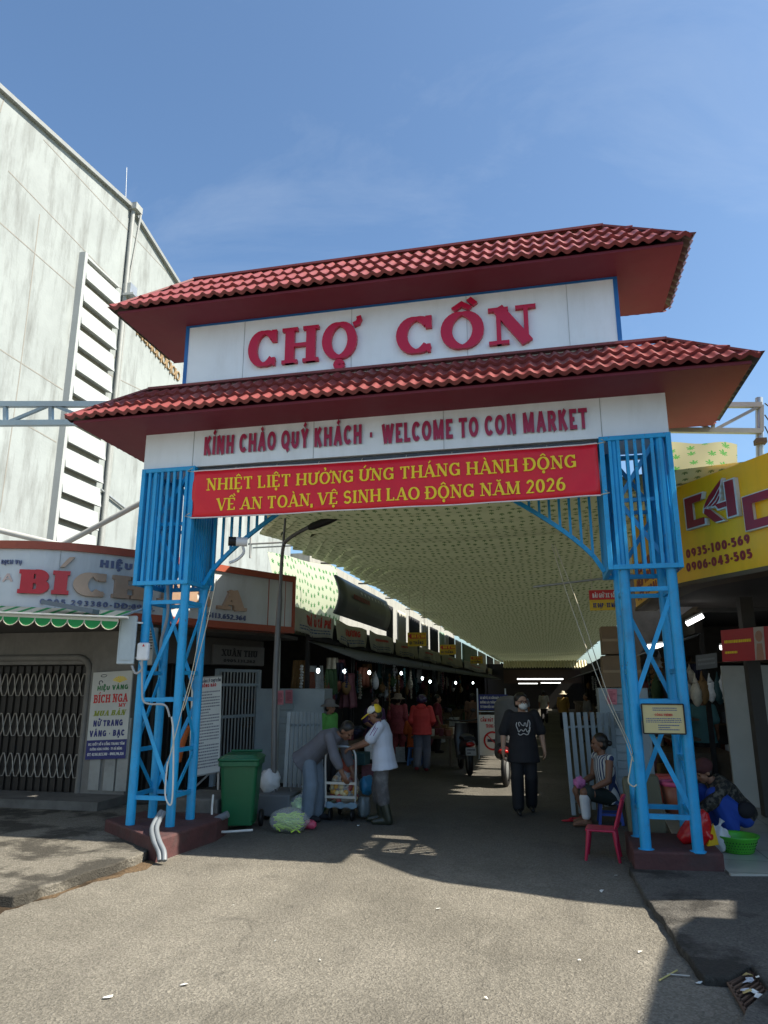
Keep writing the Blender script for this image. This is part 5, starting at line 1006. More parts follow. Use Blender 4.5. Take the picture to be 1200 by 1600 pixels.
# vegetables in bags on the road
c = gp(452, 1300); t = bag(c, (.25, .19, .145), M_FILM, 'clear plastic bag of yellow green beans on the road', .06, 4, 'vegetable_bag', False); k = random.Random(2); mb = MB(); M_BEAN = mat('bean', (.55, .80, .06), .5, var=.25)
for i in range(130):
    a = k.uniform(-.7, .7); o = c+Vector((k.uniform(-.13, .13), k.uniform(-.12, .07), k.uniform(.03, .20))); d = Vector((math.cos(a), math.sin(a), k.uniform(-.5, .5))).normalized()*.06; mb.tube([o-d, o+Vector((0, 0, .008)), o+d], .008, 5)
o = mb.build('beans', M_BEAN, t); o['kind'] = 'stuff'
c = gp(468, 1283)+Vector((0, .05, 0)); t = bag(c, (.19, .15, .17), M_FILM, 'clear bag of pale green lettuce behind the bag of beans', .08, 5, 'vegetable_bag'); mb = MB()
for i in range(26):
    a = k.uniform(0, 6.28); o = c+Vector((.11*math.cos(a)*k.random(), .09*math.sin(a)*k.random(), .05+.2*k.random())); mb.ball(o, (.06, .05, .02), 8, 5, Matrix.Rotation(k.uniform(0, 3), 3, 'X') @ Matrix.Rotation(a, 3, 'Z'), f=lambda v: 1+.2*math.sin(9*v.x+7*v.y))
mb.build('lettuce', mat('lettuce', (.52, .74, .24), .6, var=.3), t)
bag(gp(489, 1280)+Vector((0, .12, 0)), (.14, .12, .17), mat('bag_green', (.015, .34, .07), .35, var=.1), 'bright green plastic bag leaning on the lettuce bag', .14, 6)
c = gp(446, 1277)+Vector((0, .12, 0)); t = bag(c, (.17, .12, .13), M_FILM, 'clear bag of pink onions behind the green beans', .08, 7, 'vegetable_bag'); mb = MB()
for i in range(16): mb.ball(c+Vector((k.uniform(-.11, .11), k.uniform(-.07, .07), k.uniform(.04, .2))), .04, 9, 7)
mb.build('onions', mat('onion_pink', (.42, .14, .20), .5, var=.3), t)
bag(gp(483, 1296)+Vector((0, .03, 0)), (.085, .07, .055), mat('bag_pink', (.50, .06, .12), .4), 'small pink red bag in front of the green plastic bag', .1, 8, neck=False)
# trolley
t = thing('hand_trolley', 'steel hand trolley with low shelf bars loaded with bags of onions', 'trolley', gp(530, 1278)); yb = 9.5; xl_, xr_ = pt(508, 1262, Y=yb).x, pt(556, 1262, Y=yb).x; mb = MB(); mb.b2((xl_, yb-.05, .17), (xr_, yb+.62, .21)); mb.build('deck', M_STEEL, t, bevel=.01)
mb = MB(); mb.tube(smooth3([Vector((xl_+.01, yb, .2)), Vector((xl_, yb-.02, .70)), Vector((xl_+.02, yb-.02, .86)), Vector((xl_+.10, yb-.02, .92)), Vector((xr_-.10, yb-.02, .92)), Vector((xr_-.02, yb-.02, .86)), Vector((xr_, yb-.02, .70)), Vector((xr_-.01, yb, .2))]), .017, 8); mb.build('handle', M_STEEL, t)
mb = MB()
for z in (.30, .47): mb.bar((xl_, yb-.02, z), (xr_, yb-.02, z), .02, .03)
mb.build('cross_bars', M_STEEL, t)
for x in (xl_+.06, xr_-.06):
    for y in (yb+.05, yb+.5): mb = MB(); mb.lathe([(.001, -.018), (.06, -.018), (.075, -.008), (.075, .008), (.06, .018), (.001, .018)], (x, y, .075), 14, (1, 0, 0)); mb.bar((x, y, .1), (x, y, .17), .03); mb.build('wheel', M_BLACK, t)
c = Vector(((xl_+xr_)/2, yb+.2, .21)); ob = bag(c, (.20, .18, .21), M_FILM, 'clear bag of yellow and white onions riding on the trolley', .05, 9, 'onion_bag'); cols = [mat('onion_cream', (.55, .45, .25), .5, var=.2), mat('onion_orange', (.55, .28, .05), .5), mat('onion_red', (.30, .06, .05), .5)]
for j in range(3):
    mb = MB()
    for i in range(18): a = k.uniform(0, 6.28); z = k.uniform(.03, .30); r_ = .165*(1-max(0, z-.2)*2.5); mb.ball(c+Vector((r_*math.cos(a), -.02+r_*math.sin(a)*.9, z)), .036, 9, 7)
    mb.build('onions', cols[j], ob)
bag(c+Vector((.02, .05, .34)), (.13, .10, .11), mat('bag_redmesh', (.28, .05, .03), .6, var=.3), 'red brown net bag on top of the onions on the trolley', .12, 10)
bag((xr_+.06, yb+.35, .3), (.10, .12, .12), mat('bag_blue', (.03, .22, .42), .4), 'blue plastic bag hanging off the trolley beside the capped man', .15, 12, neck=False); bag((xr_+.05, yb+.22, .04), (.09, .10, .13), mat('bag_clear_dark', (.16, .19, .20), .3), 'dull clear bag below the blue one beside the trolley', .15, 13, neck=False)
mb = MB().grid(lambda u, v: Vector((xl_+.03+(xr_-xl_)*u, yb-.05-.02*v, .235-.06*v+.012*math.sin(17*u+3*v))), 16, 5); tag(mb.build('cloth_rag', mat('rag', (.13, .20, .25), .8, var=.2), solid=.006), 'blue and white rag draped over the trolley deck', 'rag')
# signs in the alley
t = thing('sign_stand', 'steel stand with blue traffic notice above white no smoking notice', 'sign stand', gp(768, 1186)); Yq = 18.0; 
def sub(t, c, Y_, mt, nm):
    P = [pt(x, y, Y=Y_) for x, y in c]; o_ = P[3]; W, H_ = (P[2]-P[3]).length, (P[0]-P[3]).length; m = plane(o_, (1, 0, 0)); mb = MB(); mb.prism([(0, 0), (W, 0), (W, H_), (0, H_)], m, -.03, 0); return mb.build(nm, mt, t), m, W, H_
pb, m, W, H_ = sub(t, [(748, 1085), (794, 1085), (794, 1109), (748, 1109)], Yq, M_NAVY, 'blue_panel')
for i, s_ in enumerate(['XE MÔTÔ, XE GẮN MÁY, XE ĐẠP', 'KHÔNG LƯU THÔNG TRONG CHỢ', 'TỪ 7H00 ĐẾN 18H00 HÀNG NGÀY']): line(pb, m, s_, M_PAPER, W*.06, H_*(.70-.29*i), W*.88, H_*.15, thick=.24)
pw, m, W, H_ = sub(t, [(750, 1117), (792, 1117), (792, 1180), (750, 1180)], Yq, M_PAPER, 'white_panel')
line(pw, m, 'CẤM HÚT THUỐC', M_RED, W*.06, H_*.83, W*.88, H_*.09, thick=.26); line(pw, m, 'TRONG CHỢ', M_RED, W*.25, H_*.68, W*.5, H_*.09, thick=.26)
mb = MB(); mb.tube([m(W*.5+.2*math.cos(a*.314), H_*.36+.2*math.sin(a*.314), .012) for a in range(20)], .022, 6, True); mb.bar(m(W*.5-.14, H_*.36+.14, .012), m(W*.5+.14, H_*.36-.14, .012), .04, .02); mb.build('no_smoking_ring', M_RED, pw); mb = MB(); mb.prism([(W*.5-.13, H_*.33), (W*.5+.13, H_*.33), (W*.5+.13, H_*.40), (W*.5-.13, H_*.40)], m, .001, .004); mb.build('cigarette', M_INK, pw)
mb = MB()
for u in (-.02, W+.02): mb.bar(m(u, -.12, -.02), m(u, H_+.62, -.02), .03)
mb.bar(m(0, H_+.08, -.02), m(W, H_+.08, -.02), .02); mb.build('frame', M_STEEL, t)
def scooter(loc, rz, label, body, covered=False):
    t = thing('motor_scooter', label, 'scooter', (0, 0, 0)); 
    for y, n_ in ((-.62, 'wheel'), (.62, 'wheel')):
        mb = MB(); mb.lathe([(.19, -.04), (.25, -.045), (.28, -.02), (.28, .02), (.25, .045), (.19, .04)], (0, y, .28), 22, (1, 0, 0)); w = mb.build(n_, M_BLACK, t); mb = MB(); mb.lathe([(.001, -.02), (.19, -.03), (.19, .03), (.001, .02)], (0, y, .28), 16, (1, 0, 0)); mb.build('rim', M_STEEL, w)
    mb = MB(); mb.loft([(0, -.85, .62), (0, -.65, .58), (0, -.2, .52), (0, .12, .42)], [(.07, .05), (.13, .12), (.14, .14), (.10, .08)], (1, 0, 0)); mb.loft([(0, .30, .30), (0, .42, .62), (0, .40, .95)], [(.14, .05), (.17, .06), (.14, .06)], (1, 0, 0)); mb.b2((-.14, .05, .24), (.14, .36, .31)); mb.build('body', body, t, bevel=.01)
    mb = MB(); mb.loft([(0, -.72, .70), (0, -.3, .71), (0, .1, .66)], [(.12, .05), (.14, .06), (.10, .05)], (1, 0, 0)); mb.build('seat', M_BLACK, t)
    mb = MB(); mb.tube(smooth3([Vector((-.33, .32, 1.02)), Vector((-.15, .40, .99)), Vector((.15, .40, .99)), Vector((.33, .32, 1.02))]), .018, 8); mb.tube([(0, .62, .28), (0, .42, .9)], .03, 8); mb.build('handlebar', M_BLACK, t)
    mb = MB(); mb.ball((0, -.84, .60), (.09, .04, .045), 10, 7); mb.build('tail_lamp', mat('lamp_red', (.35, .01, .01), .2), t)
    for s_ in (-1, 1):
        mb = MB(); mb.tube([(s_*.16, .38, 1.02), (s_*.24, .36, 1.16)], .007, 5); mb.ball((s_*.25, .35, 1.20), (.06, .02, .045), 9, 7); mb.build('mirror', M_BLACK, t)
    if covered: t.location = loc; t.rotation_euler = (0, 0, rz); return t
    mp_ = plane((-.10, -.90, .40), (1, 0, 0), (0, .25, 1)); mb = MB(); mb.prism([(0, 0), (.20, 0), (.20, .15), (0, .15)], mp_, -.004, 0); pl_ = mb.build('number_plate', mat('plate_grey', (.30, .30, .29), .5), t); mb = MB(); scribble(mb, mp_, .02, .015, .16, .12, 2, rnd=random.Random(4)); mb.build('plate_marks', M_INK, pl_)
    t.location = loc; t.rotation_euler = (0, 0, rz); return t
scooter((-1.72, 15.3, 0), .25, 'dark scooter parked with its rear plate towards the road', mat('scooter_dark', (.02, .018, .018), .3))
scooter((-.72, 13.9, 0), -.1, 'dark red scooter under a grey rain cover behind the masked woman', mat('scooter_red', (.04, .006, .007), .3), True)
mb = MB(); mb.loft([(-.74, 13.5, .62), (-.74, 13.75, .9), (-.72, 14.0, 1.35), (-.72, 14.25, 1.42), (-.72, 14.45, 1.0), (-.72, 14.6, .55)][::1], [(.20, .06), (.25, .13), (.28, .16), (.26, .14), (.25, .15), (.22, .1)], (1, 0, 0)); mb.loft([(-.72, 14.05, 1.42), (-.72, 14.05, 1.2), (-.72, 14.0, .9), (-.72, 13.85, .45)], [(.05, .05), (.2, .2), (.27, .36), (.30, .48)], (1, 0, 0)); tag(mb.build('rain_cover', mat('cover_grey', (.11, .11, .115), .8, var=.2, bump=.6, bscale=7), remesh=.03, smooth=4), 'grey rain cover draped over the dark red scooter', 'cover')
t = thing('goods_table', 'low table of packaged goods by the parked scooter', 'table', (-2.5, 16.8, 0)); mb = MB(); mb.box((-2.55, 17, .60), (.9, 1.6, .05)); mb.build('tabletop', M_TIMB, t); 
for x in (-2.95, -2.15):
    for y in (16.3, 17.7): mb = MB(); mb.box((x, y, .29), (.05, .05, .575)); mb.build('leg', M_TIMB, t)
for i in range(16): put('packet', (-2.9+.17*(i % 5)+.05*rnd.random(), 16.35+.35*(i//5), .625), -1, sc=rnd.uniform(.8, 1.2), ci=[0, 1, 2, 5][i % 4], label='packaged goods standing on the low table behind the parked scooter', group='packets on the low table')

# ------------------------------------------------------------------ things by the right tower
t, m, W, H_ = board('project_plaque', [(1002, 1100), (1067, 1102), (1072, 1147), (1006, 1146)], 7.53, mat('plaque_cream', (.55, .46, .22), .5, var=.04), 'cream project notice fixed across the blue tower legs', 'notice board', .012)
line(t, m, 'CÔNG TRÌNH', M_RED, W*.3, H_*.60, W*.42, H_*.075, thick=.24, thin=.14, serif=True); mb = MB(); scribble(mb, m, W*.26, H_*.76, W*.58, H_*.14, 2, rnd=rnd); scribble(mb, m, W*.08, H_*.36, W*.84, H_*.18, 3, rnd=rnd); scribble(mb, m, W*.36, H_*.1, W*.5, H_*.22, 3, rnd=rnd); mb.build('small_print', mat('ink_blue', (.05, .09, .2)), t)
mb = MB(); 
for a, b in (((0, 0), (W, 0)), ((W, 0), (W, H_)), ((W, H_), (0, H_)), ((0, H_), (0, 0))): mb.bar(m(*a, .002), m(*b, .002), .012)
mb.build('frame', M_DARK, t)
cable([(862, 850), (890, 940), (940, 1075), (975, 1150), (990, 1190)], .0045, M_ROPE, 'thin tan rope sloping to the tower leg, upper strand', 'rope', Ys=[8.6, 8.4, 8, 7.7, 7.5], n=5); cable([(866, 850), (905, 950), (950, 1085), (985, 1165), (986, 1180)], .0045, M_ROPE, 'thin tan rope sloping to the tower leg, lower strand', 'rope', Ys=[8.6, 8.4, 8, 7.7, 7.5], n=5); cable([(988, 1182), (984, 1205), (982, 1222), (990, 1229), (995, 1226)], .007, M_ROPE, 'coil of tan rope tied on the blue tower leg', 'rope', Ys=7.48, n=5)
cable([(833, 917), (990, 898)], .015, M_STEEL, 'dark steel rod reaching out below the canopy', 'canopy_rod', Ys=10); 
mb = MB(); mb.tube([pt(986, 1070, Y=8.6), pt(966, 895, Y=8.6)], .03, 8); tag(mb.build('steel_post', mat('post_pale', (.36, .37, .36))), 'slim pale post rising behind the right blue tower', 'post')
M_CARD = mat('cardboard', (.22, .15, .09), .85, var=.12)
for i, (c0, c1, Y_, lb) in enumerate([((942, 978), (985, 1022), 11.5, 'brown cardboard carton, upper one on the slatted cabinet'), ((944, 1024), (1000, 1074), 11.5, 'brown cardboard carton, lower one on the slatted cabinet')]):
    a, b = pt(c0[0], c1[1], Y=Y_), pt(c1[0], c0[1], Y=Y_); mb = MB(); mb.b2((a.x, Y_, a.z), (b.x, Y_+.4, b.z)); t = tag(mb.build('carton', M_CARD, bevel=.006), lb, 'carton'); mb = MB(); mb.b2((a.x, Y_-.003, (a.z+b.z)/2-.02), (b.x, Y_-.0005, (a.z+b.z)/2+.02)); mb.build('tape', mat('tape_brown', (.3, .2, .1), .3), t)
# olive case, bucket, bags on and behind the pedestal
mb = MB(); a = pt(1005, 1305, Z=.05); P = [pt(972, 1215, Y=8.75), pt(1042, 1211, Y=8.75), pt(1044, 1306, Y=8.65), pt(985, 1310, Y=8.65)]; o_ = P[3]; ux, uy = P[2]-P[3], P[0]-P[3]; rp = []
for cx, cy, a0 in ((.88, .9, 0), (.12, .9, 90), (.12, .1, 180), (.88, .1, 270)): rp += [(cx+.12*math.cos(R(a0+22.5*k)), cy+.1*math.sin(R(a0+22.5*k))) for k in range(5)]
mb.prism(rp, lambda u, v, d: o_+ux*u+uy*v+Vector((0, -d, 0)), -.14, 0); tag(mb.build('olive_case', mat('olive', (.11, .11, .07), .6, dirt=.3), bevel=.03), 'rounded olive case standing behind the right blue tower', 'case')
c = pt(1058, 1270, Y=8.85); t = thing('bucket', 'brown bucket with pink rim behind the blue tower', 'bucket', c); mb = MB(); mb.lathe([(.001, 0), (.12, 0), (.15, .30), (.14, .30), (.11, .02), (.001, .02)], c, 18); mb.build('body', mat('bucket_brown', (.28, .09, .05), .4), t); mb = MB(); mb.lathe([(.15, .28), (.165, .30), (.16, .33), (.145, .31)], c, 18); mb.build('rim', mat('bucket_pink', (.55, .08, .2), .4), t)
c = pt(1045, 1232, Y=9.3); mb = MB(); mb.box(c, (.3, .3, .3)); tag(mb.build('plastic_tub', mat('tub_red', (.45, .04, .03), .4), bevel=.04), 'red plastic tub behind the brown bucket', 'tub')
t = thing('snack_sack', 'shiny red sack with yellow corner slumped on the tower pedestal', 'sack', pt(1095, 1328, Z=.21)); c = pt(1094, 1322, Z=.21)+Vector((0, .12, 0)); mb = MB(); mb.loft([c+Vector((-.16, 0, .02)), c+Vector((-.10, 0, .07)), c+Vector((.0, 0, .13)), c+Vector((.06, .0, .24)), c+Vector((.10, .0, .30))], [(.08, .05), (.12, .08), (.13, .12), (.11, .10), (.07, .03)], (0, 1, 0)); mb.ball(c+Vector((.04, 0, .10)), (.12, .11, .12), 18, 12, f=lambda v: 1+.2*math.sin(5*v.x+2)*math.sin(6*v.z)); mb.build('body', mat('sack_red', (.45, .01, .015), .25, bump=.5, bscale=14), t, remesh=.015, smooth=2)
mb = MB(); mb.add([c+Vector((.07, -.115, .0)), c+Vector((.19, -.02, .0)), c+Vector((.15, -.05, .20)), c+Vector((.05, .02, .0))], [(0, 1, 2), (1, 3, 2), (3, 0, 2), (0, 3, 1)]); mb.build('yellow_corner', mat('sack_yellow', (.60, .38, .01), .3), t)
bag(pt(1127, 1330, Z=.09)+Vector((0, .05, 0)), (.10, .09, .12), M_WBAG, 'crumpled white plastic bag next to the green basket', .2, 21, neck=True)
c = pt(1160, 1337, Z=.075)+Vector((0, .17, 0)); t = thing('plastic_basket', 'bright green plastic basket on the pale floor tiles', 'basket', c); M_BSK = mat('basket_green', (.07, .42, .03), .35); mb = MB(); mb.lathe([(.001, .0), (.135, .0), (.15, .01), (.195, .13), (.215, .15), (.22, .165), (.205, .162), (.185, .135), (.14, .015), (.001, .012)], c, 32); mb.build('bowl', M_BSK, t)
mb = MB()
for j in range(4):
    for i in range(40): a = 6.283*(i+.5*(j % 2))/40; r_ = .152+.0105*j; z = .03+.026*j; mb.box(c+Vector((r_*1.012*math.cos(a), r_*1.012*math.sin(a), z)), (.006, .011, .012), a)
mb.build('hole', mat('hole_green', (.01, .06, .01), .8), t)
# red plastic chair
M_RCH = mat('chair_red', (.42, .015, .055), .35, var=.06)
def chair(loc, rz, label):
    t = thing('plastic_chair', label, 'chair', (0, 0, 0)); mb = MB(); mb.grid(lambda u, v: Vector((-.17+.34*u, -.16+.34*v, .34-.012*math.sin(u*math.pi)*math.sin(v*math.pi))), 8, 8); mb.build('seat', M_RCH, t, solid=.022, bevel=.006)
    for x in (-1, 1):
        for y in (-1, 1):
            mb = MB(); mb.tube([(x*.15, y*.145, .33), (x*.165, y*.165, .16), (x*.175, y*.19, 0)], [.026, .022, .018], 8); mb.build('leg', M_RCH, t)
    mb = MB(); bk = lambda u, v: Vector((-.165+.33*u, -.155-.10*v-.03*math.sin(u*math.pi), .36+.32*v+.03*math.sin(u*math.pi)*v))
    for u in (0, .2, .4, .6, .8, 1): mb.tube([bk(u, v/6) for v in range(7)], [.017 if u in (0, 1) else .012]*7, 6)
    mb.tube([bk(u/10, 1) for u in range(11)], .02, 6); mb.tube([bk(u/10, .12) for u in range(11)], .012, 6); mb.build('backrest', M_RCH, t)
    t.location = loc; t.rotation_euler = (0, 0, rz); t.scale = (.86, .86, .86); return t
chair((.47, 8.14, 0), 1.45, 'red plastic chair standing empty on the road beside the gate tower')
def stool(loc, mt, label, h=.28):
    t = thing('plastic_stool', label, 'stool', loc); c = Vector(loc); mb = MB(); mb.box(c+Vector((0, 0, h-.012)), (.27, .27, .024)); mb.build('seat', mt, t, bevel=.01)
    for x in (-1, 1):
        for y in (-1, 1): mb = MB(); mb.bar(c+Vector((x*.11, y*.11, h-.025)), c+Vector((x*.14, y*.14, 0)), .035, .035); mb.build('leg', mt, t)
    mb = MB()
    for s_ in (-1, 1): mb.bar(c+Vector((-.12, s_*.125, .12)), c+Vector((.12, s_*.125, .12)), .02, .03)
    mb.build('rail', mt, t); return t
M_BST = mat('stool_blue', (.03, .07, .32), .4); stool((.70, 10.15, 0), M_BST, 'small blue plastic stool under the seated woman'); stool((-2.95, 16.4, 0), mat('stool_lightblue', (.06, .18, .45), .4), 'light blue stool under the person in orange', .38)
for i, (x, y, a) in enumerate([(889, 1284, .3), (903, 1281, -.2)]):
    p = gp(x, y, .0); t = thing('flip_flop', ['red flip flop lying on the road, farther from the seated woman', 'red flip flop lying on the road, closer to the seated woman'][i], 'sandal', p); mb = MB(); mb.ball(p+Vector((0, 0, .015)), (.10, .042, .013), 14, 8, Matrix.Rotation(a, 3, 'Z')); mb.build('sole', mat('flip_red', (.45, .01, .03), .5), t); mb = MB(); r_ = Matrix.Rotation(a, 3, 'Z'); mb.tube([p+r_ @ Vector((-.0, -.035, .02)), p+r_ @ Vector((.05, 0, .05)), p+r_ @ Vector((-.0, .035, .02))], .008, 5); mb.build('strap', mat('flip_red', (.45, .01, .03)), t)
# inside the corner shop
t, m, W, H_ = board('shop_banner', [(1126, 985), (1215, 958), (1215, 1030), (1129, 1034)], [10.2, 9.6, 9.6, 10.2], mat('banner_red2', (.42, .012, .02), .35, var=.08), 'glossy red shop banner with yellow writing under the yellow sign', 'banner', .05)
mb = MB(); scribble(mb, m, W*.06, H_*.52, W*.5, H_*.2, 1, rnd=rnd); scribble(mb, m, W*.06, H_*.2, W*.45, H_*.16, 1, rnd=rnd); mb.build('lettering', M_YEL, t)
mb = MB(); mb.prism([(W*.62, 0), (W*.80, 0), (W*.80, H_), (W*.62, H_)], m, .001, .003); pp = mb.build('portrait_panel', mat('portrait_bg', (.45, .38, .32)), t); mb = MB(); mb.prism([(W*.71+.05*math.cos(a*.5), H_*.72+.07*math.sin(a*.5)) for a in range(12)], m, .003, .005); mb.prism([(W*.64, 0), (W*.78, 0), (W*.755, H_*.5), (W*.665, H_*.5)], m, .003, .005); mb.build('portrait_figure', mat('portrait_skin', (.40, .20, .13)), pp)
a, b = pt(1150, 1252, Y=11.3), pt(1186, 1040, Y=11.3); t = thing('white_door', 'white panelled door standing in the corner shop', 'door', a); mb = MB(); mb.b2((a.x, 11.3, .08), (a.x+.42, 11.36, b.z)); mb.build('leaf', mat('door_white', (.42, .42, .39), .6, dirt=.2), t); mb = MB(); mb.b2((a.x+.44, 11.1, .08), (a.x+1.2, 11.35, b.z)); mb.b2((a.x+.52, 11.08, .3), (a.x+1.0, 11.099, 1.2)); mb.build('cabinet_side', mat('door_white2', (.36, .37, .35), .6, dirt=.2), t)
for i, (x0, y0, x1, y1, Y_) in enumerate([(1073, 975, 1098, 962, 11.5), (1012, 1011, 1046, 1007, 13), (1125, 1012, 1165, 1008, 12.5)]):
    a, b = pt(x0, y0, Y=Y_), pt(x1, y1, Y=Y_); t = thing('tube_lamp', ['lit fluorescent tube behind the curved yellow sign', 'lit fluorescent tube seen between the tower braces', 'lit fluorescent tube below the red shop banner'][i], 'lamp', a); mb = MB(); mb.tube([a, b], .035, 8); mb.build('tube', mat('tube_bright', (1, 1, .97), emit=3, var=0), t); mb = MB(); mb.bar(a+Vector((0, .02, .05)), b+Vector((0, .02, .05)), .06, .03); mb.build('fitting', M_STEEL, t)
t, m, W, H_ = board('poster', [(1087, 1024), (1120, 1019), (1121, 1043), (1088, 1047)], 12.3, mat('poster_grey', (.16, .17, .18), .6), 'small grey poster hanging in the corner shop', 'poster', .01); mb = MB(); scribble(mb, m, W*.1, H_*.2, W*.8, H_*.6, 2, rnd=rnd); mb.build('small_print', mat('dim_grey', (.25, .27, .28)), t)
for i, (x, y) in enumerate([(1096, 1048), (1108, 1052), (1120, 1050), (1128, 1046), (1085, 1052)]): put('hanging_bag', pt(x, y, Y=11.8), 1, sc=.9, ci=[1, 7, 4, 7, 2][i], label='small glinting packet hanging inside the corner shop', group='packets hung in the corner shop')
for i in range(26): put(['packet', 'tin', 'goods_basket'][i % 3], (1.9+.42*(i % 7), 14.6+.3*(i//14), .5+.55*((i//7) % 3)), 1, label='dim goods on the shelves at the back of the corner shop', group='goods at the back of the corner shop')
t = thing('shop_shelf', 'dark shelf rack at the back of the corner shop', 'shelf', (3, 14.8, 0))
for k_ in range(4): mb = MB(); mb.b2((1.8, 14.4, .46+.55*k_), (5, 15.3, .49+.55*k_)); mb.build('shelf', M_TIMB, t)

# ------------------------------------------------------------------ people
M_SKIN = mat('skin', (.30, .15, .09), .55, var=.06); M_SKIND = mat('skin_tan', (.20, .095, .055), .55, var=.08); M_HAIR = mat('hair', (.010, .008, .007), .45, var=.2, scale=40)
M_EYE = mat('eye_dark', (.01, .008, .008), .2, var=0); M_LIP = mat('lip', (.25, .07, .06), .5, var=0)
V = Vector
def J0():
    return dict(pelvis=V((0, 0, .82)), chest=V((0, 0, 1.10)), neck=V((0, .0, 1.275)), head=V((0, .025, 1.39)), shR=V((.165, 0, 1.235)), elR=V((.205, -.03, 1.0)), wrR=V((.215, .05, .80)), hipR=V((.08, 0, .80)), knR=V((.09, .03, .44)), anR=V((.09, -.02, .075)),
                shL=V((-.165, 0, 1.235)), elL=V((-.205, -.03, 1.0)), wrL=V((-.215, .05, .80)), hipL=V((-.08, 0, .80)), knL=V((-.09, .03, .44)), anL=V((-.09, -.02, .075)))
def hand(mb, w, d, n, side, curl):
    d = V(d).normalized(); n = V(n); n = (n-d*n.dot(d)).normalized(); s = d.cross(n)*side; M3 = Matrix((s, d, n)).transposed()
    mb.ball(w+d*.045, (.038, .050, .017), 10, 8, M3); mb.caps(w, w+d*.04, .024, .026, 8)
    for k, L in enumerate((.060, .068, .064, .050)):
        b = w+d*.082+s*(.027-.018*k); c1, c2 = curl, curl*2.1; m = b+(d*math.cos(c1)+n*math.sin(c1))*L*.55; e = m+(d*math.cos(c2)+n*math.sin(c2))*L*.5; mb.caps(b, m, .0095, .0088, 7); mb.caps(m, e, .0088, .0072, 7)
    b = w+d*.028+s*.032; m = b+(d*.62+s*.6+n*.25).normalized()*.036; mb.caps(b, m, .012, .010, 7); mb.caps(m, m+(d*.85+s*.15+n*.4).normalized()*.03, .010, .008, 7)
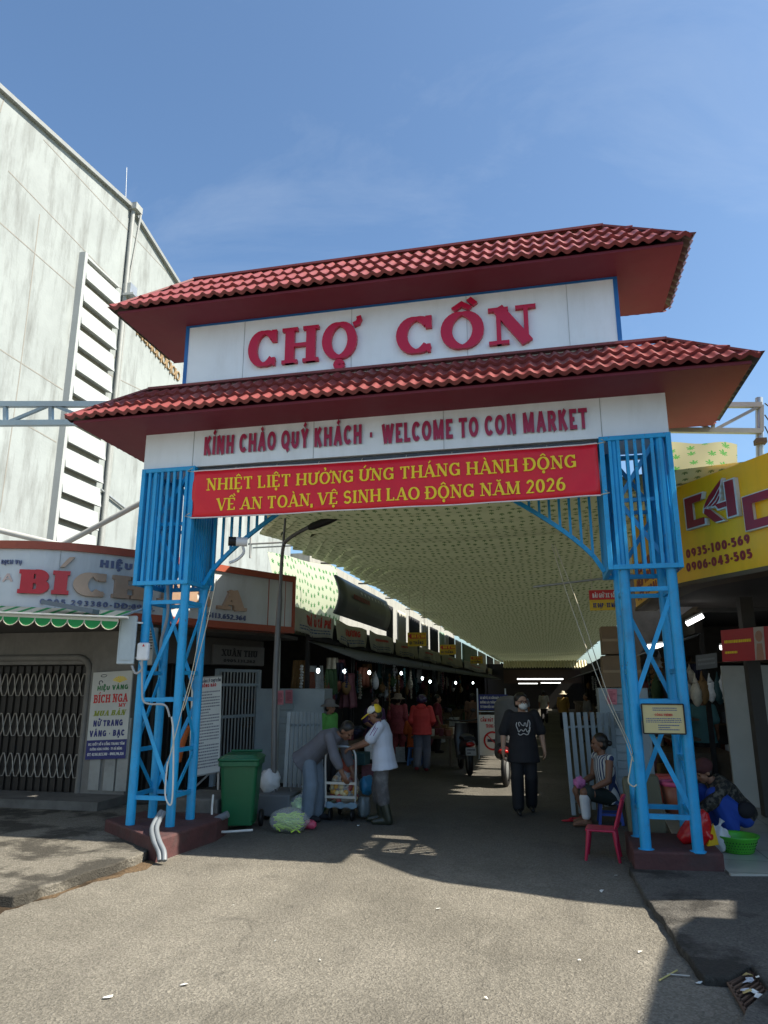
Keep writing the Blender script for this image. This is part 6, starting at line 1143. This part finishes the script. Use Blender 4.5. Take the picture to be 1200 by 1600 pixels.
def person(label, loc, rz, J=None, sc=1.0, skin=M_SKIN, look=(0, 0), top=None, bottom=None, shoes=None, hair='short', hcurl=.45, fem=False, hdR=None, hdL=None, extra=None, cat='person', group=None, foot=True, girth=1.0):
    j = J0(); j.update({k: V(v) for k, v in (J or {}).items()})
    t = thing('person', label, cat, (0, 0, 0), group); rt = (j['shR']-j['shL']).normalized()
    spine = [j['pelvis']-(j['chest']-j['pelvis']).normalized()*.06, j['pelvis'], j['pelvis'].lerp(j['chest'], .5), j['chest'], (j['shR']+j['shL'])*.5+(j['neck']-j['chest']).normalized()*.0, j['neck']-(j['neck']-j['chest']).normalized()*.005]
    rads = [(.135, .10), (.155, .115), (.132, .10), (.150, .108), (.135, .075), (.055, .055)]
    def torso(mb, e, i0=0, k=girth): mb.loft(spine[i0:], [(a*k+e, b*k+e) for a, b in rads[i0:]], rt)
    hr = Matrix.Rotation(look[0], 3, 'Z') @ Matrix.Rotation(look[1], 3, 'X'); h = j['head']; hp = lambda x, y, z: h+hr @ V((x, y, z))
    mb = MB(); torso(mb, -.012)
    mb.caps(j['neck']-V((0, 0, .03)), h-hr @ V((0, .015, .04)), .050, .046)
    mb.ball(hp(0, -.008, .025), (.072, .088, .088), 18, 14, hr); mb.ball(hp(0, .022, -.038), (.056, .060, .066), 16, 12, hr); mb.ball(hp(0, .052, -.082), (.026, .024, .02), 10, 8, hr)
    mb.caps(hp(0, .076, .012), hp(0, .097, -.024), .009, .014, 8); mb.caps(hp(-.03, .074, .025), hp(.03, .074, .025), .011, .011, 8); mb.ball(hp(0, .075, -.053), (.022, .010, .012), 8, 6, hr)
    for s in (-1, 1): mb.ball(hp(s*.073, -.008, -.008), (.012, .022, .032), 8, 8, hr); mb.ball(hp(s*.035, .060, -.025), (.022, .020, .022), 8, 6, hr)
    for S, sd in (('R', 1), ('L', -1)):
        a, b, c = j['sh'+S], j['el'+S], j['wr'+S]; mb.caps(a, b, .047*girth, .039); mb.caps(b, c, .040, .027); mb.caps(b.lerp(c, .15), b.lerp(c, .45), .041, .038)
        dd = {'R': hdR, 'L': hdL}[S]; d_ = (c-b).normalized() if dd is None else V(dd[0]); n_ = V((-sd, .1, 0)) if dd is None else V(dd[1]); hand(mb, c, d_, n_, -sd, hcurl)
        a, b, c = j['hip'+S], j['kn'+S], j['an'+S]; mb.caps(a, b, .082*girth, .054); mb.caps(b, c, .053, .036); mb.ball(b.lerp(c, .32)+V((0, -.012, 0)), (.05, .05, .09), 10, 8)
        if foot:
            f = (j['to'+S] if 'to'+S in j else c+V((0, .15, -.045))); mb.caps(c-V((0, .03, .035)), c.lerp(f, .55)-V((0, 0, .012)), .036, .032); mb.caps(c.lerp(f, .5)-V((0, 0, .01)), f, .034, .024)
    body = mb.build('body', skin, t, remesh=.0085, smooth=2)
    for s in (-1, 1): mb = MB(); mb.ball(hp(s*.031, .078, .004), (.013, .007, .007), 8, 6, hr); mb.build('eye', M_EYE, body)
    mb = MB(); mb.ball(hp(0, .084, -.055), (.021, .006, .006), 8, 5, hr); mb.build('mouth', M_LIP, body)
    if top:
        m_, hem, sl_, e = top; mb = MB(); torso(mb, e)
        p0 = spine[0]; dn = (spine[0]-spine[1]).normalized()
        if hem: mb.loft([p0-dn*.08, p0, p0+dn*hem], [(rads[1][0]*girth+e, rads[1][1]*girth+e), (.15*girth+e+.006, .112*girth+e+.006), (.162*girth+e+.016, .124*girth+e+.016)], rt)
        for S in 'RL':
            a, b, c = j['sh'+S], j['el'+S], j['wr'+S]; r0 = .050*girth+e*.55
            mb.ball(a, (r0, r0, r0*.95))
            if sl_ > 0: f = min(1, sl_); mb.caps(a, a.lerp(b, f), r0, .046+e*.6+(.010 if sl_ < 1 else 0))
            if sl_ > 1: mb.caps(b, b.lerp(c, sl_-1), .052+e*.6, .040+e*.5)
        mb.build('shirt', m_, t, remesh=.013, smooth=3)
    if bottom:
        m_, ln, e = bottom; mb = MB(); mb.loft([spine[0]-V((0, 0, .01)), spine[1], spine[1].lerp(spine[2], .6)], [(.142*girth+e*.4, .106*girth+e*.4), (.150*girth+e*.3, .11*girth+e*.3), (.13*girth+e*.2, .098*girth+e*.2)], rt)
        for S in 'RL':
            a, b, c = j['hip'+S], j['kn'+S], j['an'+S]; f = min(1, ln*2); mb.caps(a+V((0, 0, -.03)), a.lerp(b, f), .078*girth+e*.6, .062+e)
            if ln > .5: mb.caps(b, b.lerp(c, (ln-.5)*2), .066+e, .056+e)
        mb.build('trousers', m_, t, remesh=.013, smooth=3)
    if shoes:
        m_, h_, w_ = shoes
        for S in 'RL':
            c = j['an'+S]; f = (j['to'+S] if 'to'+S in j else c+V((0, .15, -.045))); mb = MB()
            if h_ > .02: k = j['kn'+S]; mb.caps(c-V((0, .02, .03)), c.lerp(k, h_), .052+w_, .058+w_)
            mb.caps(c-V((0, .03, .035)), c.lerp(f, .5)-V((0, 0, .01)), .043+w_, .041+w_); mb.caps(c.lerp(f, .5)-V((0, 0, .01)), f+V((0, .01, 0)), .041+w_, .030+w_); mb.build('boot' if h_ > .3 else 'shoe', m_, t, remesh=.011, smooth=2)
    if hair:
        mb = MB(); mb.ball(hp(0, -.022, .042), (.082, .090, .086), 18, 14, hr); mb.ball(hp(0, -.035, -.015), (.078, .068, .07), 16, 12, hr)
        if hair == 'bun': mb.ball(hp(0, -.125, -.005), (.035, .035, .035), 10, 8, hr)
        if hair == 'full': mb.ball(hp(0, -.025, .058), (.088, .090, .074), 16, 12, hr); mb.ball(hp(.070, -.035, -.01), (.020, .040, .055), 10, 8, hr); mb.ball(hp(-.070, -.035, -.01), (.020, .040, .055), 10, 8, hr)
        mb.build('hair', M_HAIR, t, remesh=.011, smooth=1)
    if extra: extra(t, j, hp, hr)
    t.location = loc; t.rotation_euler = (0, 0, rz); t.scale = (sc, sc, sc); return t
def sunhat(mt, R_=.17):
    def f(t, j, hp, hr):
        ax = hr @ V((0, 0, 1)); mb = MB(); mb.lathe([(R_, -.03), (R_*.9, -.012), (.098, .012), (.094, .06), (.075, .092), (.03, .105), (.001, .107)], hp(0, -.01, .045), 22, ax); mb.lathe([(R_, -.033), (.09, .005), (.001, .02)], hp(0, -.01, .045), 22, ax); mb.build('sun_hat', mt, t)
    return f
M_BLK = mat('cloth_black', (.012, .012, .016), .8, var=.25, scale=9); M_BLK2 = mat('cloth_black2', (.009, .009, .012), .8, var=.25)
# masked woman walking out
def ex(t, j, hp, hr):
    mb = MB(); mb.ball(hp(0, .050, -.045), (.060, .055, .052), 16, 12, hr); mb.caps(hp(0, .09, -.02), hp(0, .10, -.045), .016, .02, 8); mb.build('face_mask', mat('mask_white', (.68, .69, .68), .7, var=.03), t, remesh=.008, smooth=2)
    mb = MB()
    for s in (-1, 1): mb.tube([hp(s*.034+.025*math.cos(a*.6283), .098, .006+.02*math.sin(a*.6283)) for a in range(10)], .003, 5, True); mb.tube([hp(s*.058, .096, .012), hp(s*.076, .0, .01)], .003, 5)
    mb.tube([hp(-.010, .100, .010), hp(.010, .100, .010)], .003, 5); mb.build('glasses', mat('glasses_red', (.10, .02, .025), .3), t)
    fr = lambda u, v, d: V((u, .148-.9*u*u+.05*(1.16-v)*.4+d, v)); M_PR = mat('print_white', (.6, .6, .6), .7); mb = MB(); dd = random.Random(8)
    for L in ([(.075, 1.06), (.09, 1.13), (.07, 1.17), (.055, 1.10), (.04, 1.09), (.035, 1.13), (.015, 1.13), (.01, 1.10), (-.02, 1.11), (-.04, 1.14), (-.06, 1.13), (-.05, 1.09)], [(.08, 1.05), (.05, 1.02), (.03, 1.06), (.0, 1.03), (-.03, 1.05), (-.06, 1.02), (-.075, 1.06), (-.09, 1.10), (-.08, 1.14)], [(.07, 1.0), (.04, .985), (.0, 1.0), (-.04, .98), (-.07, 1.0)], [(.09, 1.08), (.08, 1.03), (.06, 1.0)]): mb.tube(smooth3([fr(-a, b, .004) for a, b in L], 4), .0055, 5)
    mb.build('shirt_print', M_PR, t)
person('woman in black with a white face mask and glasses walking out of the alley', gp(822, 1271), math.pi+.12, dict(knR=(.10, .09, .45), anR=(.10, .10, .08), knL=(-.085, .03, .44), anL=(-.085, -.10, .09), elR=(.25, -.02, 1.0), wrR=(.265, .07, .78), elL=(-.245, -.05, 1.01), wrL=(-.27, .03, .80)), 1.06, look=(.35, .05), top=(M_BLK, .13, .92, .035), bottom=(M_BLK2, .97, .022), shoes=(mat('sandal_black', (.008, .008, .009), .5), .01, -.004), hair='full', extra=ex, girth=1.04, skin=mat('skin_pale', (.42, .25, .17), .55, var=.05))
# capped man at the trolley (faces -X)
M_TEE = mat('tee_white', (.50, .54, .62), .75, var=.07, dirt=.15, dcol=(.3, .32, .36)); M_CAPY = mat('cap_yellow', (.66, .46, .015), .7); M_CAPW = mat('cap_white', (.6, .6, .56), .7)
def ex(t, j, hp, hr):
    ax = hr @ V((0, 0, 1)); mb = MB(); mb.ball(hp(0, -.012, .05), (.084, .094, .075), 18, 12, hr, f=lambda v: 1 if v.z > -.15 else .9); mb.build('cap_crown', M_CAPW, t); mb = MB(); mb.ball(hp(0, -.05, .046), (.088, .066, .076), 16, 10, hr); mb.build('cap_back', M_CAPY, t); mb = MB(); mb.ball(hp(0, .115, .035), (.068, .075, .010), 16, 8, hr @ Matrix.Rotation(-.2, 3, 'X')); mb.build('cap_peak', M_CAPY, t)
    mb = MB(); a, b = j['shL'], j['elL']
    for k in (-.022, 0, .022): mb.tube([a+V((-.02, k, .066)), a.lerp(b, .25)+V((-.058, k, .035)), a.lerp(b, .6)+V((-.068, k, .012))], .006, 5)
    mb.build('shoulder_stripes', mat('stripe_purple', (.16, .02, .12), .7), t)
M_TRG = mat('trousers_stained', (.085, .08, .08), .85, var=.2, dirt=.85, dcol=(.26, .26, .25))
person('man in yellow and white cap and white tee pushing the trolley in rubber boots', gp(597, 1286), math.pi/2+.12, dict(pelvis=(0, -.02, .80), chest=(0, .01, 1.07), neck=(0, .05, 1.235), head=(0, .10, 1.335), shR=(.165, .03, 1.19), shL=(-.165, .02, 1.19), elR=(.21, .16, 1.0), wrR=(.14, .38, .93), elL=(-.215, .17, .99), wrL=(-.13, .37, .92), knR=(.09, .06, .42), anR=(.09, .02, .075), knL=(-.10, .0, .42), anL=(-.10, -.07, .075)), 1.0, skin=M_SKIND, look=(.15, -.45), top=(M_TEE, .09, .72, .038), bottom=(M_TRG, .70, .03), shoes=(mat('boot_olive', (.025, .028, .018), .35), .82, .012), hair='short', extra=ex, hdR=((-.3, .9, -.2), (0, -.3, -1)), hdL=((.2, .9, -.2), (0, -.3, -1)), hcurl=.7)
# bending man in grey (faces +X)
M_GSH = mat('shirt_grey', (.125, .125, .145), .8, var=.12); M_JEAN = mat('trousers_bluegrey', (.15, .19, .235), .8, var=.15)
person('man in grey shirt bending over the trolley with his arms reaching in', gp(490, 1282), -math.pi/2-.15, dict(pelvis=(0, -.06, .78), chest=(0, .17, .97), neck=(0, .33, 1.06), head=(0, .44, 1.08), shR=(.165, .28, 1.02), shL=(-.165, .28, 1.02), elR=(.19, .37, .78), wrR=(.15, .46, .58), elL=(-.19, .36, .78), wrL=(-.15, .46, .58), knR=(.10, .0, .43), anR=(.10, -.04, .075), knL=(-.10, .03, .43), anL=(-.10, .0, .075), hipR=(.08, -.05, .77), hipL=(-.08, -.05, .77)), 1.04, skin=M_SKIND, look=(-.2, -.75), top=(M_GSH, .10, 1.5, .032), bottom=(M_JEAN, .97, .03), shoes=(M_BLK2, .01, .0), hair='short')
# women walking away
M_PINKC = mat('cloth_pink', (.30, .055, .065), .8, var=.45, scale=26)
person('woman in pink patterned suit and beige sun hat walking away down the alley', gp(622, 1190), -.12, dict(knR=(.09, .08, .45), anR=(.09, .10, .09), anL=(-.09, -.12, .10), knL=(-.09, .0, .44)), 1.0, top=(M_PINKC, .14, 1.6, .035), bottom=(M_PINKC, .97, .03), shoes=(M_BLK2, .01, 0), hair='bun', extra=sunhat(mat('hat_beige', (.26, .20, .15), .8)))
p = pt(614, 1182, Y=17.1); bag((p.x, p.y, p.z), (.10, .08, .16), M_WBAG, 'white carrier bag in the hand of the woman in pink', .1, 31)
M_RHD = mat('hoodie_red', (.46, .035, .03), .8, var=.12)
def ex(t, j, hp, hr):
    mb = MB(); mb.ball(hp(0, -.005, .03), (.118, .135, .115), 18, 14, hr, f=lambda v: 1 if v.z > -.45 else .85); mb.build('helmet', mat('helmet_purple', (.03, .018, .05), .25), t); mb = MB(); mb.ball(j['neck']+V((0, -.07, .0)), (.11, .06, .07)); mb.build('hood', M_RHD, t)
person('person in red hooded top and dark helmet walking away past the parked scooter', gp(660, 1205), .05, dict(knR=(.08, .10, .45), anR=(.08, .06, .08), knL=(-.09, .0, .44), anL=(-.09, -.20, .12), elR=(.23, .0, 1.0), wrR=(.17, .17, .92), elL=(-.22, -.02, 1.0), wrL=(-.19, .16, .88)), 1.0, top=(M_RHD, .04, 1.92, .04), bottom=(mat('trousers_slate', (.10, .105, .13), .8, var=.15), .97, .03), shoes=(mat('shoe_red', (.22, .015, .02), .6), .05, 0), hair=None, extra=ex, girth=1.08)
SIT = dict(pelvis=(0, 0, .40), chest=(0, .03, .68), neck=(0, .06, .85), head=(0, .09, .965), shR=(.165, .05, .81), shL=(-.165, .05, .81), elR=(.20, .08, .58), wrR=(.14, .28, .50), elL=(-.20, .08, .58), wrL=(-.14, .28, .50), hipR=(.08, .02, .39), hipL=(-.08, .02, .39), knR=(.11, .38, .42), anR=(.11, .36, .075), knL=(-.11, .38, .42), anL=(-.11, .36, .075))
def sit(dz, **kw):
    d = {k: V(v)+(V((0, 0, dz)) if k[:2] in ('pe', 'ch', 'ne', 'he', 'sh', 'el', 'wr', 'hi') else V((0, 0, 0))) for k, v in SIT.items()}; d.update({k: V(v) for k, v in kw.items()}); return d
person('person in orange top seated on the light blue stool, seen from behind', (-2.95, 16.4, 0), .3, sit(.09), .98, top=(mat('cloth_orange', (.55, .10, .015), .8), .05, .8, .03), bottom=(M_BLK, .97, .02), shoes=(M_BLK2, .01, 0), hair='full')
# seated woman at the slatted leaf
def wave_mat(name, c1, c2, scale):
    m = mat(name, c1, .75, var=0); N = m.node_tree.nodes; L = m.node_tree.links; tc = N['Texture Coordinate']; w = N.new('ShaderNodeTexWave'); w.wave_type = 'BANDS'; w.bands_direction = 'X'; w.inputs['Scale'].default_value = scale; w.inputs['Distortion'].default_value = 3; w.inputs['Detail'].default_value = 1; L.new(tc.outputs['Object'], w.inputs['Vector']); cr = N.new('ShaderNodeMapRange'); cr.inputs[1].default_value = .42; cr.inputs[2].default_value = .5; L.new(w.outputs['Fac'], cr.inputs[0]); mi = N.new('ShaderNodeMix'); mi.data_type = 'RGBA'; L.new(cr.outputs[0], mi.inputs[0]); mi.inputs[6].default_value = (*c2, 1); mi.inputs[7].default_value = (*c1, 1); L.new(mi.outputs[2], N['Principled BSDF'].inputs[0]); return m
def ex(t, j, hp, hr):
    mb = MB(); a, b = j['knL'], j['anL']; mb.caps(a.lerp(b, .22), a.lerp(b, .86), .066, .052); mb.build('bandage', mat('bandage_white', (.62, .63, .64), .8), t, remesh=.012, smooth=2)
person('woman in striped sleeveless top sitting on the blue stool with a bandaged shin', (.70, 10.15, 0), math.pi/2+.45, sit(-.07, knR=(.10, .36, .36), anR=(.09, .26, .07), knL=(-.12, .38, .37), anL=(-.13, .38, .075), elL=(-.23, .12, .50), wrL=(-.16, .28, .42), wrR=(.12, .33, .42), head=(.0, .08, .90)), 1.08, skin=M_SKIND, look=(-.25, -.05), top=(wave_mat('striped_cloth', (.50, .52, .50), (.02, .04, .12), 9), .04, .0, .012), bottom=(mat('shorts_dark', (.018, .03, .028), .8), .40, .03), hair='bun', extra=ex, hdR=((-.2, .6, -.7), (-.3, -.3, -.6)), hdL=((.1, .5, -.75), (.3, -.3, -.6)))
p = pt(906, 1228, Y=9.95); bag((p.x, p.y, p.z-.02), (.07, .05, .07), mat('bag_pinkprint', (.50, .16, .36), .5, var=.4, scale=22), 'small pink printed bag in the hands of the seated woman', .2, 33, neck=False)
# crouching woman at the pedestal
def camo():
    m = mat('camo_cloth', (.03, .03, .028), .85, var=0); N = m.node_tree.nodes; L = m.node_tree.links; n = N.new('ShaderNodeTexNoise'); n.inputs['Scale'].default_value = 22; L.new(N['Texture Coordinate'].outputs['Object'], n.inputs['Vector']); cr = N.new('ShaderNodeValToRGB'); cr.color_ramp.interpolation = 'CONSTANT'; e = cr.color_ramp.elements; e[0].color = (.012, .012, .012, 1); e[1].position = .48; e[1].color = (.05, .045, .035, 1); q = e.new(.58); q.color = (.11, .10, .08, 1); L.new(n.outputs[0], cr.inputs[0]); L.new(cr.outputs[0], N['Principled BSDF'].inputs[0]); return m
def ex(t, j, hp, hr):
    mb = MB(); mb.ball(hp(0, -.03, .05), (.10, .11, .09), 16, 12, hr); mb.ball(hp(0, .05, .07), (.085, .06, .035), 12, 8, hr); mb.build('knit_cap', mat('cap_maroon', (.07, .02, .02), .85, var=.3), t, remesh=.012, smooth=2)
    mb = MB(); mb.ball((-.20, -.02, .27), (.05, .10, .085), 14, 10); mb.build('shoulder_bag', M_BLK2, t)
person('woman in dark camouflage jacket and blue trousers crouching by the green basket', (2.02, 9.35, .075), math.pi/2+.25, dict(pelvis=(0, -.08, .20), chest=(0, .10, .42), neck=(0, .22, .56), head=(0, .31, .63), shR=(.165, .17, .51), shL=(-.165, .17, .51), elR=(.20, .35, .36), wrR=(.12, .50, .22), elL=(-.22, .34, .36), wrL=(-.12, .50, .22), hipR=(.09, -.05, .20), hipL=(-.09, -.05, .20), knR=(.16, .28, .40), anR=(.13, .12, .075), knL=(-.16, .28, .40), anL=(-.13, .12, .075)), 1.05, skin=M_SKIN, look=(.1, -.5), top=(camo(), .0, 1.85, .035), bottom=(mat('trousers_blue', (.012, .06, .36), .75, var=.12), .97, .035), shoes=(M_BLK2, .01, 0), hair='short', extra=ex)
# man in the corner shop, vendors
person('man in teal shirt standing with his back turned inside the corner shop', pt(1108, 1225, Z=.075), -.2, dict(elL=(-.24, .05, 1.0), wrL=(-.18, .22, .95)), 1.02, skin=M_SKIND, top=(mat('cloth_teal', (.07, .20, .23), .8, var=.12), .10, .85, .035), bottom=(mat('shorts_check', (.05, .045, .05), .8, var=.5, scale=30), .55, .03), shoes=(M_BLK2, .01, 0), hair='short')
p = pt(514, 1120, Y=12.1); person('vendor in grey sun hat and green top behind the upright grey slats', (p.x, 12.1, 0), -1.9, {}, .97, top=(mat('cloth_green', (.10, .34, .07), .8), .1, 1.7, .03), bottom=(M_BLK, .97, .02), shoes=(M_BLK2, .01, 0), hair='short', extra=sunhat(mat('hat_grey', (.16, .15, .15), .8)))
person('vendor in dark purple shirt standing between the left stalls farther in', (-3.45, 14.6, 0), -2.4, dict(wrR=(.16, .22, .92), wrL=(-.16, .22, .92)), .98, top=(mat('cloth_plum', (.07, .03, .09), .8), .1, .8, .03), bottom=(M_BLK, .97, .02), shoes=(M_BLK2, .01, 0), hair='bun')
person('shopper in brown shirt standing at the right stalls deep in the alley', (1.7, 21, 0), -1.2, {}, .98, top=(mat('cloth_brown', (.13, .07, .045), .8), .1, .8, .03), bottom=(M_BLK, .97, .02), shoes=(M_BLK2, .01, 0), hair='short')
person('shopper in pale blue shirt walking far down the alley', (-.9, 27, 0), .1, dict(anL=(-.09, -.14, .1)), .98, top=(mat('cloth_paleblue', (.22, .27, .36), .8), .1, .8, .03), bottom=(M_BLK, .97, .02), shoes=(M_BLK2, .01, 0), hair='full')
person('shopper in cream hat and mustard top far down the alley', (.6, 31, 0), math.pi, {}, .98, top=(mat('cloth_mustard', (.34, .20, .05), .8), .1, 1.5, .03), bottom=(M_BLK, .97, .02), shoes=(M_BLK2, .01, 0), hair='short', extra=sunhat(mat('hat_cream', (.45, .40, .30), .8)))
for i, (x, y, rz, m_, lb) in enumerate([(-2.2, 22, .2, mat('cloth_brown', (.13, .07, .045), .8), 'shopper in brown shirt walking away beside the left stalls'), (-2.9, 19.5, -1.4, mat('cloth_wine', (.18, .02, .035), .8), 'shopper in wine red top facing the left stall counters'), (1.2, 24, 1.9, mat('cloth_grey', (.16, .16, .17), .8), 'shopper in grey shirt coming from the right stall counters'), (-.2, 36, .1, mat('cloth_cream', (.36, .33, .27), .8), 'distant shopper in cream shirt near the end of the alley')]):
    person(lb, (x, y, 0), rz, dict(anL=(-.09, -.12, .10)), .98, top=(m_, .1, .9, .03), bottom=(M_BLK, .97, .02), shoes=(M_BLK2, .01, 0), hair='short' if i % 2 else 'full')
